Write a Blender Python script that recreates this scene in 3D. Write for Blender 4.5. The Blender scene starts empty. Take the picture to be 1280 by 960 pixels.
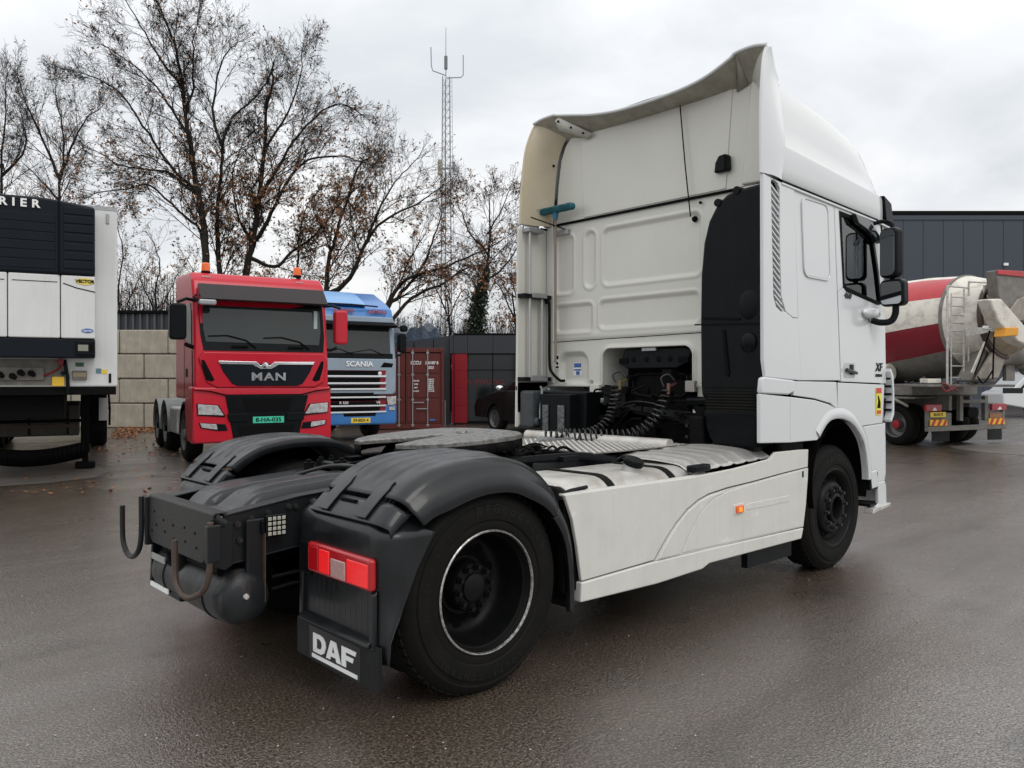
import bpy, math, random
import numpy as np
from mathutils import Vector, Matrix, Euler
R = math.radians
scene = bpy.context.scene
COL = scene.collection
random.seed(7)

# ------------------------------------------------------------ camera
CAM = (-2.557, -4.176, 1.549); YAW = .826
cd = bpy.data.cameras.new('camera'); cam = bpy.data.objects.new('camera', cd); COL.objects.link(cam)
cam.location = CAM; cam.rotation_euler = (math.pi/2 - .004, 0, YAW - math.pi/2)
cd.sensor_width = 36; cd.lens = 987.73/1280*36; cd.clip_start = .05; cd.clip_end = 2000
scene.camera = cam

# ------------------------------------------------------------ world and sun (overcast)
SUN_EL, SUN_AZ = R(48), R(262)            # azimuth measured ccw from +X, where the light comes from
w = bpy.data.worlds.new('World'); scene.world = w; w.use_nodes = True
nt = w.node_tree; nt.nodes.clear()
def wn(t, **k):
    n = nt.nodes.new(t)
    for a, b in k.items(): setattr(n, a, b)
    return n
L = nt.links.new
out = wn('ShaderNodeOutputWorld'); bg = wn('ShaderNodeBackground'); bg.inputs[1].default_value = .1
sky = wn('ShaderNodeTexSky', sky_type='NISHITA', sun_disc=False); sky.sun_elevation = SUN_EL; sky.sun_rotation = R(90) - SUN_AZ
geo = wn('ShaderNodeTexCoord'); sep = wn('ShaderNodeSeparateXYZ'); L(geo.outputs['Generated'], sep.inputs[0])
mz = wn('ShaderNodeMath', operation='MAXIMUM'); L(sep.outputs[2], mz.inputs[0]); mz.inputs[1].default_value = 0
az = wn('ShaderNodeMath', operation='ADD'); L(mz.outputs[0], az.inputs[0]); az.inputs[1].default_value = .22
dx = wn('ShaderNodeMath', operation='DIVIDE'); L(sep.outputs[0], dx.inputs[0]); L(az.outputs[0], dx.inputs[1])
dy = wn('ShaderNodeMath', operation='DIVIDE'); L(sep.outputs[1], dy.inputs[0]); L(az.outputs[0], dy.inputs[1])
cb = wn('ShaderNodeCombineXYZ'); L(dx.outputs[0], cb.inputs[0]); L(dy.outputs[0], cb.inputs[1])
n1 = wn('ShaderNodeTexNoise'); n1.inputs['Scale'].default_value = 1.15; n1.inputs['Detail'].default_value = 7; n1.inputs['Roughness'].default_value = .52; n1.inputs['Distortion'].default_value = .35
L(cb.outputs[0], n1.inputs['Vector'])
cr = wn('ShaderNodeValToRGB'); L(n1.outputs['Fac'], cr.inputs[0])
cr.color_ramp.elements[0].position = .34; cr.color_ramp.elements[0].color = (5.6, 5.85, 6.1, 1)
cr.color_ramp.elements[1].position = .6; cr.color_ramp.elements[1].color = (8.3, 8.25, 8.15, 1)
e = cr.color_ramp.elements.new(.48); e.color = (7.1, 7.2, 7.35, 1)
gz = wn('ShaderNodeMapRange'); L(mz.outputs[0], gz.inputs[0]); gz.inputs[1].default_value = .0; gz.inputs[2].default_value = 1; gz.inputs[3].default_value = .95; gz.inputs[4].default_value = 1.75
mu = wn('ShaderNodeVectorMath', operation='SCALE'); L(cr.outputs[0], mu.inputs[0]); L(gz.outputs[0], mu.inputs['Scale'])
mx = wn('ShaderNodeMix', data_type='RGBA'); mx.inputs[0].default_value = .94; L(sky.outputs[0], mx.inputs[6]); L(mu.outputs[0], mx.inputs[7])
L(mx.outputs[2], bg.inputs[0]); L(bg.outputs[0], out.inputs[0])
sl = bpy.data.lights.new('sun', 'SUN'); so = bpy.data.objects.new('sun', sl); COL.objects.link(so)
sl.energy = .75; sl.angle = R(28); sl.color = (1, .97, .93)
sd = Vector((math.cos(SUN_EL)*math.cos(SUN_AZ), math.cos(SUN_EL)*math.sin(SUN_AZ), math.sin(SUN_EL)))
so.rotation_euler = sd.to_track_quat('Z', 'Y').to_euler(); so.location = (0, 0, 30)
vs = scene.view_settings; vs.view_transform = 'Standard'; vs.look = 'None'; vs.exposure = .22; vs.gamma = 1; vs.use_curve_mapping = False
scene.cycles.max_bounces = 6; scene.cycles.diffuse_bounces = 3; scene.cycles.glossy_bounces = 3; scene.cycles.transmission_bounces = 5
scene.cycles.transparent_max_bounces = 6; scene.cycles.use_denoising = True; scene.cycles.sample_clamp_indirect = 4

# ------------------------------------------------------------ materials
MATS = {}
def mat(name, col, rough=.5, metal=0, coat=0, var=0, vscale=4, vcol=None, bump=0, bscale=60, bdist=.01, streak=0, scol=(.12,.1,.08),
        spec=.5, emit=None, estr=0, rvar=0, trans=0, vlo=.35, vhi=.7, alpha=1, smear=0):
    if name in MATS: return MATS[name]
    m = bpy.data.materials.new(name); m.use_nodes = True; t = m.node_tree; b = t.nodes['Principled BSDF']; K = t.links.new
    def nn(ty, **k):
        n = t.nodes.new(ty)
        for a, c in k.items(): setattr(n, a, c)
        return n
    b.inputs['Base Color'].default_value = (*col, 1); b.inputs['Roughness'].default_value = rough
    b.inputs['Metallic'].default_value = metal; b.inputs['Coat Weight'].default_value = coat; b.inputs['Coat Roughness'].default_value = .12
    b.inputs['Specular IOR Level'].default_value = spec; b.inputs['Transmission Weight'].default_value = trans; b.inputs['Alpha'].default_value = alpha
    if emit: b.inputs['Emission Color'].default_value = (*emit, 1); b.inputs['Emission Strength'].default_value = estr
    tc = nn('ShaderNodeTexCoord'); last = None
    if var:
        no = nn('ShaderNodeTexNoise'); no.inputs['Scale'].default_value = vscale; no.inputs['Detail'].default_value = 6; no.inputs['Roughness'].default_value = .62
        K(tc.outputs['Object'], no.inputs['Vector'])
        mr = nn('ShaderNodeMapRange'); K(no.outputs['Fac'], mr.inputs[0]); mr.inputs[1].default_value = vlo; mr.inputs[2].default_value = vhi; mr.inputs[4].default_value = var
        mi = nn('ShaderNodeMix', data_type='RGBA'); K(mr.outputs[0], mi.inputs[0]); mi.inputs[6].default_value = (*col, 1)
        mi.inputs[7].default_value = (*(vcol or tuple(c*.5 for c in col)), 1); last = mi.outputs[2]
        if rvar:
            rr = nn('ShaderNodeMapRange'); K(no.outputs['Fac'], rr.inputs[0]); rr.inputs[1].default_value = .3; rr.inputs[2].default_value = .7
            rr.inputs[3].default_value = max(.03, rough-rvar); rr.inputs[4].default_value = min(1, rough+rvar); K(rr.outputs[0], b.inputs['Roughness'])
    if streak:
        mp = nn('ShaderNodeMapping'); mp.inputs['Scale'].default_value = (22, 22, 1.3); K(tc.outputs['Object'], mp.inputs[0])
        no = nn('ShaderNodeTexNoise'); no.inputs['Scale'].default_value = 1; no.inputs['Detail'].default_value = 5; K(mp.outputs[0], no.inputs['Vector'])
        mr = nn('ShaderNodeMapRange'); K(no.outputs['Fac'], mr.inputs[0]); mr.inputs[1].default_value = .5; mr.inputs[2].default_value = .78; mr.inputs[4].default_value = streak
        mi = nn('ShaderNodeMix', data_type='RGBA'); K(mr.outputs[0], mi.inputs[0]); mi.inputs[7].default_value = (*scol, 1)
        if last: K(last, mi.inputs[6])
        else: mi.inputs[6].default_value = (*col, 1)
        last = mi.outputs[2]
    if smear:
        mp = nn('ShaderNodeMapping'); mp.inputs['Scale'].default_value = (3, 3, 5); mp.inputs['Rotation'].default_value = (0, .5, 0); K(tc.outputs['Object'], mp.inputs[0])
        no = nn('ShaderNodeTexNoise'); no.inputs['Scale'].default_value = 1.6; no.inputs['Detail'].default_value = 9; no.inputs['Roughness'].default_value = .75; K(mp.outputs[0], no.inputs['Vector'])
        mr = nn('ShaderNodeMapRange'); K(no.outputs['Fac'], mr.inputs[0]); mr.inputs[1].default_value = .60; mr.inputs[2].default_value = .68; mr.inputs[4].default_value = smear
        mi = nn('ShaderNodeMix', data_type='RGBA'); K(mr.outputs[0], mi.inputs[0]); mi.inputs[7].default_value = (.80,.79,.76,1); K(last, mi.inputs[6]); last = mi.outputs[2]
    if last: K(last, b.inputs['Base Color'])
    if bump:
        no = nn('ShaderNodeTexNoise'); no.inputs['Scale'].default_value = bscale; no.inputs['Detail'].default_value = 4; K(tc.outputs['Object'], no.inputs['Vector'])
        bu = nn('ShaderNodeBump'); bu.inputs['Strength'].default_value = bump; bu.inputs['Distance'].default_value = bdist
        K(no.outputs['Fac'], bu.inputs['Height']); K(bu.outputs[0], b.inputs['Normal'])
    MATS[name] = m; return m
WHITE = mat('white_paint', (.61,.605,.555), .34, coat=.3, var=.45, vscale=1.6, vcol=(.53,.52,.465), streak=.04, scol=(.42,.38,.31), bump=.04, bscale=5, bdist=.02)
WHITEC = mat('white_paint_clean', (.62,.635,.64), .2, coat=.7, var=.25, vscale=1.5, vcol=(.55,.56,.57), streak=.0, scol=(.5,.47,.42), bump=.04, bscale=3, bdist=.02)
SKIRT = mat('white_skirt_paint', (.60,.595,.55), .33, coat=.3, var=.5, vscale=3.5, vcol=(.50,.49,.45), streak=.16, scol=(.38,.35,.29), smear=.55, bump=.05, bscale=6, bdist=.02, vlo=.45, vhi=.75)
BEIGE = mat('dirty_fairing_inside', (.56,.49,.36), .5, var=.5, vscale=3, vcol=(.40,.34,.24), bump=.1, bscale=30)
UNDER = mat('shaded_fairing_underside', (.40,.38,.32), .55, var=.7, vscale=6, vcol=(.22,.2,.165), bump=.1, bscale=40, streak=.3)  # fairing beige darkened: the shade under the spoiler is in the colour
BLACKP = mat('black_plastic', (.003,.0042,.0052), .34, spec=.12, var=.6, vscale=5, vcol=(.007,.0085,.0095), streak=.25, scol=(.011,.012,.0125), bump=.08, bscale=160, bdist=.003)
FEND = mat('wet_fender_plastic', (.006,.0072,.0085), .38, coat=.3, spec=.30, var=.6, vscale=7, vcol=(.013,.0145,.0165), streak=.3, scol=(.006,.006,.007), bump=.12, bscale=120, bdist=.003, rvar=.12)
FRAME = mat('chassis_grey', (.011,.0135,.0155), .38, spec=.28, var=.6, vscale=8, vcol=(.008,.0075,.007), streak=.35, scol=(.02,.018,.016), bump=.1, bscale=60, bdist=.004, rvar=.12)
DARK = mat('dark_grime', (.003,.003,.0033), .6, spec=.08, var=.6, vscale=12, vcol=(.008,.0075,.007), bump=.3, bscale=50, bdist=.01)
RUST = mat('worn_brown_steel', (.045,.034,.028), .6, var=.8, vscale=25, vcol=(.09,.05,.032), bump=.3, bscale=90, bdist=.004)
RUBBER = mat('tyre_rubber', (.005,.0047,.0044), .68, spec=.13, var=.6, vscale=6, vcol=(.0105,.0095,.008), bump=.12, bscale=80, bdist=.003)
RIMD = mat('dark_rim', (.004,.0045,.005), .42, spec=.14, metal=.05, var=.5, vscale=14, vcol=(.012,.0105,.009), bump=.1)
RIMB = mat('bright_rim_edge', (.55,.54,.52), .3, metal=.9, var=.8, vscale=40, vcol=(.09,.08,.07), bump=.2)
ALU = mat('dull_aluminium', (.58,.57,.55), .42, metal=.55, var=.6, vscale=5, vcol=(.36,.34,.31), streak=.3, scol=(.2,.18,.15), bump=.12, bscale=40, bdist=.006, rvar=.15)
ALUB = mat('bright_aluminium', (.64,.63,.60), .36, metal=.35, var=.9, vscale=5, vcol=(.36,.33,.29), bump=.08, bscale=30)
CHEQ = mat('chequer_plate', (.36,.35,.33), .38, metal=.6, var=.7, vscale=9, vcol=(.16,.145,.12), bump=.2, bscale=70)
STEEL = mat('galvanised_steel', (.36,.37,.38), .42, metal=.6, var=.5, vscale=12, vcol=(.22,.22,.22))
CHROME = mat('chrome', (.75,.76,.78), .1, metal=1)
MIRROR = mat('mirror_glass', (.55,.58,.6), .03, metal=1)
GLASS = mat('dark_window_glass', (.015,.02,.022), .05, coat=.6, var=.3, vscale=2, vcol=(.03,.035,.036))
REDL = mat('red_lens', (.30,.004,.008), .18, coat=.4, bump=.4, bscale=140, bdist=.003, emit=(1,.01,.02), estr=.06)
REDLIT = mat('red_lens_lit', (.35,.006,.008), .18, coat=.4, var=.9, vscale=70, vcol=(.12,.002,.003), bump=.5, bscale=120, bdist=.004, emit=(1,.018,.02), estr=.5)
CLEARL = mat('clear_lens', (.50,.33,.31), .2, coat=.6, var=.6, vscale=40, vcol=(.34,.16,.16))
ORANGE = mat('orange_lens', (.9,.22,.01), .2, coat=.5, emit=(1,.25,.02), estr=.7)
ORAND = mat('orange_lens_edge', (.6,.1,.01), .2, coat=.5, emit=(1,.15,.01), estr=.15)
TEAL = mat('teal_bristle', (.008,.14,.17), .55, var=.6, vscale=60, vcol=(.01,.06,.08), bump=.4, bscale=150)
WOOD = mat('weathered_wood', (.26,.20,.16), .65, var=.7, vscale=9, vcol=(.16,.12,.1), streak=.3)
LETTER = mat('letter_white', (.78,.79,.78), .5)
GREASE = mat('greased_steel_plate', (.25,.245,.235), .42, metal=.55, var=.9, vscale=22, vcol=(.07,.066,.06), bump=.5, bscale=45, bdist=.01, rvar=.2)
BLUEST = mat('blue_sticker', (.05,.12,.36), .4)
GAP = mat('panel_gap', (.003,.003,.0035), .7, spec=.1)

# ------------------------------------------------------------ mesh helpers
class MB:
    def __init__(s): s.v = []; s.f = []
    def add(s, vs, fs):
        o = len(s.v); s.v += [tuple(p) for p in vs]; s.f += [tuple(i+o for i in f) for f in fs]; return s
    def box(s, x0, x1, y0, y1, z0, z1, M=None):
        vs = [Vector((x, y, z)) for x in (x0, x1) for y in (y0, y1) for z in (z0, z1)]
        if M is not None: vs = [M @ p for p in vs]
        return s.add(vs, [(0,1,3,2),(4,6,7,5),(0,4,5,1),(2,3,7,6),(0,2,6,4),(1,5,7,3)])
    def prism(s, pts, ax, a0, a1, M=None):
        """extrude a 2D outline along axis ax; outline is in the two remaining axes in order"""
        n = len(pts)
        def P(p, a):
            q = {'x': (a, p[0], p[1]), 'y': (p[0], a, p[1]), 'z': (p[0], p[1], a)}[ax]
            q = Vector(q); return M @ q if M is not None else q
        vs = [P(p, a0) for p in pts] + [P(p, a1) for p in pts]
        ar = sum(pts[i][0]*pts[(i+1)%n][1] - pts[(i+1)%n][0]*pts[i][1] for i in range(n))
        if ax == 'y': ar = -ar
        if a1 < a0: ar = -ar
        f = [tuple(range(n-1, -1, -1)), tuple(range(n, 2*n))] + [(i, (i+1) % n, n+(i+1) % n, n+i) for i in range(n)]
        if ar < 0: f = [tuple(reversed(q)) for q in f]
        return s.add(vs, f)
    def cyl(s, p0, p1, r0, r1=None, n=16, caps=True):
        r1 = r0 if r1 is None else r1
        p0 = Vector(p0); p1 = Vector(p1); d = (p1-p0).normalized()
        a = d.orthogonal().normalized(); b = d.cross(a)
        vs = []
        for p, r in ((p0, r0), (p1, r1)):
            for i in range(n):
                t = 2*math.pi*i/n; vs.append(p + (a*math.cos(t) + b*math.sin(t))*r)
        f = [(i, (i+1) % n, n+(i+1) % n, n+i) for i in range(n)]
        if caps: f += [tuple(range(n-1, -1, -1)), tuple(range(n, 2*n))]
        return s.add(vs, f)
    def lathe(s, prof, o, ax, n=32, a0=0, a1=360):
        """prof: (radius, height along ax)"""
        o = Vector(o); d = Vector(ax).normalized(); a = (Vector((0,0,1)) if abs(d.z) < .9 else Vector((1,0,0))); a = (a - d*a.dot(d)).normalized(); b = d.cross(a)
        full = abs(a1-a0-360) < 1e-6; m = n if full else n+1; vs = []
        for i in range(m):
            t = R(a0 + (a1-a0)*i/n)
            for r, h in prof: vs.append(o + d*h + (a*math.cos(t) + b*math.sin(t))*r)
        k = len(prof); f = []
        for i in range(n):
            j = (i+1) % m
            for q in range(k-1): f.append((i*k+q, j*k+q, j*k+q+1, i*k+q+1))
        return s.add(vs, f)
    def tube(s, pts, r, n=8, caps=True, closed=False):
        pts = [Vector(p) for p in pts]; m = len(pts); vs = []; prev = None
        for i, p in enumerate(pts):
            if closed: d = (pts[(i+1) % m]-pts[i-1])
            else: d = (pts[min(i+1, m-1)]-pts[max(i-1, 0)])
            d = d.normalized()
            a = prev - d*prev.dot(d) if prev is not None else d.orthogonal()
            if a.length < 1e-5: a = d.orthogonal()
            a.normalize(); prev = a; b = d.cross(a); rr = r[i] if isinstance(r, (list, tuple)) else r
            for k in range(n): t = 2*math.pi*k/n; vs.append(p + (a*math.cos(t)+b*math.sin(t))*rr)
        f = []
        for i in range(m if closed else m-1):
            j = (i+1) % m
            for k in range(n): f.append((i*n+k, i*n+(k+1) % n, j*n+(k+1) % n, j*n+k))
        if caps and not closed: f += [tuple(range(n-1, -1, -1)), tuple((m-1)*n+k for k in range(n))]
        return s.add(vs, f)
    def grid(s, fn, nu, nv, skip=None, flip=False):
        vs = [fn(i/nu, j/nv) for i in range(nu+1) for j in range(nv+1)]; f = []
        for i in range(nu):
            for j in range(nv):
                if skip and skip((i+.5)/nu, (j+.5)/nv): continue
                q = (i*(nv+1)+j, (i+1)*(nv+1)+j, (i+1)*(nv+1)+j+1, i*(nv+1)+j+1)
                f.append(tuple(reversed(q)) if flip else q)
        return s.add(vs, f)
    def ball(s, c, r, n=12, sx=1, sy=1, sz=1):
        prof = [(max(1e-4, math.sin(math.pi*i/n))*r, -math.cos(math.pi*i/n)*r) for i in range(n+1)]
        m = MB().lathe(prof, (0,0,0), (0,0,1), n*2)
        return s.add([(c[0]+p[0]*sx, c[1]+p[1]*sy, c[2]+p[2]*sz) for p in m.v], m.f)
    def build(s, name, m, parent=None, bevel=0, seg=2, ang=35, smooth=True, label=None, solid=0, recalc=False, kind=None):
        me = bpy.data.meshes.new(name); me.from_pydata([tuple(p) for p in s.v], [], s.f); me.update()
        if recalc:
            import bmesh
            b = bmesh.new(); b.from_mesh(me); bmesh.ops.remove_doubles(b, verts=b.verts, dist=1e-5); bmesh.ops.recalc_face_normals(b, faces=b.faces); b.to_mesh(me); b.free()
        me.materials.append(m)
        if smooth:
            me.shade_smooth(); me.set_sharp_from_angle(angle=R(ang))
        o = bpy.data.objects.new(name, me); COL.objects.link(o)
        if parent: o.parent = parent
        if solid:
            q = o.modifiers.new('solid', 'SOLIDIFY'); q.thickness = solid; q.offset = -1
        if bevel:
            q = o.modifiers.new('bevel', 'BEVEL'); q.width = bevel; q.segments = seg; q.limit_method = 'ANGLE'; q.angle_limit = R(32); q.harden_normals = smooth
        if label: o['label'] = label
        if kind: o['kind'] = kind
        return o
def rrect(x0, x1, y0, y1, r, n=5):
    p = []
    for cx, cy, a in ((x1-r, y1-r, 0), (x0+r, y1-r, 90), (x0+r, y0+r, 180), (x1-r, y0+r, 270)):
        for i in range(n+1): t = R(a+90*i/n); p.append((cx+r*math.cos(t), cy+r*math.sin(t)))
    return p
def spline(pts, k=6):
    """Catmull-Rom through 2D/3D points"""
    P = [Vector(p) for p in pts]; P = [P[0]*2-P[1]] + P + [P[-1]*2-P[-2]]; o = []
    for i in range(1, len(P)-2):
        for j in range(k):
            t = j/k; a, b, c, d = P[i-1], P[i], P[i+1], P[i+2]
            o.append(.5*((2*b) + (c-a)*t + (2*a-5*b+4*c-d)*t*t + (3*b-a-3*c+d)*t**3))
    o.append(P[-2]); return o
def lerp(tab, x):
    if x <= tab[0][0]: return tab[0][1]
    for (a, b), (c, d) in zip(tab, tab[1:]):
        if x <= c: return b + (d-b)*(x-a)/(c-a)
    return tab[-1][1]
def empty(name, loc, rz=0, label=None, cat=None, group=None, parent=None):
    o = bpy.data.objects.new(name, None); COL.objects.link(o); o.location = loc; o.rotation_euler = (0, 0, rz); o.empty_display_size = .3
    if parent: o.parent = parent
    tag(o, label, cat, group); return o
def tag(o, label=None, cat=None, group=None, kind=None):
    if label: o['label'] = label
    if cat: o['category'] = cat
    if group: o['group'] = group
    if kind: o['kind'] = kind
    return o
def copy_tree(o, parent=None):
    c = o.copy(); COL.objects.link(c); c.parent = parent
    for ch in list(o.children): copy_tree(ch, c)
    return c
def dup(o, loc=None, parent='same'):
    c = o.copy(); COL.objects.link(c)
    if parent != 'same': c.parent = parent
    if loc is not None: c.location = loc
    return c
FACE_BACK = (math.pi/2, 0, -math.pi/2)    # lettering read from behind (looking along +x)
FACE_SIDE = (math.pi/2, 0, 0)             # lettering read looking along +y
def text(name, s, size, m, parent, loc, rot=FACE_SIDE, ext=.002, off=0, sx=1, align='CENTER', shear=0, label=None, space=1):
    c = bpy.data.curves.new(name, 'FONT'); c.body = s; c.size = size; c.extrude = ext; c.offset = off; c.align_x = align; c.align_y = 'CENTER'
    c.shear = shear; c.space_character = space; c.resolution_u = 4; c.materials.append(m)
    q = bpy.data.objects.new(name, c); COL.objects.link(q); me = bpy.data.meshes.new_from_object(q)
    bpy.data.objects.remove(q); bpy.data.curves.remove(c); me.name = name
    o = bpy.data.objects.new(name, me); COL.objects.link(o); o.parent = parent; o.location = loc; o.rotation_euler = rot; o.scale = (sx, 1, 1)
    if label: o['label'] = label
    return o
def C(x, d, z=0):
    """a point x metres to the right of and d metres ahead of the photographer, on the yard"""
    return Vector((CAM[0] + x*math.sin(YAW) + d*math.cos(YAW), CAM[1] - x*math.cos(YAW) + d*math.sin(YAW), z))
def hd(th): return YAW - math.pi/2 + R(th)
# ------------------------------------------------------------ the white tractor unit
T = empty('semi_tractor', (0,0,0), label='white two-axle tractor unit with high roof cab, bare chassis and fifth wheel in the foreground', cat='truck')

def wheel(parent, x, side, front, yo=1.235, letters=True, dual=False):
    W = empty('wheel', (x, side*yo, .507), parent=parent)
    ax = (0, side, 0)
    prof = [(.275,-.05),(.290,-.022),(.306,-.008),(.325,-.002),(.350,-.006),(.357,.001),(.385,.004),(.410,.004),(.430,.001),(.434,-.006),(.452,-.009),(.458,-.006),(.476,-.018),(.490,-.034),(.500,-.048),(.505,-.062)]
    for k in range(4):
        h = -.09-.042*k; prof += [(.507,h+.016),(.507,h),(.494,h-.003),(.494,h-.013),(.507,h-.016)]
    prof += [(.505,-.262),(.490,-.285),(.45,-.308),(.40,-.315),(.33,-.305),(.288,-.27)]
    ty = MB().lathe(prof, (0,0,0), ax, 72).build('tyre', RUBBER, W, ang=28)
    # shoulder blocks
    sb = MB()
    for k in range(60):
        a = 2*math.pi*k/60; c, s = math.cos(a), math.sin(a)
        M = Matrix.Rotation(a, 4, 'Y')
        sb.box(-.018,.018, side*-.075-.022, side*-.075+.022, .497,.5115, M)
    sb.build('tread_block', RUBBER, W, kind='stuff', smooth=False)
    if dual:
        MB().lathe([(p[0], p[1]-.345) for p in prof], (0,0,0), ax, 48).build('tyre', RUBBER, W, ang=28)
    if front:
        rp = [(.316,-.02),(.322,-.004),(.314,0),(.306,-.008),(.296,-.03),(.286,-.06),(.272,-.085),(.255,-.10),(.238,-.095),(.225,-.06),(.214,-.03),(.200,-.012),(.185,-.006),(.150,-.004),(.137,-.010),(.128,-.02),(.118,.012),(.105,.02),(.094,.02),(.088,.0),(.084,-.05),(.0001,-.055)]
        MB().lathe(rp, (0,0,0), ax, 56).build('rim', RIMD, W, ang=40)
        nr, nh, hole, hh = .162, -.006, .215, -.055
    else:
        MB().lathe([(.290,-.03),(.306,-.012),(.3065,-.001),(.302,.004),(.297,.003),(.293,-.006)], (0,0,0), ax, 72).build('rim_edge', RIMB, W, ang=40)
        rp = [(.294,-.006),(.289,-.022),(.283,-.03),(.277,-.06),(.273,-.15),(.267,-.19),(.254,-.215),(.230,-.235),(.2,-.24),(.17,-.225),(.15,-.215),(.149,-.20),(.132,-.198),(.128,-.20),(.126,-.14),(.118,-.128),(.075,-.122),(.07,-.108),(.055,-.10),(.0001,-.098)]
        MB().lathe(rp, (0,0,0), ax, 56).build('rim', RIMD, W, ang=40)
        nr, nh, hole, hh = .103, -.126, .213, -.239
        for k in range(10):
            a = 2*math.pi*k/10
            p = (nr*math.cos(a), side*-.21, nr*1.36*0+nr*math.sin(a))
    hole_m = MB().lathe([(.0001,.004),(.021,.004),(.026,.0045),(.029,.001)], (0,0,0), ax, 14)
    for k in range(8 if front else 10):
        a = 2*math.pi*(k+.4)/(8 if front else 10); p = Vector((hole*math.cos(a), side*hh, hole*math.sin(a)))
        if k == 0: ho = hole_m.build('hand_hole', GAP, W); ho.location = p
        else: dup(ho, p)
    nb = MB().cyl((0,0,0), (0,side*.014,0), .019,.019, 12).cyl((0,side*.014,0), (0,side*.034,0), .0155,.013, 6); nb = nb.build('wheel_nut', STEELD if front else RIMD, W)
    for k in range(10):
        a = 2*math.pi*(k+.2)/10; l = (nr*math.cos(a), side*nh, nr*math.sin(a))
        if k == 0: nb.location = l
        else: dup(nb, l)
    if letters:
        rot0 = (math.pi/2, 0, 0) if side < 0 else (math.pi/2, 0, math.pi)
        for s, a0, r, step, sz in (('BFGoodrich', 100, .408, 8.2, .062), ('ROUTE CONTROL', 300, .408, 6.4, .038), ('315/70 R 22.5', 190, .39, 5.0, .03)):
            for i, ch in enumerate(s):
                if ch == ' ': continue
                a = a0 - i*step if s != 'ROUTE CONTROL' else a0 - i*step
                t = text('letter', ch, sz, RUBL, W, (r*math.cos(R(a)), side*.0045, r*math.sin(R(a))), rot0, .0012, .0006)
                t.rotation_euler = (Matrix.Rotation(-R(a-90), 4, 'Y') @ Euler(rot0).to_matrix().to_4x4()).to_euler()
    return W
STEELD = mat('dirty_wheel_nut', (.05,.05,.05), .35, metal=.6, var=.5, vscale=40)
RUBL = mat('tyre_lettering', (.010,.0097,.0093), .55, spec=.2)
wheel(T, 0, -1, False, dual=True)
wheel(T, 3.8, -1, True, yo=1.2)
wheel(T, 0, 1, False, letters=False, dual=True)
wheel(T, 3.8, 1, True, yo=1.2, letters=False)

# --- chassis
railtop = [(-1.03,.895),(-.6,.955),(.3,1.02),(3.9,1.0)]
def ztop(x): return lerp(railtop, x)
xs = [-1.0,-.6,-.2,.3,1.2,2.2,3.3,4.4]
for s in (-1, 1):
    m = MB(); hh = [ .245,.26,.27,.27,.27,.27,.27,.27]
    m.prism([(x, ztop(x)) for x in xs] + [(x, ztop(x)-h) for x, h in reversed(list(zip(xs, hh)))], 'y', s*.43, s*.42)
    m.prism([(x, ztop(x)+.002) for x in xs] + [(x, ztop(x)-.008) for x in reversed(xs)], 'y', s*.437, s*.35)
    m.prism([(x, ztop(x)-h+.008) for x, h in zip(xs, hh)] + [(x, ztop(x)-h-.002) for x, h in reversed(list(zip(xs, hh)))], 'y', s*.437, s*.35)
    r = m.build('frame_rail', FRAME, T, bevel=.004)
b = MB().cyl((0,.004,0),(0,-.012,0), .017,.016, 12).cyl((0,-.012,0),(0,-.022,0), .010,.009, 8).build('rail_bolt', STEELD, T)
first = True
for x, dz in ((-.93,-.06),(-.86,-.05),(-.77,-.045),(-.62,-.05),(-.92,-.14),(-.66,-.04),(-.5,-.06),(-.38,-.07),(-.3,-.13),(-.45,-.15)):
    l = (x, -.432, ztop(x)+dz)
    if first: b.location = l; first = False
    else: dup(b, l)
# rear cross member with rolled top and side cheeks
cm = MB().prism([(-.45,.905),(.45,.905),(.45,.69),(.40,.655),(-.3,.655),(-.34,.675),(-.45,.675)], 'x', -1.055, -1.04)
cm.tube([(-1.04,-.45,.903),(-1.04,.45,.903)], .016, 10)
cm.prism([(-1.05,.917),(-.98,.917),(-.98,.909),(-1.05,.909)], 'y', -.445, .445)
cm.prism([(-1.05,.66),(-.9,.66),(-.9,.668),(-1.05,.668)], 'y', -.40, .40)
cm.build('rear_cross_member', mat('end_plate_paint', (.018,.0175,.017), .42, spec=.3, var=.8, vscale=9, vcol=(.011,.009,.007), streak=.6, scol=(.015,.012,.01), bump=.15), T, bevel=.006)
h = MB()
for y, z in ((.36,.83),(.33,.76),(.22,.80),(.2,.74),(.08,.79),(.07,.72),(-.08,.80),(-.09,.73),(-.22,.79),(-.24,.72),(-.36,.80),(.4,.72)):
    h.cyl((-1.0555,y,z),(-1.0575,y,z), .007,.007, 10)
h.build('bolt_holes', GAP, T)
MB().tube([(-1.05,-.445,.895),(-1.02,-.45,.87),(-1.0,-.45,.86)], .022, 12, caps=False).build('rolled_corner', FRAME, T)
MB().box(-1.07,-1.03,.455,.485,.63,.9).build('side_cheek', FRAME, T, bevel=.006)
MB().prism([(-1.06,.86),(-1.0,.88),(-.965,.86),(-.965,.66),(-1.0,.64),(-1.05,.66)], 'y', -.462, -.452).build('side_cheek', FRAME, T, bevel=.003)
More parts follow.
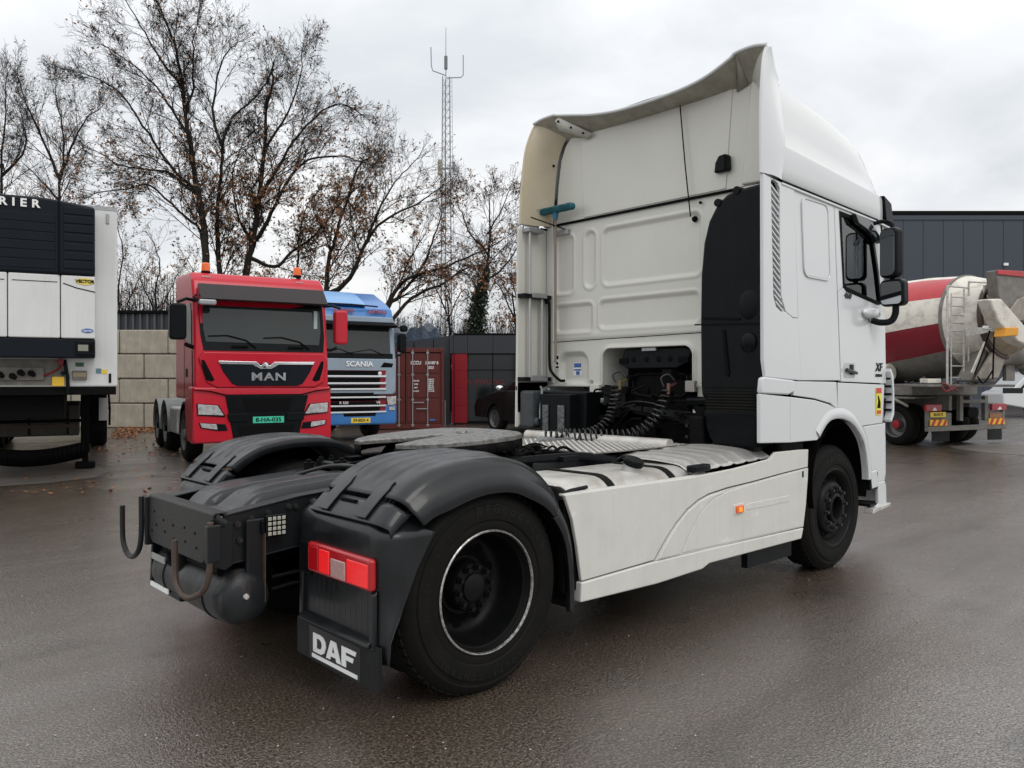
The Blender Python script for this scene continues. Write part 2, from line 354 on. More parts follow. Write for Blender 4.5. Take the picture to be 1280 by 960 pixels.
# rope hooks
for yo, lab in ((.47,'thin black tow hook on the far side'), (-.49,'rust brown tow hook on the near side')):
    s = 1 if yo > 0 else -1
    if s > 0: pts = spline([(-1.08,.50,.90),(-1.08,.50,.70),(-1.085,.525,.60),(-1.09,.61,.545),(-1.095,.70,.55),(-1.1,.755,.61),(-1.1,.77,.70),(-1.1,.77,.82)], 5)
    else: pts = spline([(-1.09,-.50,.885),(-1.09,-.50,.70),(-1.10,-.475,.585),(-1.12,-.40,.525),(-1.14,-.31,.51),(-1.15,-.235,.555),(-1.15,-.215,.63),(-1.15,-.21,.77)], 5)
    MB().tube(pts, .015, 10).build('tow_hook', RUST if s < 0 else FRAME, T, label=lab)
MB().box(-1.11,-1.045,-.52,-.48,.70,.87).build('hook_bracket', FRAME, T, bevel=.005)
MB().box(-.90,-.80,-.475,-.445,.45,.87).build('hanger_plate', FRAME, T, bevel=.008)
MB().box(-.82,-.815,-.50,-.44,.46,.80).build('hanger_plate', RUST, T)
# plastic cover between the rails
def cov(u, v):
    x = -.94 + u*.92; y = -.335 + v*.67
    z = ztop(x) - .03
    def lobe(yc, w, x0, x1, h):
        a = max(0, 1-((y-yc)/w)**2)**.5 if abs(y-yc) < w else 0
        e = min(1, max(0, (x-x0)/.14)); e2 = min(1, max(0, (x1-x)/.25))
        return h*min(1, a*1.8)*math.sin(e*math.pi/2)*math.sin(e2*math.pi/2)
    z += lobe(.17, .125, -.92, .0, .055) + lobe(-.15, .15, -.86, .05, .06) + lobe(-.15, .07, -.78, -.1, .018)
    z -= .035*(1-math.sin(min(1, (x+.95)/.1)*math.pi/2))
    ed = min(1, (.335-abs(y))/.02); z -= .03*(1-ed)
    return (x, y, z)
MB().grid(cov, 80, 66).build('centre_mudguard', FEND, T, ang=60)
# work lamp
wl = MB().box(-.815,-.705,-.505,-.475,.775,.885); wl = wl.build('work_lamp', BLACKP, T, bevel=.008)
wl2 = MB().box(-.795,-.785,-.476,-.43,.76,.80).build('lamp_bracket', FRAME, T)
led = MB().box(-.0092,.0092,-.003,.003,-.0092,.0092).build('led_lens', mat('led_reflector', (.42,.42,.36), .25, coat=.5, var=.5, vscale=90, vcol=(.25,.25,.2)), wl, bevel=.003)
for i in range(4):
    for j in range(4):
        l = (-.797+i*.0247, -.5075, .794+j*.0245)
        if i == j == 0: led.location = l
        else: dup(led, l)
MB().box(-.835,-.818,-.50,-.48,.80,.86).build('lamp_bracket', BLACKP, T, bevel=.003)
# pipe stub with clamp beside the fender
MB().tube([(-.53,-.47,.90),(-.53,-.56,.875),(-.53,-.64,.85)], .024, 12).build('exhaust_stub', STEEL, T)
MB().lathe([(.03,-.03),(.037,-.025),(.037,.025),(.03,.03)], (-.53,-.475,.898), (0,-1,-.25), 16).build('pipe_clamp', BLACKP, T)
MB().prism([(-.55,.9),(-.38,.98),(-.34,.96),(-.34,.88),(-.5,.85)], 'y', -.50, -.49).build('pipe_bracket', FRAME, T, bevel=.003)
# air tank slung under the tail
at = MB().lathe([(.0001,-.52),(.04,-.515),(.09,-.50),(.122,-.475),(.135,-.44),(.137,-.40),(.137,.40),(.135,.44),(.12,.475),(.08,.505),(.03,.515),(.0001,.52)], (-.91,0,.49), (0,1,0), 40)
at.build('air_tank', mat('air_tank_paint', (.015,.018,.020), .4, spec=.3, var=.8, vscale=7, vcol=(.008,.007,.0065), streak=.4, bump=.15), T)
for y in (-.27,.27): MB().lathe([(.137,-.02),(.143,-.02),(.143,.02),(.137,.02)], (-.91,y,.49), (0,1,0), 40).build('tank_band', FRAME, T)
MB().lathe([(.0001,.016),(.012,.014),(.014,0)], (-.925,-.517,.512), (0,-1,0), 10).build('tank_plug', ALUB, T)
MB().prism([(-1.03,.66),(-.9,.66),(-.9,.46),(-1.02,.40),(-1.04,.42)], 'y', .46, .49).build('light_panel', BLACKP, T, bevel=.006)
MB().box(-1.042,-1.034,.20,.47,.40,.425, Matrix.Rotation(0, 4, 'X')).build('reflector_strip', LETTER, T)
MB().box(-1.03,-.9,.05,.50,.385,.42).build('plate_holder', BLACKP, T, bevel=.01)
# grimy hardware under the end plate
um = MB().cyl((-.98,-.38,.62),(-.98,.38,.62), .03, n=12).cyl((-1.0,.06,.66),(-1.0,.06,.5), .035, n=12).box(-1.0,-.92,.12,.34,.56,.66).cyl((-.99,.30,.63),(-.99,.30,.57),.022,n=10)
um.tube(spline([(-1.0,.3,.6),(-1.02,.2,.56),(-1.0,.05,.58),(-.98,-.15,.6),(-.95,-.35,.62)], 5), .014, 8)
um.build('valve_pipework', DARK, T, bevel=.004)
MB().box(-1.06,-1.052,.20,.40,.565,.60).build('valve_plate', mat('grey_tag_plate', (.3,.31,.3), .45, var=.5, vscale=30), T, bevel=.002)
for z0, a in ((.56,.02), (.50,-.05)):
    MB().tube(spline([(-.75,-.43,z0),(-.6,-.48,z0+.02),(-.48,-.56,z0+a),(-.4,-.6,z0+.06)], 5), .010, 8).build('air_hose', DARK, T)

# axle, springs, inner works
MB().cyl((0,-.95,.507),(0,.95,.507), .07, n=16).ball((0,0,.52), .24, 12).build('rear_axle', DARK, T)
MB().cyl((3.8,-.9,.45),(3.8,.9,.45), .055, n=12).build('front_axle', DARK, T)
for s in (-1, 1):
    MB().lathe([(.11,0),(.13,.03),(.12,.06),(.13,.1),(.125,.16),(.09,.2)], (.45,s*.52,.55), (0,0,1), 20).build('air_bellows', RUBBER, T)
    MB().box(-.5,.55,s*.52-.05,s*.52+.05,.44,.52).build('axle_arm', DARK, T, bevel=.01)
for x in (-.45, .1, .9, 1.5, 2.3, 3.0): MB().box(x-.05,x+.05,-.425,.425,ztop(x)-.2,ztop(x)-.05).build('cross_member', DARK, T, bevel=.006)
MB().box(.2,3.6,-.38,.38,.42,.80).build('driveline', DARK, T, bevel=.05)

# --- fifth wheel
half = [(1.12,.0),(1.11,.18),(1.07,.32),(.99,.43),(.86,.49),(.70,.50),(.52,.485),(.36,.44),(.23,.36),(.155,.27),(.15,.20),(.24,.165),(.40,.10),(.55,.055),(.63,.045),(.68,.0)]
outl = half + [(x, -y) for x, y in reversed(half[1:-1])]
fm = Matrix.Translation((.6,0,1.175)) @ Matrix.Rotation(R(-2.6), 4, 'Y') @ Matrix.Translation((-.6,0,0))
fp = MB().prism(outl, 'z', -.018, .012, fm); fp.build('fifth_wheel_plate', GREASE, T, bevel=.006)
sk = MB()
for i in range(len(half)-6):
    for s in (1, -1):
        (x0,y0),(x1,y1) = half[i], half[i+1]
        a = [fm @ Vector((x*.985+.009, s*y*.97, z)) for x, y, z in ((x0,y0,-.016),(x1,y1,-.016),(x1,y1,-.075),(x0,y0,-.075))]
        sk.add(a, [(0,1,2,3) if s > 0 else (3,2,1,0)])
sk.build('plate_skirt', DARK, T, solid=.012)
p = MB()
for s in (-1, 1):
    p.prism([(.42,1.04),(.80,1.04),(.70,1.15),(.52,1.15)], 'y', s*.40, s*.33)
    p.box(.2,1.15,s*.43-.04,s*.43+.04,1.022,1.045)
p.box(.3,.95,-.46,.46,1.045,1.06); p.box(.45,.8,-.1,.1,1.06,1.15)
p.build('fifth_wheel_mount', DARK, T, bevel=.006)
MB().tube([(.42,-.1,1.10),(.42,-.35,1.10),(.45,-.5,1.09),(.47,-.60,1.085)], .012, 8).build('release_handle', STEELD, T)
MB().lathe([(.0001,.015),(.035,.012),(.04,0)], fm @ Vector((.83,0,.013)), (0,0,1), 20).build('grease_cap', GREASE, T)
ms = MB(); rr = random.Random(4)
for i in range(26):
    x = rr.uniform(.95,1.40); y = rr.uniform(-.38,.42); l = rr.uniform(.1,.3)
    pts = spline([(x,y,1.035+rr.uniform(0,.03)),(x+l*.5,y+rr.uniform(-.08,.08),1.06+rr.uniform(0,.04)),(x+l,y+rr.uniform(-.15,.15),1.035)], 5)
    ms.tube(pts, rr.choice((.008,.011,.014)), 7)
for i in range(14):
    x = rr.uniform(1.0,1.5); y = rr.uniform(-.4,.4); s = rr.uniform(.02,.05); ms.box(x-s,x+s,y-s*.6,y+s*.6,1.02,1.05+rr.uniform(0,.03))
ms.build('hoses_and_fittings', DARK, T, kind='stuff')
bl = MB()
for x, y, r in ((-.18,.25,.03),(-.05,.34,.025),(-.1,.05,.035),(.02,.2,.03),(.05,.38,.02)):
    bl.cyl((x,y,.98),(x,y,1.05), r, n=12).cyl((x,y,1.05),(x,y,1.066), r*.6, n=6)
bl.build('spring_bolts', DARK, T, bevel=.003)
MB().tube(spline([(-.33,.1,1.0),(-.2,-.05,1.05),(-.12,-.25,1.05),(-.2,-.36,1.01),(-.36,-.40,1.0)], 6), .011, 8).build('air_hose', STEELD, T)
MB().box(-.06,.0,-.34,.36,1.0,1.04).build('cross_member', FRAME, T, bevel=.006)

# --- rear fenders (near one in three sections with tail lamp, far one mirrored)
top = [(-.62,.905),(-.60,.93),(-.52,1.005),(-.42,1.075),(-.30,1.125),(-.15,1.15),(0,1.155),(.15,1.145),(.28,1.105),(.40,1.03),(.50,.92),(.565,.80),(.60,.66),(.612,.45),(.612,.30)]
lip = [(-.56,.80),(-.50,.86),(-.43,.90),(-.36,.935),(-.27,.958),(-.13,.995),(0,1.01),(.14,1.0),(.26,.955),(.37,.90),(.455,.82),(.52,.72),(.55,.62),(.568,.45),(.568,.30)]
tops, lips = spline(top, 5), spline(lip, 5); N = len(tops)-1
def fender(s):
    P = []
    def sect(i):
        t, l = tops[i], lips[i]
        cx, cz = 0, .5; d = Vector((t[0]-cx, t[1]-cz)).normalized()
        rib = lambda k: 0
        o = []
        ys = [.58,.60,.64,.68,.70,.715,.76,.80,.815,.83,.88,.92,.935,.95,1.0,1.04,1.055,1.07,1.12,1.16]
        f = i/N; on = max(0, min(1, (f-.18)/.06))*max(0, min(1, (.62-f)/.05))
        for y in ys:
            h = -.05 if y < .59 else 0
            for c in (.757,.877,.997): 
                if abs(y-c) < .05: h += .018*on*math.cos((y-c)/.05*math.pi/2)
            o.append((t[0]+d.x*h, s*y, t[1]+d.y*h))
        o.append((t[0]-d.x*.004, s*1.19, t[1]-d.y*.004)); o.append((t[0]-d.x*.018, s*1.215, t[1]-d.y*.018)); o.append((t[0]-d.x*.04, s*1.232, t[1]-d.y*.04))
        lt = Vector((t[0], t[1])).lerp(Vector(l), .55); o.append((lt.x, s*1.248, lt.y)); o.append((lt.x-d.x*.006, s*1.256, lt.y-d.y*.006))
        o.append((l[0], s*1.268, l[1])); o.append((l[0]-d.x*.012, s*1.262, l[1]-d.y*.012)); o.append((l[0]-d.x*.01, s*1.24, l[1]-d.y*.01))
        return o
    S = [sect(i) for i in range(N+1)]; k = len(S[0])
    def piece(a, b, name, off=0, kc=None):
        m = MB(); vs = []; k = kc or len(S[0])
        for i in range(a, b+1):
            for p in S[i][:k]:
                d = Vector((p[0], 0, p[2]-.5)).normalized()*off; vs.append((p[0]+d.x, p[1]+(s*off*.5), p[2]+d.z))
        f = [(i*k+j, (i+1)*k+j, (i+1)*k+j+1, i*k+j+1) for i in range(b-a) for j in range(k-1)]
        m.add(vs, f if s < 0 else [tuple(reversed(q)) for q in f]); return m.build(name, FEND, T, ang=50, solid=.008)
    piece(0, int(N*.14), 'fender_rear_section', 0, 24)
    piece(int(N*.145), int(N*.70), 'fender_top_section', .006)
    piece(int(N*.705), N, 'fender_front_section')
    # straps over the joint
    for y in (.72, 1.06):
        m = MB(); vs = []; a, b = int(N*.05), int(N*.21)
        for i in range(a, b+1):
            t = tops[i]; d = Vector((t[0], t[1]-.5)).normalized()
            w = .046 if i < b-1 else .034
            for yy in (y-w, y+w): vs.append((t[0]+d.x*.015, s*yy, t[1]+d.y*.015))
        m.add(vs, [((i*2, i*2+1, i*2+3, i*2+2) if s > 0 else (i*2, i*2+2, i*2+3, i*2+1)) for i in range(b-a)])
        m.build('fender_strap', FEND, T, solid=.008, bevel=.003)
    MB().box(-.575,-.555,s*.86-.07,s*.86+.07,.975,.985).build('fender_slot', GAP, T)
    # rear panel
    ym = -.90*(-s) if False else s*.9
    zl = [.30,.40,.50,.60,.70,.78,.84,.875,.90,.915,.925,.93]; xr_ = [-.632,-.632,-.632,-.632,-.632,-.632,-.630,-.622,-.605,-.58,-.53,-.46]
    lipx = lambda z: lerp([(.20,-.615),(.41,-.597),(.59,-.507),(.69,-.46),(.81,-.385),(.86,-.35),(.92,-.30)], z)
    def rs(u, v):
        z = lerp([(i/(len(zl)-1), q) for i, q in enumerate(zl)], v); x0 = lerp([(i/(len(zl)-1), q) for i, q in enumerate(xr_)], v)
        yo = 1.268 - max(0, (z-.86))*1.3; x1 = min(lipx(z), -.3)
        if z > .86: x1 = min(x1, -.40)
        r = .11
        if u < .6: return (x0, s*(.50+(yo-r-.50)*u/.6), z)
        if u < .85: t = (u-.6)/.25*math.pi/2; return (x0+min(r, x1-x0)*(1-math.cos(t)), s*(yo-r+r*math.sin(t)), z)
        t = (u-.85)/.15; xa = x0+min(r, x1-x0); return (xa+(x1-xa)*t, s*yo, z)
    MB().grid(rs, 40, 22, flip=(s > 0)).build('fender_rear_panel', FEND, T, ang=60, solid=.008)
    # ribbed recess and ledge below the lamp
    rb = MB()
    for i in range(12): rb.box(-.633,-.626, s*(.60+i*.048)-.006, s*(.60+i*.048)+.006, .40,.60)
    rb.build('rear_panel_rib', FEND, T, bevel=.003)
    lg = MB().prism([(-.628,.40),(-.665,.39),(-.672,.368),(-.628,.35)], 'y', s*.55, s*1.19); lg.prism([(-.628,.62),(-.65,.60),(-.655,.36),(-.628,.33)], 'y', s*1.17, s*1.21); lg.prism([(-.628,.62),(-.65,.60),(-.655,.36),(-.628,.33)], 'y', s*.53, s*.56)
    lg.build('rear_panel_ledge', FEND, T, bevel=.008)
    # lamp housing and lamp
    MB().box(-.655,-.62, min(s*.53,s*.64), max(s*.53,s*.64), .59,.755).build('lamp_housing', BLACKP, T, bevel=.015, seg=3)
    M2 = Matrix.Translation((-.645,s*.918,.688)) @ Matrix.Rotation(R(0), 4, 'X')
    lamp = MB().box(-.02,.02,-.285,.285,-.073,.073, M2).build('tail_lamp', REDL, T, bevel=.018, seg=4)
    for (a, b, z0, z1, mm, nm) in ((-.11,-.20,-.052,.052,REDLIT,'stop_light'), (.05,-.095,-.06,.035,CLEARL,'reverse_light'), (.05,.215,-.055,.058,REDLIT,'tail_light')):
        pass
    for (a, b, z0, z1, mm, nm) in ((.665,.745,.63,.745,REDL,'fog_light'), (.755,.85,.632,.742,REDLIT,'stop_light'), (.865,.995,.628,.715,CLEARL,'reverse_light'), (1.01,1.185,.63,.735,REDLIT,'tail_light')):
        MB().box(-.669,-.66, min(s*a,s*b), max(s*a,s*b), z0, z1).build(nm, mm, lamp, bevel=.006, seg=3)
    # mud flap
    fl = MB().prism([(s*.50,.36),(s*1.258,.38),(s*1.262,.22),(s*1.25,.182),(s*.9,.172),(s*.50,.18)], 'x', -.648, -.638).build('mud_flap', RUBFLAP, T, bevel=.002)
    if s < 0:
        MB().box(-.6495,-.648,-1.10,-.63,.188,.345).build('badge_panel', mat('badge_black', (.008,.008,.009), .35), fl)
        def bl(pts): return MB().prism([(-.672-x, .226+z*.95) for x, z in pts], 'x', -.653, -.6495).build('badge_letter', LETTER, fl)
        bl([(0,.002),(0,0),(.078,0),(.108,.014),(.122,.046),(.118,.070),(.098,.089),(.07,.096),(0,.096),(0,.004),(.034,.0225),(.034,.074),(.064,.074),(.080,.064),(.086,.047),(.078,.030),(.064,.022),(.034,.022)])
        bl([(.126,0),(.163,0),(.170,.018),(.214,.018),(.206,.038),(.178,.038),(.192,.072),(.222,0),(.260,0),(.216,.096),(.168,.096)])
        bl([(.268,0),(.306,0),(.306,.036),(.365,.036),(.372,.058),(.306,.058),(.306,.074),(.388,.074),(.396,.096),(.268,.096)])
        MB().box(-.6525,-.6495,-1.075,-.66,.196,.214).build('badge_bar', LETTER, fl)
        bs = MB()
        for i in range(9): bs.box(-.652,-.647,-1.262,-1.245,.215+i*.018,.223+i*.018)
        bs.build('flap_tread', RUBFLAP, fl)
RUBFLAP = mat('mud_flap_rubber', (.009,.010,.011), .5, spec=.2, var=.6, vscale=10, vcol=(.018,.019,.020), streak=.4, scol=(.005,.005,.005), bump=.1)
fender(-1); fender(1)

# --- side skirt, near side
Y0, Y1 = -1.257, -1.232
sm = dict(bevel=.006, seg=3)
rear = [(.519,.937),(1.015,.937),(1.632,.934),(2.2,.953),(2.653,.985),(2.74,1.03),(3.094,1.027),(3.235,1.022),(3.225,.888)]
cre = [(2.85,.872),(2.424,.846),(2.10,.832),(1.881,.812),(1.76,.785),(1.632,.735),(1.52,.665),(1.42,.585),(1.345,.515),(1.30,.468)]
rear = rear + cre + [(.655,.452),(.645,.50),(.62,.64),(.58,.80),(.535,.90)]
MB().prism(rear, 'y', Y0, Y1).build('side_skirt_upper', SKIRT, T, **sm)
MB().box(.54,3.22,-1.225,-1.19,.40,.90).build('skirt_backing', DARK, T)
pr = MB()      # flowing raised band beside the crease
band_o = [(3.225,.882)] + [(x+.008, z-.008) for x, z in cre]; band_i = [(x+.14+(.0 if z > .8 else .0), z-.012) for x, z in cre[3:]]
fore = band_o + [(1.315,.462),(3.15,.438),(3.19,.60),(3.22,.80)]
MB().prism(fore, 'y', Y0-.002, Y1).build('side_skirt_lower', SKIRT, T, **sm)
bi = [(1.881,.800),(1.76,.772),(1.632,.722),(1.53,.655),(1.43,.57),(1.365,.51),(1.335,.470)]
bo = [(1.55,.468),(1.60,.53),(1.66,.60),(1.75,.69),(1.86,.76),(1.98,.795),(2.06,.808)]
MB().prism(bi[::-1]+bo[::-1] if False else bi+bo, 'y', Y0-.010, Y0).build('skirt_flowing_band', SKIRT, T, bevel=.008, seg=3)
MB().prism([(1.58,.472),(1.64,.55),(1.70,.62),(1.79,.70),(1.90,.765),(2.1,.806),(2.424,.832),(2.85,.858),(3.14,.872),(3.13,.446)], 'y', Y0-.0075, Y0-.001).build('skirt_front_panel', SKIRT, T, bevel=.004, seg=3)
MB().prism([(.645,.446),(1.27,.460),(1.9,.454),(3.145,.432),(3.11,.352),(1.88,.358),(1.80,.334),(1.326,.322),(.638,.338)], 'y', Y0-.009, Y1+.03).build('skirt_sill', SKIRT, T, bevel=.010, seg=3)
MB().prism(rrect(2.33,2.93,.655,.70,.012), 'y', Y0-.0105, Y0-.004).build('lamp_rail', SKIRT, T, bevel=.003)
MB().prism(rrect(2.165,2.315,.638,.712,.015), 'y', Y0-.012, Y0-.004).build('lamp_surround', SKIRT, T, bevel=.004)
mk = MB().prism(rrect(2.185,2.275,.65,.70,.012), 'y', Y0-.024, Y0-.01).build('side_marker_lamp', ORAND, T, bevel=.005, seg=3)
MB().prism(rrect(2.208,2.25,.658,.69,.01), 'y', Y0-.029, Y0-.022).build('marker_bulb', ORANGE, mk, bevel=.004)
MB().prism(rrect(3.118,3.142,.815,.865,.011), 'y', Y0-.009, Y0-.004).build('skirt_catch', GAP, T)
MB().box(.525,2.64,-1.235,-1.205,.925,.940).build('skirt_top_lip', SKIRT, T, bevel=.004)
MB().box(2.45,3.08,-1.20,-1.15,.22,.36).build('under_flap', BLACKP, T, bevel=.004)
mk2 = MB()
for a, b, c in ((2.62,.62,0),(3.02,.47,1)): pass
MB().tube([(.535,-1.215,.935),(.62,-1.20,.945),(.80,-1.16,.945)], .011, 8).build('skirt_latch', BLACKP, T)
# far side skirt
MB().prism([(.52,.93),(3.2,1.0),(3.15,.36),(.65,.34)], 'y', 1.235, 1.255).build('side_skirt', SKIRT, T, bevel=.006)

# --- fuel tank, near side
def tank_sec(y0, y1, z0, z1, r): return rrect(y0, y1, z0, z1, r, 8)
def tank(x0, x1, name, y0=-1.20, y1=-.50, z0=.38, z1=.985, r=.17):
    m = MB(); secs = []
    for x, k in ((x0-.0,.72),(x0+.015,.86),(x0+.05,.96),(x0+.11,1.0),(x1-.04,1.0),(x1-.01,.985),(x1,.97)):
        cy, cz = (y0+y1)/2, (z0+z1)/2
        secs.append([(x, cy+(y-cy)*k, cz+(z-cz)*k) for y, z in tank_sec(y0, y1, z0, z1, r)])
    n = len(secs[0]); vs = [p for q in secs for p in q]
    f = [(i*n+j, i*n+(j+1) % n, (i+1)*n+(j+1) % n, (i+1)*n+j) for i in range(len(secs)-1) for j in range(n)] + [tuple(range(n-1,-1,-1)), tuple((len(secs)-1)*n+j for j in range(n))]
    return m.add(vs, f).build(name, ALUB, T, ang=50)
tank(.64, 2.02, 'fuel_tank')
for x in (1.02, 1.62):
    o = rrect(-1.207,-.493,.373,.993,.177, 8)
    m = MB(); n = len(o); vs = []
    for xx in (x-.03, x+.03):
        vs += [(xx, y, z) for y, z in o]
    m.add(vs, [(j, (j+1) % n, n+(j+1) % n, n+j) for j in range(n)]); m.build('tank_strap', RUBBER, T, solid=.008, bevel=.002)
fn = MB().lathe([(.062,0),(.058,.05),(.056,.07)], (1.36,-1.02,.955), (0,-.35,1), 20).build('filler_neck', ALU, T)
MB().lathe([(.056,.0),(.064,.004),(.066,.03),(.06,.042),(.02,.046),(.0001,.046)], (1.36,-1.045,1.02), (0,-.35,1), 20).build('filler_cap', BLACKP, T)
rl = MB(); 
MB().tube(spline([(1.30,-.93,1.03),(1.36,-.98,1.07),(1.42,-1.03,1.06)], 4), .008, 6).build('cap_tether', BLACKP, T)
# curved sheet guard between fender and tank
def guard(u, v):
    a = R(-35+u*72); return (.02+ .62*math.sin(a+R(52)), -1.20+v*.5, .47+.62*math.cos(a+R(52)))
MB().grid(lambda u, v: (.50+.16*math.sin(u*1.4), -1.205+v*.52, .985-.0*u-.22*u*u), 10, 6).build('tank_end_shield', ALU, T, ang=60, solid=.006)
# ribbed aluminium step cover
def stepc(u, v):
    x = 1.80+u*.98; y = -1.19+v*.66
    z = 1.005+.035*math.sin(min(1, v*1.3)*math.pi/2) - .05*(1-min(1, v*6)) - .02*(v**3)
    z += .008*max(0, math.cos(u*2*math.pi*6))**2
    z += .03*u - .03*max(0, (.08-u)/.08)
    return (x, y, z)
MB().grid(stepc, 96, 20).build('step_cover', ALU, T, ang=60, solid=.006)
MB().prism(rrect(1.74,1.96,-1.235,-1.165,.034), 'z', .955, 1.0).build('step_grip', BLACKP, T, bevel=.012, seg=3)
# battery tray side and pipes next to the tank
MB().box(1.0,2.0,-.52,-.44,.92,1.02).build('battery_bracket', FRAME, T, bevel=.01)
MB().tube(spline([(.7,-.48,1.03),(1.1,-.50,1.035),(1.4,-.54,1.035),(1.55,-.60,1.02),(1.66,-.66,.99)], 5), .03, 10).build('coolant_hose', BLACKP, T)
MB().box(1.22,1.38,-.58,-.48,1.01,1.05).build('hose_clamp', BLACKP, T, bevel=.008)

# --- catwalk: chequer plate with raised diamonds
MB().box(1.50,2.62,-.60,.66,1.048,1.058).build('catwalk_plate', CHEQ, T, bevel=.002)
MB().box(1.9,2.3,.66,.98,1.035,1.045).build('catwalk_plate', CHEQ, T, bevel=.002)
ck = MB()
for i in range(38):
    for j in range(38):
        x = 1.52+i*.029; y = -.585+j*.0325
        a = R(45 if (i+j) % 2 else -45); M = Matrix.Translation((x,y,1.0595)) @ Matrix.Rotation(a, 4, 'Z')
        vs = [M @ Vector(q) for q in ((-.013,0,-.0015),(0,-.004,-.0015),(.013,0,-.0015),(0,.004,-.0015),(0,0,.0018))]
        ck.add(vs, [(0,1,4),(1,2,4),(2,3,4),(3,0,4)])
ck.build('chequer_diamonds', mat('chequer_bright', (.62,.6,.57), .35, metal=.5), T, kind='stuff', smooth=False)
MB().cyl((2.36,-.60,1.06),(2.36,.95,1.06), .05, n=18).build('silencer_shield', ALUB, T)
MB().box(1.9,2.35,.34,.38,1.046,1.075).box(1.95,2.05,.30,.42,1.046,1.09).build('catwalk_latch', STEEL, T, bevel=.004)
MB().box(1.46,1.50,-.54,.66,1.0,1.05).build('catwalk_edge', DARK, T, bevel=.004)
CLEARG = bpy.data.materials.new('clear_window_glass'); CLEARG.use_nodes = True
_t = CLEARG.node_tree; _t.nodes.clear(); _o = _t.nodes.new('ShaderNodeOutputMaterial'); _mx = _t.nodes.new('ShaderNodeMixShader')
_a = _t.nodes.new('ShaderNodeBsdfTransparent'); _a.inputs[0].default_value = (.62,.72,.70,1); _g = _t.nodes.new('ShaderNodeBsdfGlossy'); _g.inputs['Roughness'].default_value = .02
_f = _t.nodes.new('ShaderNodeFresnel'); _f.inputs[0].default_value = 2.1
_t.links.new(_f.outputs[0], _mx.inputs[0]); _t.links.new(_a.outputs[0], _mx.inputs[1]); _t.links.new(_g.outputs[0], _mx.inputs[2]); _t.links.new(_mx.outputs[0], _o.inputs[0])
# ------------------------------------------------------------ cab of the white tractor
def sdr(y, z, r):      # signed distance to a rounded rectangle (y0,y1,z0,z1,rad)
    y0, y1, z0, z1, q = r; cx, cz = (y0+y1)/2, (z0+z1)/2; hx, hz = (y1-y0)/2-q, (z1-z0)/2-q
    ax, az = abs(y-cx)-hx, abs(z-cz)-hz
    return math.hypot(max(ax,0), max(az,0)) + min(max(ax,az),0) - q
def sst(a, b, x): t = min(1, max(0, (x-a)/(b-a))); return t*t*(3-2*t)
rects = [(-.52,.535,2.405,2.93,.07),(-.505,.575,2.015,2.285,.06),(.645,1.125,2.0,2.275,.055),(.61,.755,2.40,2.935,.07),(.885,1.13,2.37,2.93,.06)]
OPEN = (-.445,.525,1.3,1.845,.09)
ZB0, ZB1 = 1.515, 3.035; YB0, YB1 = -1.22, 1.235
def wallx(y, z):
    x = 2.90
    for r in rects:
        d = sdr(y, z, r); x += .016*(1-sst(-.035,-.008,d)); x -= .007*(1-sst(.0,.022,abs(d-.006)))
    if y > .69 and y < 1.11:      # alcove at lower left
        d = sdr(y, z, (.695,1.095,1.40,1.835,.12)); x += .05*(1-sst(-.06,-.005,d))*sst(1.52,1.56,z)
    d = sdr(y, z, OPEN); x -= .014*(1-sst(.012,.035,d)) if d > -.01 else 0
    x += .006*(1-sst(.002,.010,abs(z-(1.930-.012*y)))) - .006*sst(0,.03,z-1.93)*(1-sst(.05,.09,z-1.93))
    if z < 1.545: x += .04*sst(1.545,1.515,z) if False else 0
    return x
NY, NZ = 246, 152
MB().grid(lambda u, v: (wallx(YB0+u*(YB1-YB0), ZB0+v*(ZB1-ZB0)), YB0+u*(YB1-YB0), ZB0+v*(ZB1-ZB0)), NY, NZ,
          skip=lambda u, v: sdr(YB0+u*(YB1-YB0), ZB0+v*(ZB1-ZB0), OPEN) < .004).build('cab_back_wall', WHITE, T, ang=60)
op = [(y, z) for y, z in rrect(OPEN[0]-.002, OPEN[1]+.002, 1.25, OPEN[3]+.002, .09) if True]
op = [(OPEN[0]-.002,1.515),(OPEN[0]-.002,1.70)] + [(OPEN[0]+.09-.092*math.cos(R(a)), 1.755+.092*math.sin(R(a))) for a in range(0,91,10)] + [(OPEN[1]-.09+.092*math.sin(R(a)), 1.755+.092*math.cos(R(a))) for a in range(0,91,10)] + [(OPEN[1]+.002,1.70),(OPEN[1]+.002,1.515)]
MB().tube([(2.888,y,z) for y, z in op], .009, 8).build('opening_rim', WHITE, T)
m = MB()
for (a, b), (c, d) in zip(op, op[1:]): m.add([(2.89,a,b),(2.89,c,d),(3.25,c*.97,d-.02),(3.25,a*.97,b-.0)], [(0,1,2,3)])
m.build('tunnel_lining', WHITE, T, ang=60)
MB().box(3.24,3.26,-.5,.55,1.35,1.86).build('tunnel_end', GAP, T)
MB().tube([(2.886,-1.2,1.945),(2.886,1.22,1.918)], .0035, 6).build('wall_seam', GAP, T)
MB().box(2.895,2.93,.53,1.235,1.495,1.517).box(2.895,2.93,-1.22,-.45,1.495,1.517).build('wall_bottom_flange', WHITE, T, bevel=.005)
MB().tube([(2.885,-1.18,3.036),(2.885,1.13,3.036)], .012, 8).build('roof_gutter_seal', GAP, T)
MB().box(2.868,2.90,-1.2,-.90,2.985,3.04).build('gutter_bracket', WHITE, T, bevel=.005)
for y, z, r in ((-.52,2.985,.012),(-.885,3.005,.01)): MB().cyl((2.885,y,z),(2.872,y,z), r, n=12).build('wall_plug', GAP, T)
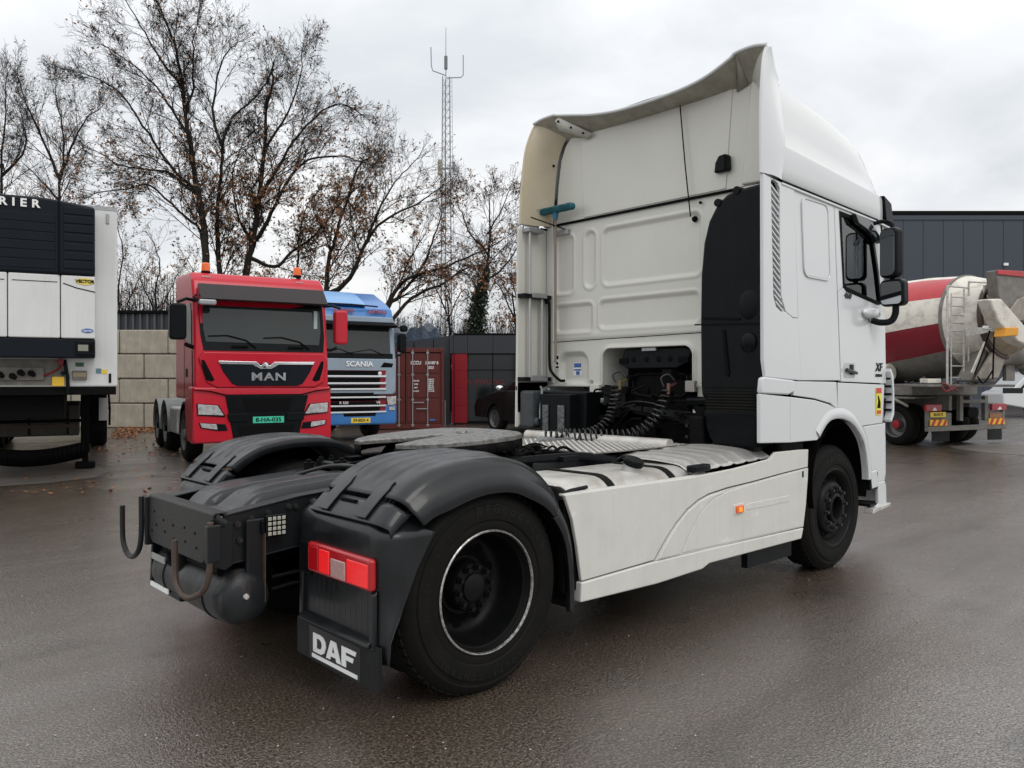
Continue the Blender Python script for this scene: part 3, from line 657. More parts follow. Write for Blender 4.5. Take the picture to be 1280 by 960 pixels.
# cab mounts
for y in (-.56,.60):
    m = MB().prism([(y-.055,1.515),(y+.055,1.515),(y+.055,1.40),(y+.09,1.39),(y+.08,1.35),(y+.05,1.32),(y-.05,1.32),(y-.08,1.35),(y-.09,1.39),(y-.055,1.40)], 'x', 2.86, 2.90)
    m.box(2.80,2.90,y-.06,y+.06,1.29,1.32); m.build('cab_mount', WHITE, T, bevel=.006)
    MB().cyl((2.862,y,1.365),(2.85,y,1.365), .014, n=10).build('mount_bolt', STEELD, T)
MB().cyl((2.898,.66,1.545),(2.885,.66,1.545), .014, n=10).build('wall_stud', STEEL, T)
# stickers
st = MB().box(2.9455,2.9475,.83,.93,1.60,1.72).build('warning_sticker', LETTER, T, label='small blue and white sticker in the alcove')
MB().box(2.944,2.9455,.835,.925,1.675,1.715).build('sticker_band', BLUEST, st); MB().box(2.944,2.9455,.835,.925,1.645,1.660).build('sticker_band', BLUEST, st)
MB().prism(rrect(.852,.90,1.605,1.64,.01), 'x', 2.944, 2.9455).build('sticker_mark', BLUEST, st)
st = MB().box(2.887,2.89,1.065,1.115,1.66,1.80).build('warning_sticker', LETTER, T, label='small white sticker with black pictogram by the broom handle')
MB().box(2.885,2.887,1.072,1.108,1.755,1.79).build('sticker_mark', GAP, st); MB().ball((2.887,1.09,1.715), .016, 8, .2).build('sticker_mark', GAP, st); MB().box(2.885,2.887,1.072,1.108,1.67,1.69).build('sticker_mark', GAP, st)

# upper wall (roof moulding)
up = MB().prism([(-1.02,3.045),(-1.03,3.3),(-1.02,3.6),(-.98,3.80),(-.93,3.87),(.90,3.87),(1.0,3.78),(1.06,3.65),(1.10,3.4),(1.13,3.045)], 'x', 2.905, 2.93).build('upper_back_wall', WHITE, T, bevel=.02)
MB().prism([(-.74,3.06),(-.80,3.85),(.80,3.85),(.76,3.06)], 'x', 2.897, 2.91).build('upper_wall_panel', WHITE, T, bevel=.012, seg=4)
MB().prism([(-1.18,3.05),(-1.16,3.82),(-.96,3.84),(-.88,3.06)], 'x', 2.885, 2.925, Matrix.Identity(4)).build('upper_wall_corner', WHITE, T, bevel=.02, seg=4)
lm = MB().prism([(-.66,3.19),(-.795,3.19),(-.79,3.31),(-.755,3.325),(-.70,3.32),(-.67,3.27)], 'x', 2.85, 2.90).build('rear_work_light', BLACKP, T, bevel=.014, seg=3)
MB().box(2.846,2.85,-.78,-.755,3.20,3.31).build('light_lens', GAP, lm)
MB().tube([(2.86,-.335,3.81),(2.855,-.39,3.3),(2.85,-.445,2.88)], .0055, 6).build('aerial_cable', GAP, T)
MB().lathe([(.0001,.03),(.015,.028),(.024,.01),(.026,0)], (2.90,-.455,2.865), (-1,0,0), 14).build('cable_grommet', GAP, T)
MB().cyl((2.90,.42,3.845),(2.885,.42,3.845), .01, n=8).build('wall_plug', GAP, T)

# roof
Tt = [(2.93,3.90),(3.2,3.90),(3.6,3.865),(4.0,3.81),(4.4,3.725),(4.6,3.65),(4.8,3.46),(4.95,3.30),(5.05,3.2),(5.14,3.08)]
Ct = [(2.82,3.295),(3.6,3.245),(4.48,3.19),(4.9,3.15),(5.14,3.06)]
Gt = [(2.82,3.03),(4.48,2.965),(5.14,2.93)]
Wt = [(2.8,1),(4.5,1),(4.8,.985),(4.95,.955),(5.05,.91),(5.14,.84)]
def rsec(x):
    T_, c, g, k = lerp(Tt, x), lerp(Ct, x), lerp(Gt, x), lerp(Wt, x)
    h = T_-c
    H = [(1.235,g),(1.245,g+.02),(1.25,g+.1),(1.252,c-.03),(1.248,c-.008),(1.236,c+.004),(1.215,c+.010),(1.19,c+.016),(1.165,c+.07*h+.016),(1.135,c+.35*h),(1.105,c+.60*h),(1.075,c+.80*h),(1.04,c+.92*h),(.98,c+.985*h),(.9,c+1.0*h+.008),(.5,T_+.035),(0,T_+.045)]
    return [(x, -y*k, z) for y, z in H] + [(x, y*k, z) for y, z in reversed(H[:-1])]
S = [rsec(x) for x in (2.85,2.95,3.1,3.3,3.5,3.7,3.9,4.1,4.3,4.45,4.55,4.65,4.75,4.85,4.92,5.0,5.07,5.14)]
k = len(S[0]); m = MB(); m.add([p for q in S for p in q], [(i*k+j, (i+1)*k+j, (i+1)*k+j+1, i*k+j+1) for i in range(len(S)-1) for j in range(k-1)])
m.build('roof', WHITEC, T, ang=28)
MB().add(S[-1], [tuple(range(k))]).build('roof_front', WHITEC, T)
# gutter strips, near and far
for s in (-1, 1):
    MB().prism([(2.81,3.022),(4.48,2.962),(4.74,2.945),(4.74,2.925),(4.48,2.94),(2.81,2.998)], 'y', s*1.262, s*1.225).build('gutter_strip', GAP, T, bevel=.003)
    MB().prism([(2.81,3.000),(4.48,2.943),(4.74,2.925),(4.74,2.91),(4.48,2.927),(2.81,2.984)], 'y', s*1.268, s*1.225).build('gutter_rail', WHITEC, T, bevel=.003)
    MB().prism([(4.60,3.19),(4.76,3.14),(4.80,3.0),(4.72,2.93),(4.64,2.99)], 'y', s*1.268, s*1.20).build('visor_end', BLACKP, T, bevel=.01)
MB().prism([(4.80,3.10),(5.25,2.98),(5.26,2.92),(5.10,2.93),(4.80,2.94)], 'y', -.95, .95).build('sun_visor', BLACKP, T, bevel=.01)

# side extenders and top spoiler of the roof
re = [(2.548,1.257,3.025),(2.555,1.25,3.3),(2.575,1.24,3.55),(2.605,1.232,3.74),(2.66,1.215,3.90),(2.70,1.208,3.975)]
fe = [(2.81,1.262,3.02),(2.875,1.255,3.29),(2.91,1.215,3.5),(2.97,1.15,3.78),(2.93,1.165,3.83),(2.77,1.2,3.985)]
re, fe = spline(re, 4), spline(fe, 4)
for s in (-1, 1):
    n = len(re)-1
    def ext(u, v, off=0, fl=s):
        a, b = re[round(u*n)], fe[round(u*n)]; p = a.lerp(b, v)
        bul = .018*math.sin(v*math.pi)*(1 if off == 0 else 0)
        return (p.x, s*(p.y + bul - off), p.z)
    MB().grid(lambda u, v: ext(u, v), n, 8).build('side_extender', WHITEC, T, ang=50)
    wl_ = spline([(2.89,1.15,3.03),(2.89,1.12,3.4),(2.89,1.08,3.65),(2.89,1.02,3.78),(2.89,.96,3.86),(2.85,.95,3.95)], 4)
    def inn(u, v):
        a, b = re[round(u*n)], wl_[round(u*n)]; return (a.x+(b.x-a.x)*v, s*((a.y-.02)+(b.y-a.y+.02)*v + .03*math.sin(v*math.pi)*(1-u)), a.z+(b.z-a.z)*v)
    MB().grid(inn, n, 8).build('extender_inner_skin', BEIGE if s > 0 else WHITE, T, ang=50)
    MB().tube([(p.x-.002, s*(p.y-.010), p.z) for p in re], .012, 8).build('extender_edge', WHITEC if s < 0 else BEIGE, T)
ed = [(1.208,3.975),(1.10,3.995),(.95,3.998),(.90,3.985),(.7,3.94),(.5,3.895),(.25,3.86),(0,3.85),(-.25,3.85),(-.5,3.862),(-.7,3.895),(-.9,3.965),(-.955,3.995),(-1.10,4.0),(-1.208,3.978)]
es = spline(ed, 5); ne = len(es)-1
def eg(u): p = es[round(u*ne)]; return p
def xr(y): return 2.69 + .02*(1-abs(y))
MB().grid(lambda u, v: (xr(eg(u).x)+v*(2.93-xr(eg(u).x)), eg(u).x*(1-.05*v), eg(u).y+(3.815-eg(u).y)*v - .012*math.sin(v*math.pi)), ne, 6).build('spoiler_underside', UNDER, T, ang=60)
MB().grid(lambda u, v: (xr(eg(u).x)+v*(3.30-xr(eg(u).x)), eg(u).x*(1-.19*v), eg(u).y+.02+((3.90 if abs(eg(u).x) > .8 else 3.93)-eg(u).y-.02)*sst(0,.6,v)), ne, 10).build('spoiler_top', WHITEC, T, ang=60)
MB().tube([(xr(p.x)-.002, p.x, p.y+.010) for p in es], .013, 8).build('spoiler_edge', WHITEC, T)
for s, y in ((1,.90),(-1,.955)):
    m = MB().add([(2.70,y*s,lerp([(0,3.86),(.9,3.975),(1,3.99)], y)-.0),(2.90,y*s*.98-s*.0,3.83),(2.90,y*s-s*.12,3.80),(2.72,y*s-s*.02,3.93)], [(0,1,2,3)])
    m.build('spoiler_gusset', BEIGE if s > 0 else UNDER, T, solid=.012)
gb = MB().add([(2.695,.93,3.96),(2.70,.885,3.975),(2.86,.62,3.80),(2.88,.70,3.775),(2.75,.93,3.88)], [(0,1,2,3,4)]).build('spoiler_bracket', WHITE, T, solid=.01)
for p in ((2.705,.90,3.945),(2.77,.80,3.88),(2.83,.70,3.82)): MB().cyl(p, (p[0]-.012,p[1]-.004,p[2]-.01), .010, n=10).build('bracket_bolt', GAP, gb)
for z in (3.60,3.18): MB().cyl((2.86,1.12,z),(2.85,1.10,z), .012, n=10).build('skin_rivet', GAP, T)
MB().tube(spline([(2.93,1.13,3.62),(2.90,1.15,3.4),(2.88,1.16,3.15),(2.86,1.17,3.04)], 5), .010, 6).build('extender_seam', UNDER, T)

# --- side deflector (near): upper with louvres, band, lower
YD = -1.262
grl = [(2.663,2.985),(2.70,3.005),(2.76,2.99),(2.785,2.95),(2.79,2.56),(2.81,2.17),(2.875,2.06),(2.80,2.06),(2.735,2.09),(2.70,2.16),(2.68,2.56)]
ol = [(2.552,3.022),(2.80,2.995),(3.000,2.985),(3.105,1.55),(2.515,1.565),(2.56,1.70)]
# frame of the louvre slot: outer outline with a bridge to the slot
loop = [(2.552,3.022),(2.663,3.012)] + [(2.663,2.985),(2.68,2.56),(2.70,2.16),(2.735,2.09),(2.80,2.06),(2.875,2.06),(2.98,2.02),(3.07,2.02),(3.105,1.55),(2.592,1.575),(2.56,1.70)]
MB().prism(loop, 'y', YD, YD+.03).build('side_deflector_upper', WHITEC, T, bevel=.008, seg=3)
MB().prism([(2.665,3.012),(3.000,2.985),(3.064,2.022),(2.98,2.022),(2.877,2.062),(2.812,2.17),(2.792,2.56),(2.787,2.95),(2.76,2.985),(2.70,3.0),(2.665,2.99)], 'y', YD+.002, YD+.03).build('side_deflector_panel', WHITEC, T, bevel=.005, seg=3)
MB().prism([(2.64,3.0),(2.80,3.0),(2.88,2.05),(2.66,2.05)], 'y', -1.228, -1.22).build('louvre_backing', GAP, T)
sl0 = None
for i in range(19):
    z = 2.925-i*.0465; x0 = lerp([(2.05,2.755),(2.16,2.712),(2.56,2.686),(3.0,2.668)], z-.0); x1 = lerp([(2.05,2.86),(2.17,2.806),(2.56,2.786),(3.0,2.78)], z-.02)
    M = Matrix.Translation(((x0+x1)/2, -1.245, z))
    if sl0 is None:
        sl0 = MB().prism([(-.058,.030),(.058,-.034),(.058,-.019),(-.058,.045)], 'y', -.012, .012).build('louvre_slat', WHITEC, T, bevel=.002, seg=1); sl0.location = M.translation; sl0.scale = ((x1-x0)/.11,1,1)
    else:
        c = dup(sl0, M.translation); c.scale = ((x1-x0)/.11,1,1)
MB().prism([(2.517,1.46),(2.512,1.475),(2.528,1.57),(2.56,1.578),(2.96,1.555),(3.01,1.548),(3.0,1.47),(2.9,1.446)], 'y', YD-.012, YD+.03).build('deflector_band', WHITEC, T, bevel=.014, seg=3)
MB().prism([(3.012,1.547),(3.7,1.54),(3.73,1.31),(3.60,1.37),(3.328,1.412),(3.0,1.44)], 'y', YD+.004, YD+.034).build('cab_lower_panel', WHITEC, T, bevel=.006, seg=3)
arch_o = [(2.50,1.456),(2.906,1.436),(3.328,1.402),(3.55,1.366),(3.70,1.325),(3.84,1.28),(3.95,1.24),(4.06,1.18),(4.155,1.10),(4.22,1.02),(4.27,.92),(4.30,.80),(4.31,.70)]
arch_i = [(4.285,.70),(4.275,.80),(4.24,.93),(4.19,1.03),(4.12,1.10),(4.03,1.165),(3.93,1.21),(3.81,1.238),(3.70,1.245),(3.597,1.235),(3.52,1.205),(3.461,1.165),(3.42,1.13),(3.39,1.103)]
# wheel arch fender: rear box part then the arch band
MB().prism([(2.512,1.458),(2.935,1.430),(2.935,1.09),(2.516,1.108)], 'y', YD-.004, YD+.03).build('fender_rear_panel', WHITEC, T, bevel=.008, seg=3)
MB().prism([(2.94,1.430),(3.328,1.400),(3.55,1.364),(3.70,1.323),(3.84,1.278),(3.95,1.232),(4.06,1.168),(4.155,1.09),(4.22,1.01),(4.27,.91),(4.30,.79),(4.31,.70)] + arch_i + [(3.36,1.085),(2.94,1.09)], 'y', YD-.002, YD+.028).build('wheel_arch_panel', WHITEC, T, bevel=.007, seg=3)
ai = [Vector((x, z)) for x, z in spline(arch_i, 3)]
flr = MB(); vs = []
for i, p in enumerate(ai):
    c = Vector((3.8,.62)); d = (p-c).normalized()
    w = .085
    for a, yy in ((0,-.006),(.12,-.014),(.6,-.012),(1,-.001)):
        q = p + d*w*a; vs.append((q.x, YD+yy, q.y))
    vs.append((p.x, YD+.05, p.y))
flr.add(vs, [(i*5+a, i*5+b, (i+1)*5+b, (i+1)*5+a) for i in range(len(ai)-1) for a, b in ((4,0),(0,1),(1,2),(2,3))]).build('wheel_arch_flare', WHITEC, T, ang=50)
# inner wheel arch (dark)
MB().grid(lambda u, v: (3.83+.50*math.cos(R(-20+u*220)), -1.24+v*.75, .72+.50*math.sin(R(-20+u*220))), 24, 4).build('wheel_arch_liner', DARK, T, ang=60)
# lower door / bumper corner
MB().prism([(3.735,1.535),(4.64,1.515),(4.60,1.178),(4.195,1.165),(4.155,1.115),(4.06,1.19),(3.95,1.255),(3.85,1.29),(3.735,1.33)], 'y', YD+.006, YD+.034).build('step_cover_panel', WHITEC, T, bevel=.006, seg=3)
MB().prism([(4.20,1.16),(4.62,1.172),(4.66,1.05),(4.665,.72),(4.63,.66),(4.50,.66),(4.46,.775),(4.33,.76),(4.325,.85),(4.30,.95)], 'y', YD+.002, YD+.03).build('bumper_corner_upper', WHITEC, T, bevel=.008, seg=3)
MB().prism([(4.33,.76),(4.46,.775),(4.50,.66),(4.63,.66),(4.66,.62),(4.67,.45),(4.60,.415),(4.40,.40),(4.36,.42),(4.50,.47),(4.49,.62),(4.36,.61)], 'y', YD-.004, YD+.03).build('bumper_corner_lower', WHITEC, T, bevel=.01, seg=3)
MB().box(4.33,4.49,-1.265,-1.23,.60,.755).build('step_housing', BLACKP, T, bevel=.012, seg=3)
MB().box(4.36,4.62,-1.25,-.95,.455,.475).build('step_tread', BLACKP, T, bevel=.004)
MB().prism([(4.34,.40),(4.70,.43),(4.72,.46),(4.36,.445)], 'y', -1.285, -1.20).build('step_edge', ALUB, T, bevel=.008)
# front corner turning in towards the grille
cor = [(4.60,-1.250),(4.68,-1.235),(4.77,-1.19),(4.87,-1.11),(4.97,-.98),(5.02,-.80)]
cs = spline(cor, 4)
for nm, z0, z1, mm in (('corner_panel_upper',2.28,2.93,GLASS),('corner_panel',1.19,2.27,WHITEC),('bumper_wrap',.42,1.17,WHITEC)):
    for s in (1, -1):
        q = [(p.x + (.03 if nm == 'bumper_wrap' else 0), p.y*s, 0) for p in cs]
        m = MB(); vs = [(a, b, z0) for a, b, _ in q] + [(a, b, z1) for a, b, _ in q]; n = len(q)
        k_ = 6 if nm == 'corner_panel_upper' else n-1
        m.add(vs, [(i, i+1, n+i+1, n+i) for i in range(k_)]); m.build(nm, WHITEC, T, ang=60, solid=.02 if nm != 'corner_panel_upper' else 0)
        if nm == 'corner_panel_upper': MB().add(vs, [(i, i+1, n+i+1, n+i) for i in range(k_, n-1)]).build('windscreen_corner', CLEARG, T, ang=60)
lv = MB()
for i in range(5): lv.box(4.70,4.74,-1.285,-1.22,1.28+i*.07,1.30+i*.07)
lv.build('corner_air_vane', BLACKP, T, bevel=.004)
MB().prism([(4.685,1.66),(4.74,1.60),(4.76,1.45),(4.76,1.25),(4.70,1.18),(4.68,1.20),(4.725,1.27),(4.73,1.45),(4.70,1.58),(4.67,1.63)], 'y', -1.295, -1.23).build('corner_air_guide', WHITEC, T, bevel=.006)
MB().box(4.95,5.05,-.80,.80,.45,2.2).build('front_grille', BLACKP, T, bevel=.03)
MB().prism([(5.05,2.2),(5.0,2.92),(4.97,2.92),(5.02,2.2)], 'y', -.80, .80).build('windscreen', CLEARG, T)

# --- side wall behind the door with raised window blank
for s in (-1, 1):
    y0, y1 = s*1.252, s*1.225
    MB().prism([(3.008,2.982),(3.665,2.958),(3.785,1.552),(3.118,1.552)], 'y', y0, y1).build('cab_side_panel', WHITEC, T, bevel=.005, seg=3)
    vs = rrect(-.205,.205,-.29,.29,.06)
    M = Matrix.Translation((3.353, 0, 2.645)) @ Matrix(((1,0,-.075,0),(0,1,0,0),(0,0,1,0),(0,0,0,1)))
    MB().prism(vs, 'y', y0-s*-.007, y1, M).build('window_blank', WHITEC, T, bevel=.006, seg=3)
    rr_ = rrect(-.185,.185,-.27,.27,.05)
    MB().tube([M @ Vector((a, s*1.258, b)) for a, b in rrect(-.212,.212,-.297,.297,.066)], .008, 6, closed=True).build('blank_bead', WHITEC, T)
    # door skin built round the window opening
    win = [(3.757,2.925),(4.10,2.915),(4.30,2.87),(4.40,2.80),(4.50,2.52),(4.555,2.232),(4.50,2.222),(3.88,2.295),(3.835,2.32)]
    d1 = [(3.672,2.957),(4.55,2.93),(4.68,2.40),(4.69,1.525),(3.795,1.543)]
    top = [(3.672,2.957),(4.55,2.93),(4.62,2.70),(4.60,2.232),(4.555,2.232),(4.50,2.52),(4.40,2.80),(4.30,2.87),(4.10,2.915),(3.757,2.925),(3.795,2.62),(3.835,2.32),(3.735,2.27)]
    MB().prism(top, 'y', y0, y1).build('door_frame', WHITEC, T, bevel=.004, seg=2)
    MB().prism([(3.738,2.268),(3.838,2.316),(3.88,2.293),(4.50,2.220),(4.61,2.228),(4.66,2.1),(4.685,1.525),(3.797,1.543)], 'y', y0, y1).build('door_skin', WHITEC, T, bevel=.004, seg=2)
    MB().prism([(3.750,2.932),(4.10,2.922),(4.31,2.877),(4.412,2.80),(4.512,2.52),(4.568,2.224),(4.50,2.213),(3.88,2.287),(3.825,2.318),(3.85,2.345),(3.89,2.322),(4.50,2.245),(4.525,2.25),(4.475,2.52),(4.375,2.785),(4.29,2.845),(4.10,2.888),(3.79,2.898),(3.85,2.345),(3.825,2.318)], 'y', s*1.256, s*1.238).build('window_seal', GAP, T)
    MB().prism(win, 'y', s*1.243, s*1.239).build('side_window', CLEARG, T, smooth=False)
    if s < 0:
        MB().prism([(3.95,2.93),(4.20,2.925),(4.47,2.79),(4.45,2.74),(4.32,2.79),(4.18,2.83),(4.02,2.86)], 'y', -1.30, -1.258).build('window_deflector', GLASS, T, bevel=.006)
        MB().prism([(4.405,2.79),(4.51,2.50),(4.565,2.235),(4.545,2.235),(4.47,2.50),(4.37,2.77)], 'y', -1.262, -1.25).build('door_pillar_trim', BLACKP, T, bevel=.003)
# cab interior seen through the side window
MB().box(3.3,4.9,-1.2,1.2,1.50,1.54).build('cab_floor', DARK, T)
MB().prism([(4.50,1.55),(4.80,1.55),(4.82,2.2),(4.7,2.27),(4.50,2.2)], 'y', -1.0, 1.0).build('dashboard', BLACKP, T, bevel=.02)
MB().box(3.0,3.62,-1.2,1.2,1.9,2.9).build('bunk_curtain', mat('bunk_curtain_cloth', (.05,.055,.06), .8), T, bevel=.02)
for y in (-.72, .72):
    st = MB().prism([(3.80,1.70),(3.92,2.46),(4.02,2.50),(4.12,2.46),(4.10,1.95),(4.5,1.95),(4.52,1.82),(4.0,1.70)], 'y', y-.26, y+.26).build('seat', mat('seat_cloth', (.045,.06,.065), .8), T, bevel=.06, seg=4)
    MB().prism(rrect(-.13,.13,-.14,.14,.06), 'x', -.05, .05, Matrix.Translation((3.98,y,2.60))).build('headrest', MATS['seat_cloth'], st, bevel=.03, seg=3)
MB().lathe([(.20,-.012),(.212,0),(.20,.012),(.188,0),(.20,-.012)], (4.42,.72,2.22), (-.8,0,.6), 28).build('steering_wheel', BLACKP, T)
# handle, badges, sticker
MB().prism(rrect(3.84,4.05,1.575,1.70,.03), 'y', -1.256, -1.251).build('handle_recess', mat('recess_grey', (.5,.5,.5), .4), T, bevel=.003)
MB().prism([(3.845,1.625),(4.04,1.60),(4.045,1.625),(3.85,1.655)], 'y', -1.285, -1.262).build('door_handle', STEELD, T, bevel=.008, seg=3)
MB().box(3.94,4.01,-1.262,-1.256,1.60,1.685).build('handle_well', BLACKP, T, bevel=.003)
text('model_badge', '460', .075, STEELD, T, (3.905,-1.256,2.252), FACE_SIDE, .003, .001, 1.15, shear=.25)
text('model_badge', 'XF', .105, BLACKP, T, (4.52,-1.256,1.665), FACE_SIDE, .003, .001, 1.1, shear=.2)
text('model_badge', 'EURO 6', .035, BLACKP, T, (4.52,-1.256,1.595), FACE_SIDE, .002, .001, 1.1)
sk = MB().box(4.455,4.56,-1.262,-1.258,1.25,1.487).build('dead_angle_sticker', mat('sticker_yellow', (.75,.68,.05), .45), T, label='yellow blind spot sticker with red heading')
MB().box(4.455,4.56,-1.2635,-1.262,1.44,1.487).build('sticker_band', mat('sticker_red', (.6,.04,.04), .45), sk)
MB().box(4.465,4.55,-1.2635,-1.262,1.26,1.29).build('sticker_band', MATS['sticker_red'], sk)
MB().prism([(4.47,1.31),(4.54,1.31),(4.54,1.36),(4.50,1.42),(4.48,1.42),(4.49,1.37)], 'y', -1.2635, -1.262).build('sticker_mark', GAP, sk)
# mirrors
mh = MB().prism(rrect(-.085,.085,-.215,.215,.05), 'x', -.02, .09, Matrix.Translation((4.40,-1.385,2.645)) @ Matrix.Rotation(R(-14), 4, 'Z')).build('main_mirror', BLACKP, T, bevel=.03, seg=4)
MB().prism(rrect(-.068,.068,-.195,.195,.04), 'x', -.024, -.02, Matrix.Translation((4.40,-1.385,2.645)) @ Matrix.Rotation(R(-14), 4, 'Z')).build('mirror_glass', MIRROR, mh)
mh = MB().prism(rrect(-.105,.105,-.115,.115,.045), 'x', -.02, .09, Matrix.Translation((4.40,-1.415,2.30)) @ Matrix.Rotation(R(-6), 4, 'Z') @ Matrix.Rotation(R(-3), 4, 'Y')).build('wide_angle_mirror', BLACKP, T, bevel=.03, seg=4)
MB().prism(rrect(-.088,.088,-.095,.095,.035), 'x', -.024, -.02, Matrix.Translation((4.40,-1.415,2.30)) @ Matrix.Rotation(R(-6), 4, 'Z') @ Matrix.Rotation(R(-3), 4, 'Y')).build('mirror_glass', MIRROR, mh)
MB().tube(spline([(4.42,-1.24,2.915),(4.45,-1.30,2.93),(4.47,-1.36,2.92),(4.46,-1.39,2.89),(4.45,-1.39,2.83)], 5), .018, 8).build('mirror_arm', BLACKP, T)
MB().tube([(4.44,-1.395,2.45),(4.44,-1.41,2.38)], .022, 8).build('mirror_arm', BLACKP, T)
MB().tube(spline([(4.33,-1.27,2.07),(4.37,-1.33,2.05),(4.41,-1.40,2.06),(4.44,-1.425,2.12),(4.44,-1.43,2.20)], 6), .028, 10).build('mirror_arm', BLACKP, T)
MB().ball((4.33,-1.27,2.13), .085, 10, 1.9, .5, .6).build('mirror_foot', WHITEC, T)
# far door mirror
MB().prism(rrect(1.45,1.66,2.4,2.85,.06), 'x', 4.62, 4.72).build('main_mirror', BLACKP, T, bevel=.03, seg=3)

# --- far deflector and what hangs on it (left of the back wall)
MB().prism([(2.50,1.115),(2.50,1.50),(2.515,2.98),(2.90,3.03),(2.93,3.03),(2.93,1.50),(2.84,1.48),(2.80,1.30)], 'y', 1.235, 1.262).build('side_deflector', WHITE, T, bevel=.005)
MB().prism([(2.93,3.0),(4.9,2.95),(4.9,1.1),(4.4,1.1),(4.25,1.2),(3.5,1.25),(2.93,1.45)], 'y', 1.262, 1.266).build('far_side_trim', WHITEC, T) if False else None
MB().box(2.5,4.3,1.235,1.26,1.25,1.54).build('lower_side_panel', WHITEC, T, bevel=.005)
MB().box(2.88,2.92,1.14,1.225,1.53,3.03).build('deflector_return', WHITE, T, bevel=.006)
for x, z0, z1 in ((2.60,1.56,2.98),(2.76,1.56,2.33)):
    MB().cyl((x,1.17,z0),(x,1.17,z1), .014, n=12).build('grab_pole', mat('pole_grey', (.42,.42,.41), .35, metal=.5), T)
for z, x0, x1 in ((2.965,2.56,2.76),(2.345,2.50,2.86),(1.565,2.50,2.86)):
    MB().box(x0,x1,1.14,1.235,z-.02,z+.02).build('pole_bracket', STEEL if z > 2.9 else BLACKP, T, bevel=.005)
MB().box(2.60,2.80,1.13,1.15,2.33,2.375).build('pole_clamp', STEEL, T, bevel=.005); MB().box(2.58,2.80,1.13,1.15,1.545,1.60).build('pole_clamp', STEEL, T, bevel=.005)
MB().tube(spline([(2.79,1.15,2.355),(2.83,1.15,2.31),(2.84,1.15,2.22),(2.84,1.15,1.95),(2.845,1.15,1.70),(2.855,1.12,1.62),(2.87,1.04,1.555),(2.87,.98,1.55)], 5), .014, 10).build('black_pipe', BLACKP, T)
MB().prism([(2.78,2.36),(2.86,2.36),(2.80,2.28)], 'y', 1.13, 1.17).build('pipe_bracket', BLACKP, T, bevel=.004)
MB().box(2.86,2.90,.93,1.10,2.93,2.98).build('wall_bracket', STEEL, T, bevel=.005)
MB().tube([(2.62,1.18,3.09),(2.88,.95,2.97)], .006, 6).build('strap', GAP, T)
# storage bag and battery box below
MB().box(2.52,2.86,1.06,1.235,1.11,1.46).build('rubber_guard', mat('slate_rubber', (.035,.042,.047), .55, var=.6, vscale=7, vcol=(.06,.065,.07), bump=.4, bscale=9, bdist=.03), T, bevel=.03, seg=3)
MB().prism(rrect(2.54,2.84,1.13,1.21,.035), 'y', 1.02, 1.08).build('guard_roll', MATS['slate_rubber'], T, bevel=.02)
MB().tube(spline([(2.62,1.05,1.50),(2.63,1.04,1.45),(2.60,1.03,1.3),(2.58,1.01,1.2)], 4), .011, 8).build('grey_hose', STEEL, T)
MB().tube([(2.505,1.25,1.46),(2.50,1.25,1.12)], .014, 6).tube([(2.88,1.20,1.48),(2.86,1.20,1.12)], .014, 6).build('guard_edge', WHITE, T)
bb = MB().box(2.66,2.90,.52,1.08,1.06,1.45).build('battery_box', BLACKP, T, bevel=.015)
MB().box(2.56,2.70,.62,1.0,1.08,1.43).build('battery_box_lid', BLACKP, T, bevel=.012)
wr = mat('clear_wrap', (.10,.11,.11), .15, coat=.5, var=.8, vscale=25, vcol=(.02,.02,.02), bump=1, bscale=25, bdist=.02)
MB().box(2.545,2.56,.68,.76,1.07,1.33).build('film_strip', wr, T, bevel=.004); MB().box(2.545,2.56,.88,.95,1.08,1.33).build('film_strip', wr, T, bevel=.004)
MB().box(2.55,3.3,.40,1.25,.62,1.0).build('battery_tray', DARK, T, bevel=.03)

# --- black intake stack at the near corner of the back wall
prof = [(-.715,1.42),(-.705,1.52),(-.70,2.00),(-.705,2.35),(-.73,2.60),(-.775,2.76),(-.85,2.88),(-.93,2.935),(-1.0,2.955),(-1.2,2.97),(-1.23,2.97),(-1.23,1.42)]
MB().prism(prof, 'x', 2.60, 2.90).build('air_intake_stack', BLACKP, T, bevel=.05, seg=4)
MB().prism([(-.73,2.02),(-.73,2.035),(-1.05,2.01),(-1.05,1.995)], 'x', 2.588, 2.605).build('intake_rib', GAP, T)
MB().prism([(-.66,1.985),(-.66,1.975),(-1.22,1.955),(-1.22,1.965)], 'x', 2.592, 2.61).build('intake_joint', GAP, T)
MB().prism([(-.905,1.93),(-.925,1.93),(-.965,1.60),(-.95,1.58),(-.935,1.60)], 'x', 2.588, 2.605).build('intake_rib', GAP, T)
MB().ball((2.62,-1.12,2.10), .12, 14, .3, .8, 1.1).build('intake_bulge', BLACKP, T); MB().ball((2.60,-1.12,1.83), .075, 12, .5, .9, 1).build('intake_cap', BLACKP, T)
for y, z in ((-.86,2.885),(-1.02,2.95)): MB().cyl((2.90,y,z),(2.59,y,z), .03, n=16).build('intake_clip', BLACKP, T, bevel=.004)
bel = MB(); pr_ = []
for i in range(9):
    z = 1.50-i*.022; pr_ += [(1.0, z),(.955, z-.011)]
vs = []
base = rrect(2.60,2.90,-1.215,-.72,.07, 6); n = len(base)
for sc_, z in pr_:
    cx, cy = 2.75, -.9675; vs += [(cx+(x-cx)*sc_*1.03, cy+(y-cy)*sc_*1.03, z) for x, y in base]
bel.add(vs, [(i*n+j, i*n+(j+1) % n, (i+1)*n+(j+1) % n, (i+1)*n+j) for i in range(len(pr_)-1) for j in range(n)]).build('intake_bellows', RUBBER, T, ang=25)
lo = MB(); vs = []
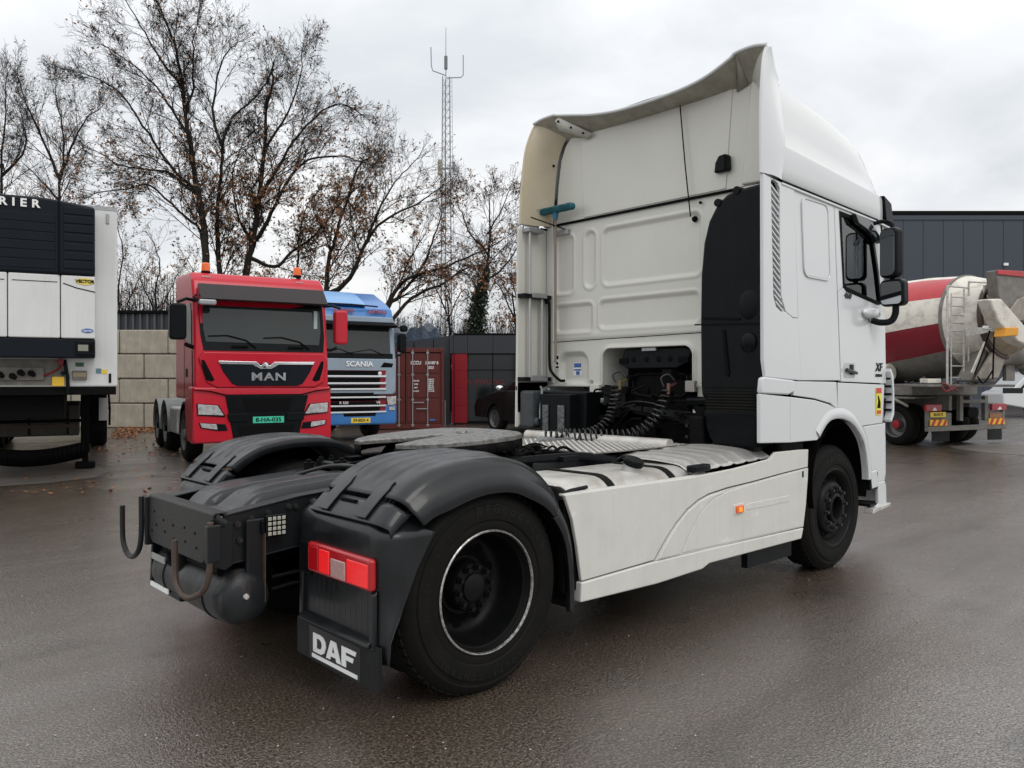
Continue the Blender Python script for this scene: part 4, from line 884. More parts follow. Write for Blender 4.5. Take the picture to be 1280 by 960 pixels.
for z, sc_ in ((1.32,1.04),(1.29,1.06),(1.27,1.0),(1.20,.98),(1.12,.90),(1.07,.78),(1.03,.55),(1.015,.25)):
    vs += [(cx+(x-cx)*sc_, cy+(y-cy)*sc_+(1-sc_)*-.05, z) for x, y in base]
lo.add(vs, [(i*n+j, i*n+(j+1) % n, (i+1)*n+(j+1) % n, (i+1)*n+j) for i in range(7) for j in range(n)] + [tuple(7*n+j for j in range(n))]).build('air_filter_bowl', BLACKP, T, ang=50)

# --- engine bay seen under the cab
eg_ = MB().prism([(-.36,1.70),(-.40,1.80),(-.33,1.83),(.30,1.83),(.36,1.70),(.27,1.655),(-.25,1.655)], 'x', 2.93, 3.02).build('engine_cover', BLACKP, T, bevel=.012)
for y in (.20,.06,-.07,-.19): MB().lathe([(.0001,.004),(.022,.004),(.027,.001)], (2.93,y,1.735), (-1,0,0), 14).build('cover_hole', GAP, eg_)
for y in (.31,-.32): MB().box(2.924,2.93,y-.05,y+.05,1.70,1.75).build('cover_slot', GAP, eg_)
MB().box(2.90,2.93,-.06,.09,1.805,1.835).build('cover_clip', STEEL, T, bevel=.004)
MB().prism(rrect(-.34,.26,1.24,1.63,.08), 'x', 3.0, 3.20).build('cooling_pack', DARK, T, bevel=.03)
MB().tube([(2.99,y,z) for y, z in rrect(-.33,.25,1.42,1.61,.08)], .012, 8, closed=True).build('pack_hoop', BLACKP, T)
em = MB(); r5 = random.Random(9)
for i in range(46):
    y = r5.uniform(-.62,.62); z = r5.uniform(1.0,1.6); s = r5.uniform(.012,.045); x = r5.uniform(2.75,3.1)
    (em.box(x-s,x+s,y-s,y+s,z-s,z+s) if i % 2 else em.cyl((x-s,y,z),(x+s*2,y,z), s*.8, n=10))
for i in range(16):
    y = r5.uniform(-.5,.5); z = r5.uniform(1.1,1.5); x = r5.uniform(2.7,2.95)
    em.tube(spline([(x,y,z),(x-.03,y+r5.uniform(-.2,.2),z+.04),(x,y+r5.uniform(-.4,.4),z+r5.uniform(-.2,.1))], 5), .009, 6)
em.build('engine_clutter', DARK, T, kind='stuff', bevel=0)
MB().box(2.9,3.3,-1.2,1.2,.5,1.30).build('engine_block', DARK, T, bevel=.05)
MB().tube(spline([(2.78,.30,1.30),(2.76,.1,1.37),(2.75,-.15,1.36),(2.76,-.30,1.30)], 6), .006, 6).build('brake_pipe', STEELD, T)
MB().prism([(.62,1.2),(.60,1.34),(.2,1.26),(-.3,1.24),(-.42,1.18),(-.52,1.02),(-.60,.98),(-.60,1.12),(-.45,1.30),(.1,1.33)], 'x', 2.84, 2.86).build('cab_cross_beam', FRAME, T, bevel=.005)
MB().tube([(2.83,-.45,1.38),(2.83,-.66,1.38)], .045, 12).build('cab_lock_cylinder', BLACKP, T)
MB().box(2.78,2.82,-.53,-.44,1.46,1.55).build('junction_box', mat('dirty_box', (.35,.33,.31), .5, var=.7, vscale=30), T, bevel=.006)
b = MB().cyl((2.80,0,0),(2.775,0,0), .016,.014, 10).build('beam_bolt', STEELD, T)
first = True
for y, z in ((-.46,1.19),(-.505,1.19),(-.46,1.10),(-.505,1.10)):
    if first: b.location = (0,y,z); first = False
    else: dup(b, (0,y,z))
MB().tube(spline([(2.80,-.53,1.12),(2.76,-.56,1.04),(2.74,-.55,.98)], 4), .035, 10).build('grey_pipe', FRAME, T)
MB().box(2.62,2.76,-.72,-.58,1.0,1.28).build('drier_canister', DARK, T, bevel=.03)

# --- spiral trailer hoses, hanging from the cab back and lying on the catwalk
def coil(path, n, r, wire, turns):
    P = spline(path, 8); Ls = [0]
    for a, b in zip(P, P[1:]): Ls.append(Ls[-1]+(b-a).length)
    pts = []
    N_ = turns*14; prev = None
    for i in range(N_+1):
        s = Ls[-1]*i/N_; k = max(j for j in range(len(Ls)) if Ls[j] <= s+1e-9); k = min(k, len(P)-2)
        t = (s-Ls[k])/max(1e-6, Ls[k+1]-Ls[k]); p = P[k].lerp(P[k+1], t); d = (P[k+1]-P[k]).normalized()
        a = prev - d*prev.dot(d) if prev is not None else d.orthogonal(); a.normalize(); prev = a; b = d.cross(a)
        th = 2*math.pi*turns*i/N_; rad = r*(1+.10*math.sin(s*11))
        pts.append(p + (a*math.cos(th)+b*math.sin(th))*rad)
    return MB().tube(pts, wire, 6)
HOSE = mat('black_hose', (.008,.008,.0085), .35, coat=.2)
coil([(2.72,.21,1.50),(2.68,.22,1.32),(2.60,.25,1.18),(2.46,.34,1.105),(2.30,.52,1.095)], 0, .040, .0085, 20).build('spiral_hose', HOSE, T)
coil([(2.74,-.30,1.46),(2.68,-.27,1.30),(2.60,-.20,1.18),(2.50,-.08,1.11),(2.38,.08,1.10),(2.26,.27,1.10)], 0, .047, .0085, 21).build('spiral_hose', HOSE, T)
coil([(2.46,.26,1.10),(2.30,.42,1.095),(2.22,.62,1.09)], 0, .036, .008, 9).build('spiral_hose', HOSE, T)
for y, z, cc in ((.20,1.53,'y'),(-.31,1.50,'r')):
    MB().cyl((2.74,y,z-.06),(2.74,y,z+.03), .014, n=10).cyl((2.74,y,z),(2.84,y,z+.03), .012, n=8).build('hose_coupling', mat('coupling_'+('yellow' if cc == 'y' else 'red'), (.16,.13,.05) if cc == 'y' else (.20,.09,.08), .4), T)
    MB().tube(spline([(2.72,y+.03,z),(2.71,y+.05,z+.07),(2.74,y,z+.10),(2.76,y-.05,z+.05)], 5), .008, 7).build('coupling_loop', HOSE, T)

# ------------------------------------------------------------ broom leaning in the left corner of the cab back
BR = empty('broom', (2.80,1.03,1.72), label='teal push broom with wooden handle standing against the white cab back', cat='broom')
MB().tube([(0,0,0),(0,0,1.38)], .012, 10).build('broom_handle', WOOD, BR)
MB().prism(rrect(-.24,.24,1.41,1.475,.03), 'x', -.04, .03).build('broom_head', TEAL, BR, bevel=.02, seg=3)
MB().cyl((0,0,1.35),(0,0,1.42), .022,.03, 12).build('broom_socket', mat('blue_plastic', (.02,.16,.30), .4), BR)
br = MB(); rb_ = random.Random(3)
for i in range(220):
    y = rb_.uniform(-.225,.225); z = rb_.uniform(1.42,1.465); br.add([(-.04,y-.002,z),(-.04,y+.002,z),(-.085+rb_.uniform(-.01,.01),y+rb_.uniform(-.01,.01),z+rb_.uniform(-.02,.01))], [(0,1,2)])
br.build('bristles', TEAL, BR, kind='stuff', smooth=False)
# ------------------------------------------------------------ materials of the background things
RED = mat('red_truck_paint', (.50,.005,.022), .28, spec=.35, coat=.2, var=.35, vscale=2, vcol=(.38,.005,.018), bump=.03, bscale=4, bdist=.02)
BLUE = mat('blue_truck_paint', (.025,.17,.47), .3, coat=.3, var=.3, vscale=2, vcol=(.016,.10,.32))
SILV = mat('silver_blue_paint', (.26,.34,.41), .3, coat=.4, var=.3, vscale=2)
DGLASS = mat('windscreen_glass', (.020,.026,.026), .05, coat=0, spec=.55, var=.5, vscale=1.5, vcol=(.008,.011,.011))
CONT = mat('oxide_red_container', (.105,.020,.016), .5, spec=.3, var=.5, vscale=3, vcol=(.065,.016,.013), streak=.25, scol=(.06,.02,.015), bump=.1)
CONC = mat('concrete_block', (.40,.36,.29), .8, var=.8, vscale=3, vcol=(.26,.235,.19), streak=.4, scol=(.17,.15,.12), bump=.5, bscale=25, bdist=.02)
HEAD = mat('headlamp_glass', (.5,.5,.5), .12, coat=1, var=.8, vscale=18, vcol=(.12,.12,.13))
ANTH = mat('anthracite_cladding', (.018,.022,.028), .5, var=.35, vscale=.6, vcol=(.022,.027,.034))
NAVY = mat('navy_cladding', (.035,.046,.063), .5, var=.3, vscale=.4, vcol=(.030,.040,.055))
CRIM = mat('crimson_panel', (.22,.004,.011), .35, spec=.35)
GLZ = mat('reflective_glazing', (.006,.008,.009), .06, spec=.45)
TRW = mat('trailer_white', (.66,.67,.66), .35, coat=.2, var=.45, vscale=2, vcol=(.55,.55,.53), streak=.2, scol=(.4,.38,.35))
NAVYP = mat('cooling_unit_dark', (.005,.008,.013), .4, spec=.15, var=.4, vscale=4, vcol=(.009,.012,.017))
DUSTY = mat('dusty_grey_steel', (.20,.19,.17), .6, var=.8, vscale=6, vcol=(.10,.09,.08), streak=.4, bump=.3)
DRUMW = mat('drum_cream', (.66,.63,.56), .5, var=.8, vscale=5, vcol=(.33,.29,.24), bump=.4, bscale=20, vlo=.48, vhi=.72)
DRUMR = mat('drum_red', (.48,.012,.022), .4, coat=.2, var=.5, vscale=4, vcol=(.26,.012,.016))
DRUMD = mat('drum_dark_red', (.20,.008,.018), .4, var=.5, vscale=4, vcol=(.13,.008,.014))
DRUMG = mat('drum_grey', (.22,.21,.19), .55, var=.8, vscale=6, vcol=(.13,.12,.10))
YEL = mat('chevron_yellow', (.8,.5,.03), .4); CHR = mat('chevron_red', (.5,.02,.02), .4)
YPL = mat('yellow_plate', (.75,.55,.05), .4); GPL = mat('green_plate', (.05,.50,.32), .4)

def rwheel(P, x, y, side, r=.5, w=.3, rm=None, hub=None):
    """plain road wheel of a background vehicle; axis along local x, side = +-1 points outward"""
    W = empty('wheel', (x, y, r), parent=P); ax = (side,0,0)
    MB().lathe([(.29,-.05),(.30,-.01),(.34,0),(.43,0),(.475,-.02),(.5,-.06),(r,-.15),(.5,-w+.05),(.46,-w),(.3,-w)], (0,0,0), ax, 32).build('tyre', RUBBER, W, ang=40)
    MB().lathe([(.30,-.012),(.31,-.002),(.295,-.01),(.28,-.06),(.265,-.12),(.22,-.13),(.19,-.06),(.12,-.05),(.11,.0),(.07,.02),(.0001,.02)] if not rm == 'deep' else [(.30,-.012),(.31,-.002),(.295,-.01),(.28,-.06),(.275,-.17),(.2,-.2),(.13,-.16),(.11,-.08),(.0001,-.07)], (0,0,0), ax, 28).build('rim', RIMD2, W, ang=40)
    if hub: MB().lathe([(.11,-.07),(.10,-.03),(.05,-.02),(.0001,-.02)], (0,0,0), ax, 20).build('hub_cap', hub, W)
    return W
RIMD2 = mat('grey_rim', (.13,.13,.13), .45, metal=.3, var=.6, vscale=12)

def poly_front(name, pts, m, P, y=0, d=.03, bevel=.01, **k):
    return MB().prism(pts, 'y', y-d, y).build(name, m, P, bevel=bevel, **k)
def mir(pts, c): return [(2*c-x, z) for x, z in pts][::-1]

# ------------------------------------------------------------ red tractor unit facing the camera
def red_truck():
    P = empty('semi_tractor', C(-5.75,14.1), hd(31), 'red tractor unit with two orange beacons parked in front of the concrete block wall', 'truck')
    c = 1.31
    # side profile of the cab (y depth, z)
    body = [(.02,1.25),(.0,1.45),(.03,2.05),(.17,3.0),(.32,3.42),(.50,3.56),(2.1,3.66),(2.2,3.60),(2.25,1.2),(.75,1.2),(.6,1.3)]
    MB().prism(body, 'x', .08, 2.54).build('cab', RED, P, bevel=.06, seg=4)
    # front lower shell
    MB().prism([(-.03,.42),(-.05,.6),(-.03,1.25),(.0,1.45),(.5,1.45),(.5,1.0),(.42,.55),(.30,.40)], 'x', .04, 2.58).build('bumper', RED, P, bevel=.05, seg=4)
    poly_front('lower_grille', [(.60,1.28),(2.12,1.28),(2.0,.80),(1.93,.46),(.74,.46),(.68,.80)], BLACKP, P, -.045, .02)
    poly_front('intake_slot', [(.9,1.22),(1.8,1.22),(1.74,.98),(.96,.98)], GAP, P, -.066, .004, .006)
    poly_front('intake_slot', [(.82,.72),(1.86,.72),(1.82,.50),(.86,.50)], GAP, P, -.066, .004, .006)
    poly_front('bumper_bar', [(.62,.95),(.98,.95),(.98,.80),(.66,.80)], BLACKP, P, -.064, .03, .012)
    poly_front('bumper_bar', [(1.70,.95),(2.05,.95),(2.02,.80),(1.70,.80)], BLACKP, P, -.064, .03, .012)
    pl = poly_front('number_plate', [(1.08,.885),(1.65,.885),(1.65,.765),(1.08,.765)], GPL, P, -.068, .012, .004)
    text('plate_letters', '8-HA-035', .105, GAP, pl, (1.365,-.083,.823), FACE_SIDE, .001, .002, 1.12)
    fr = poly_front('front_panel', [(.24,2.08),(2.42,2.08),(2.52,1.96),(2.44,1.52),(2.26,1.42),(.46,1.42),(.28,1.52),(.14,1.96)], RED, P, .04, .07, .03, seg=4)
    g = poly_front('upper_grille', [(.50,1.87),(2.22,1.87),(2.16,1.72),(2.02,1.50),(1.92,1.455),(.82,1.455),(.72,1.50),(.56,1.72)], NAVYP, P, -.028, .02, .02)
    poly_front('chrome_trim', [(.47,1.915),(1.15,1.905),(1.22,1.84),(1.40,1.84),(1.48,1.905),(2.25,1.915),(2.22,1.855),(1.56,1.85),(1.42,1.77),(1.22,1.77),(1.08,1.85),(.50,1.855)], CHROME, P, -.036, .03, .010)
    MB().lathe([(.0001,.02),(.05,.015),(.06,0)], (1.31,-.07,1.84), (0,-1,0), 20).build('chrome_badge', CHROME, P)
    for ch, x in (('M',1.155),('A',1.375),('N',1.59)): text('brand_letter', ch, .20, CHROME, P, (x,-.06,1.62), FACE_SIDE, .012, .006, 1.35)
    for s in (0, 1):
        f = (lambda p: mir(p, c)) if s else (lambda p: p)
        poly_front('corner_vent', f([(.19,1.93),(.245,1.92),(.42,1.56),(.36,1.53),(.27,1.56),(.20,1.80)]), GAP, P, -.025, .006, .006)
        poly_front('headlamp_housing', f([(.10,1.14),(.48,1.11),(.60,.91),(.585,.89),(.12,.93)]), BLACKP, P, -.045, .02, .01)
        poly_front('headlamp', f([(.12,1.13),(.46,1.10),(.57,.92),(.13,.945)]), HEAD, P, -.06, .02, .012)
        poly_front('fog_lamp_housing', f([(.14,.80),(.60,.76),(.64,.64),(.46,.64),(.17,.70)]), BLACKP, P, -.045, .02, .01)
        poly_front('fog_lamp', f([(.16,.79),(.44,.765),(.46,.665),(.19,.71)]), HEAD, P, -.06, .012, .01)
        poly_front('bumper_corner', f([(.05,1.38),(.30,1.36),(.55,1.22),(.70,.62),(.74,.46),(.58,.40),(.10,.46),(.055,.62)]), RED, P, -.032, .018, .012) if False else None
    poly_front('seam', [(.05,1.40),(.35,1.37),(.62,1.30),(2.0,1.30),(2.27,1.37),(2.57,1.40),(2.57,1.385),(2.27,1.35),(2.0,1.28),(.62,1.28),(.35,1.35),(.05,1.385)], GAP, P, -.03, .03, 0)
    # windscreen (raked plane)
    def wsc(x, z, o=0): return (x, lerp([(1.4,0),(2.05,.03),(3.0,.17),(3.42,.32),(3.56,.5)], z)-o, z)
    def sheetp(name, pts, m, o, **k):
        a = [wsc(x, z, o) for x, z in pts]; b = [wsc(x, z, o-.03) for x, z in pts]; n = len(a)
        return MB().add(a+b, [tuple(range(n)), tuple(range(2*n-1, n-1, -1))] + [(i, n+i, n+(i+1) % n, (i+1) % n) for i in range(n)]).build(name, m, P, **k)
    sheetp('windscreen_surround', [(.24,2.10),(2.44,2.10),(2.47,2.4),(2.46,3.05),(2.40,3.30),(.22,3.26),(.16,3.0),(.19,2.4)], BLACKP, .012)
    sheetp('windscreen', [(.28,2.26),(2.36,2.24),(2.40,2.5),(2.39,2.94),(.24,2.92),(.24,2.5)], DGLASS, .020)
    vz = MB()
    vz.prism([(-.16,2.99),(-.20,3.02),(.12,3.32),(.20,3.30),(.12,3.02)], 'x', .16, 2.47); vz.build('sun_visor', mat('smoked_visor', (.016,.009,.010), .25, spec=.35), P, bevel=.012)
    for x0, x1, z in ((.32,.98,2.30),(1.30,1.98,2.29)):
        MB().tube([wsc(x0,z+.06,.03), wsc((x0+x1)/2,z+.08,.04), wsc(x1,z,.04), wsc(x1+.18,z-.14,.03)], .012, 6).build('wiper', GAP, P)
    MB().box(.72,1.02,-.01,.01,2.17,2.2).build('wiper_step', GAP, P); MB().box(1.76,2.06,-.01,.01,2.17,2.2).build('wiper_step', GAP, P)
    poly_front('windscreen_sticker', [(2.27,2.90),(2.34,2.90),(2.34,2.45),(2.27,2.45)], mat('pale_sticker',(.35,.42,.42),.4), P, .09, .005, 0)
    for x in (.38, 2.10):
        b = MB().lathe([(.085,0),(.085,.03),(.06,.04),(.06,.055)], (x,.62,3.565+(x*.02)), (0,0,1), 18).build('beacon_base', BLACKP, P)
        MB().lathe([(.0001,.16),(.05,.155),(.072,.13),(.078,.05),(.078,.0)], (x,.62,3.60+x*.02), (0,0,1), 18).build('beacon', ORAND, P)
        MB().box(x-.11,x+.05,.36,.40,3.455,3.485).build('marker_lamp', CLEARL, P, bevel=.008)
    # mirrors
    MB().prism(rrect(-.34,-.06,2.28,2.92,.07), 'y', -.10, .12).build('mirror', BLACKP, P, bevel=.04, seg=3)
    MB().prism(rrect(2.66,2.92,2.26,2.93,.07), 'y', -.05, .15).build('mirror', RED, P, bevel=.05, seg=3)
    MB().tube([(-.2,0,2.95),(-.05,.05,3.02),(.15,.2,3.0)], .03, 8).tube([(-.06,.03,2.2),(.1,.15,2.15),(.2,.1,2.13)], .04, 8).build('mirror_arm', BLACKP, P)
    MB().tube([(2.8,.05,2.97),(2.65,.1,3.02),(2.46,.2,3.0)], .025, 8).tube([(2.72,.05,2.2),(2.6,.1,2.15),(2.5,.15,2.2)], .035, 8).build('mirror_arm', BLACKP, P)
    MB().prism(rrect(.12,.42,2.90,3.0,.04), 'y', -.24, -.12, Matrix.Rotation(R(0),4,'Y')).build('kerb_mirror', STEEL, P, bevel=.03, seg=3)
    MB().tube([(.14,-.18,2.97),(.05,-.1,3.04),(.12,.1,3.1)], .022, 8).build('mirror_arm', BLACKP, P)
    # side: window, door seams, handle
    for s, x in ((-1,.075),(1,2.545)):
        MB().prism([(.28,2.18),(.30,2.78),(.42,2.98),(.98,2.98),(.98,2.42),(.50,2.18)], 'x', x, x+s*.008).build('side_window', DGLASS, P)
        MB().prism([(.16,1.24),(.20,2.1),(.25,2.1),(.21,1.24)], 'x', x, x+s*.004).build('door_seam', GAP, P, smooth=False)
        MB().prism([(1.10,1.24),(1.10,3.05),(1.115,3.05),(1.115,1.24)], 'x', x, x+s*.004).build('door_seam', GAP, P, smooth=False)
        MB().box(x-.01,x+.01,.80,.92,1.62,1.78).build('door_handle', BLACKP, P, bevel=.01)
        MB().prism([(.45,.42),(.50,1.2),(1.0,1.24),(1.05,1.05),(.95,.62),(.80,.42)], 'x', x, x-s*.3).build('step_unit', RED, P, bevel=.02)
        MB().lathe([(.56,0),(.60,0),(.60,-.5),(.56,-.5),(.56,0)], (1.31-s*-1.20,1.42,.55), (s,0,0), 20, -95, 95).build('wheel_arch', BLACKP, P)
        rwheel(P, 1.31+s*1.21, 1.42, s)
        for yy in (4.0, 5.35):
            rwheel(P, 1.31+s*1.21, yy, s, rm='deep')
            MB().lathe([(.56,0),(.585,0),(.585,-.55),(.56,-.55),(.56,0)], (1.31+s*1.23,yy,.55), (s,0,0), 20, -100, 100).build('mudguard', mat('grey_mudguard', (.16,.17,.17), .4), P)
        MB().box(1.31+s*.75,1.31+s*1.2,2.3,3.35,.45,1.0).build('fuel_tank', ALU, P, bevel=.06, seg=3)
        MB().box(1.31+s*.40,1.31+s*.48,1.5,6.2,.75,1.0).build('frame_rail', FRAME, P)
    MB().box(.5,2.1,.6,2.2,.4,1.2).build('engine', DARK, P, bevel=.05)
    MB().cyl((.1,5.35,.5),(2.5,5.35,.5), .07).cyl((.1,4.0,.5),(2.5,4.0,.5), .07).build('axles', DARK, P)
    MB().lathe([(.0001,.04),(.48,.03),(.5,0),(.48,-.04)], (1.31,4.6,1.16), (0,0,1), 24).build('fifth_wheel', DARK, P)
red_truck()

# ------------------------------------------------------------ blue and silver tractor unit beside it
def blue_truck():
    P = empty('semi_tractor', C(-4.9,19.7), hd(31), 'blue and silver tractor unit half hidden behind the red one', 'truck')
    x0, x1 = -.36, 2.16; c = (x0+x1)/2
    MB().prism([(.0,1.2),(.0,2.1),(.10,2.95),(.3,3.02),(2.2,3.02),(2.2,1.1)], 'x', x0, x1).build('cab', SILV, P, bevel=.06, seg=4)
    MB().prism([(.05,3.02),(.02,3.10),(.15,3.42),(.5,3.60),(1.4,3.95),(2.1,3.98),(2.15,3.02)], 'x', x0+.06, x1-.06).build('high_roof', BLUE, P, bevel=.12, seg=5)
    MB().prism([(.12,3.50),(.35,3.62),(.9,3.85),(1.2,3.95),(1.2,3.6),(.5,3.45)], 'x', x0+.5, x1-.75).build('roof_light_bar', mat('pale_blue_paint', (.10,.30,.60), .3, coat=.4), P, bevel=.05, seg=3)
    MB().tube([(x0+.3,.02,3.50),(c,-.03,3.50),(x1-.5,.05,3.48)], .02, 8).build('roof_bar', BLACKP, P)
    for x in (.75, 1.65):
        text('roof_letters', 'LAMERS' if x < 1 else 'LAMERS', .15, CRIM, P, (x,.04,3.34), (R(72),0,0), .003, .004, 1.0)
    poly_front('roof_lip', [(x0+.08,3.22),(x1-.1,3.20),(x1-.06,3.06),(x0+.06,3.06)], SILV, P, .03, .05, .03, seg=3)
    MB().prism([(-.22,2.93),(-.25,2.98),(.02,3.08),(.10,3.05),(.05,2.93)], 'x', x0+.06, x1-.06).build('sun_visor', GAP, P, bevel=.02)
    MB().box(1.30,1.55,.0,.03,3.08,3.15).build('tacho_lamp', GAP, P)
    MB().prism([(-.01,2.20),(.085,2.93),(.12,2.93),(.03,2.20)], 'x', x0+.16, x1-.16).build('windscreen', DGLASS, P, bevel=.008)
    MB().prism([(-.018,2.12),(-.004,2.26),(.02,2.26),(.02,2.12)], 'x', x0+.1, x1-.1).build('windscreen_base', BLACKP, P, bevel=.006)
    for a, b in ((.0,.62),(.75,1.45)): MB().tube([(a,-.01,2.24),(b,.01,2.36),(b+.35,-.02,2.22)], .012, 6).build('wiper', GAP, P)
    text('brand_letters', 'SCANIA', .185, CHROME, P, (1.13,-.055,1.975), FACE_SIDE, .01, .004, 1.1)
    poly_front('front_panel', [(x0+.02,2.12),(x1-.02,2.12),(x1-.03,1.30),(x1-.12,1.2),(x0+.1,1.2),(x0+.02,1.3)], SILV, P, .0, .04, .03, seg=4)
    for s in (0, 1):
        f = (lambda p: mir(p, c)) if s else (lambda p: p)
        poly_front('corner_vent', f([(1.70,1.90),(1.80,2.03),(2.06,2.0),(2.02,1.90)]), GAP, P, -.042, .004, .004)
        poly_front('headlamp', f([(1.86,1.13),(2.13,1.15),(2.13,.94),(1.90,.90)]), HEAD, P, -.05, .03, .02)
        poly_front('fog_lamp', f([(1.93,.87),(2.10,.87),(2.10,.78),(1.93,.78)]), HEAD, P, -.055, .02, .02)
    # five grille slots with chrome edges and red ends
    gz = [(1.82,1.70),(1.63,1.52),(1.45,1.37),(1.25,1.16),(1.03,.94),(.88,.78)]
    for i, (za, zb) in enumerate(gz):
        w_ = .62 if i == 3 else .80
        if i != 3: poly_front('red_grille_end', [(c-.96,za),(c+.96,za),(c+.93,zb),(c-.93,zb)], CRIM, P, -.041, .006, .004)
        poly_front('grille_slot', [(c-w_,za-.005),(c+w_,za-.005),(c+w_-.03,zb-.005),(c-w_+.03,zb-.005)], GAP, P, -.044, .01, .006)
        MB().box(c-.95,c+.95,-.078,-.05,zb-.052,zb-.012).build('grille_bar', CHROME, P, bevel=.006)
    MB().lathe([(.0001,.01),(.05,.008),(.055,0)], (1.68,-.055,1.74), (0,-1,0), 14).build('griffin_badge', CHROME, P)
    text('model_letters', 'R 520', .09, CHROME, P, (.70,-.09,.99), FACE_SIDE, .006, .002, 1.1); text('model_letters', 'V8', .09, CHROME, P, (1.62,-.09,.99), FACE_SIDE, .006, .002, 1.1)
    MB().prism([(-.03,.42),(-.05,.55),(-.04,.92),(.4,.92),(.45,.5),(.3,.40)], 'x', x0, x1).build('bumper', BLUE, P, bevel=.05, seg=4)
    poly_front('number_plate', [(.90,.60),(1.42,.60),(1.42,.47),(.90,.47)], YPL, P, -.05, .01, .003)
    text('plate_letters', '39-BBX-4', .11, GAP, P, (1.16,-.063,.535), FACE_SIDE, .001, .002, .95)
    poly_front('lower_intake', [(.68,.79),(1.60,.79),(1.56,.64),(.72,.64)], GAP, P, -.048, .005, .004)
    MB().prism(rrect(2.20,2.42,2.30,2.80,.07), 'y', -.1, .1).build('mirror', BLACKP, P, bevel=.05, seg=3)
    MB().prism(rrect(2.26,2.46,2.84,3.02,.07), 'y', -.1, .06).build('mirror', BLACKP, P, bevel=.04, seg=3)
    MB().tube([(2.3,0,2.25),(2.2,.05,2.2),(2.12,.1,2.25)], .03, 8).build('mirror_arm', BLACKP, P)
    for s in (-1, 1):
        for yy in (1.4, 4.9): rwheel(P, c+s*1.2, yy, s)
        MB().box(c+s*.4,c+s*.5,1.4,6.0,.75,1.0).build('frame_rail', FRAME, P)
    MB().box(x0+.3,x1-.3,.5,2.1,.4,1.2).build('engine', DARK, P)
blue_truck()

# ------------------------------------------------------------ red shipping container
def container():
    P = empty('shipping_container', C(-4.6,25.0), hd(7), 'rust red shipping container with closed doors beside the blue truck', 'container')
    W_ = 2.44; H = 2.6
    MB().box(0,.09,0,.09,.02,H).build('corner_post', CONT, P, bevel=.01); MB().box(W_-.09,W_,0,.09,.02,H).build('corner_post', CONT, P, bevel=.01)
    MB().box(.09,W_-.09,.0,.09,H-.14,H-.002).build('door_header', CONT, P, bevel=.01); MB().box(.09,W_-.09,0,.09,.02,.17).build('door_sill', CONT, P, bevel=.01)
    for x in (0, W_-.16):
        for z in (.0, H-.115): MB().box(x-.004,x+.164,-.006,.17,z,z+.119).build('corner_casting', CONT, P, bevel=.015)
    m = MB(); n = 40        # corrugated sides and roof
    for x, s in ((.02,1),(W_-.02,-1)):
        vs = []
        for i in range(n+1):
            y = .1+5.9*i/n
            for z in (.15, H-.05): vs.append((x+s*(.03 if i % 4 in (1,2) else 0), y, z))
        m.add(vs, [(2*i, 2*i+2, 2*i+3, 2*i+1) for i in range(n)])
    m.build('corrugated_side', CONT, P, smooth=False)
    MB().box(0,W_,.09,6.0,H-.06,H-.012).build('container_roof', CONT, P); MB().box(0,W_,.09,6.0,.05,.17).build('container_floor', CONT, P)
    MB().box(0,W_,5.95,6.0,.1,H-.05).build('end_wall', CONT, P)
    for k, (a, b) in enumerate(((.10,1.215),(1.225,W_-.10))):
        D = MB().box(a,b,.035,.075,.18,H-.15).build('door', CONT, P, bevel=.008)
        for z0, z1 in ((1.80,2.38),(1.02,1.72),(.24,.94)):
            MB().box(a+.05,b-.05,.018,.036,z0,z1).build('door_panel', CONT, D, bevel=.016, seg=3)
        MB().box(a+.005,b-.005,.028,.036,H-.165,H-.152).build('door_gasket', GAP, D)
        for x in (a+.22, b-.42 if k else b-.2):
            r = MB().cyl((x,-.02,.08),(x,-.02,H-.06), .019, n=10).build('locking_bar', STEEL, P)
            for z in (.14,.95,1.75,H-.16): MB().box(x-.045,x+.045,-.015,.03,z-.03,z+.03).build('bar_bracket', STEEL, r, bevel=.004)
        if k:
            for z, xa in ((.86,a+.22),(.66,b-.42)):
                MB().box(xa-.02,xa+.36 if z > .8 else xa+.02,-.05,-.03,z-.015,z+.015).box(xa-.36 if z < .8 else xa,xa,-.05,-.03,z-.015,z+.015).build('lock_handle', STEEL, D, bevel=.003)
    MB().box(1.222-.012,1.222+.012,.025,.036,.18,H-.15).build('door_gasket', GAP, P)
    for s, x, z, sz in (('ECCU',1.55,2.12,.15),('200187 8',2.05,2.12,.13),('22G1',2.02,1.97,.12)):
        text('container_number', s, sz, LETTER, P, (x,.012,z), FACE_SIDE, .0015, .003, .85)
    for i in range(4): text('weight_letters', ('MAX.GR.','TARE','NET','CU.CAP.')[i], .062, LETTER, P, (1.55,.012,1.55-i*.11), FACE_SIDE, .001, .002, .9)
    for i in range(7): text('weight_figures', ('30480 KG','67200 LB','2200 KG','4850 LB','28280 KG','62350 LB','33.2 CU.M')[i], .062, LETTER, P, (2.02,.012,1.59-i*.062), FACE_SIDE, .001, .002, .8)
    MB().box(1.98,2.16,.008,.018,.27,.33).build('blue_decal', BLUEST, P); 
container()

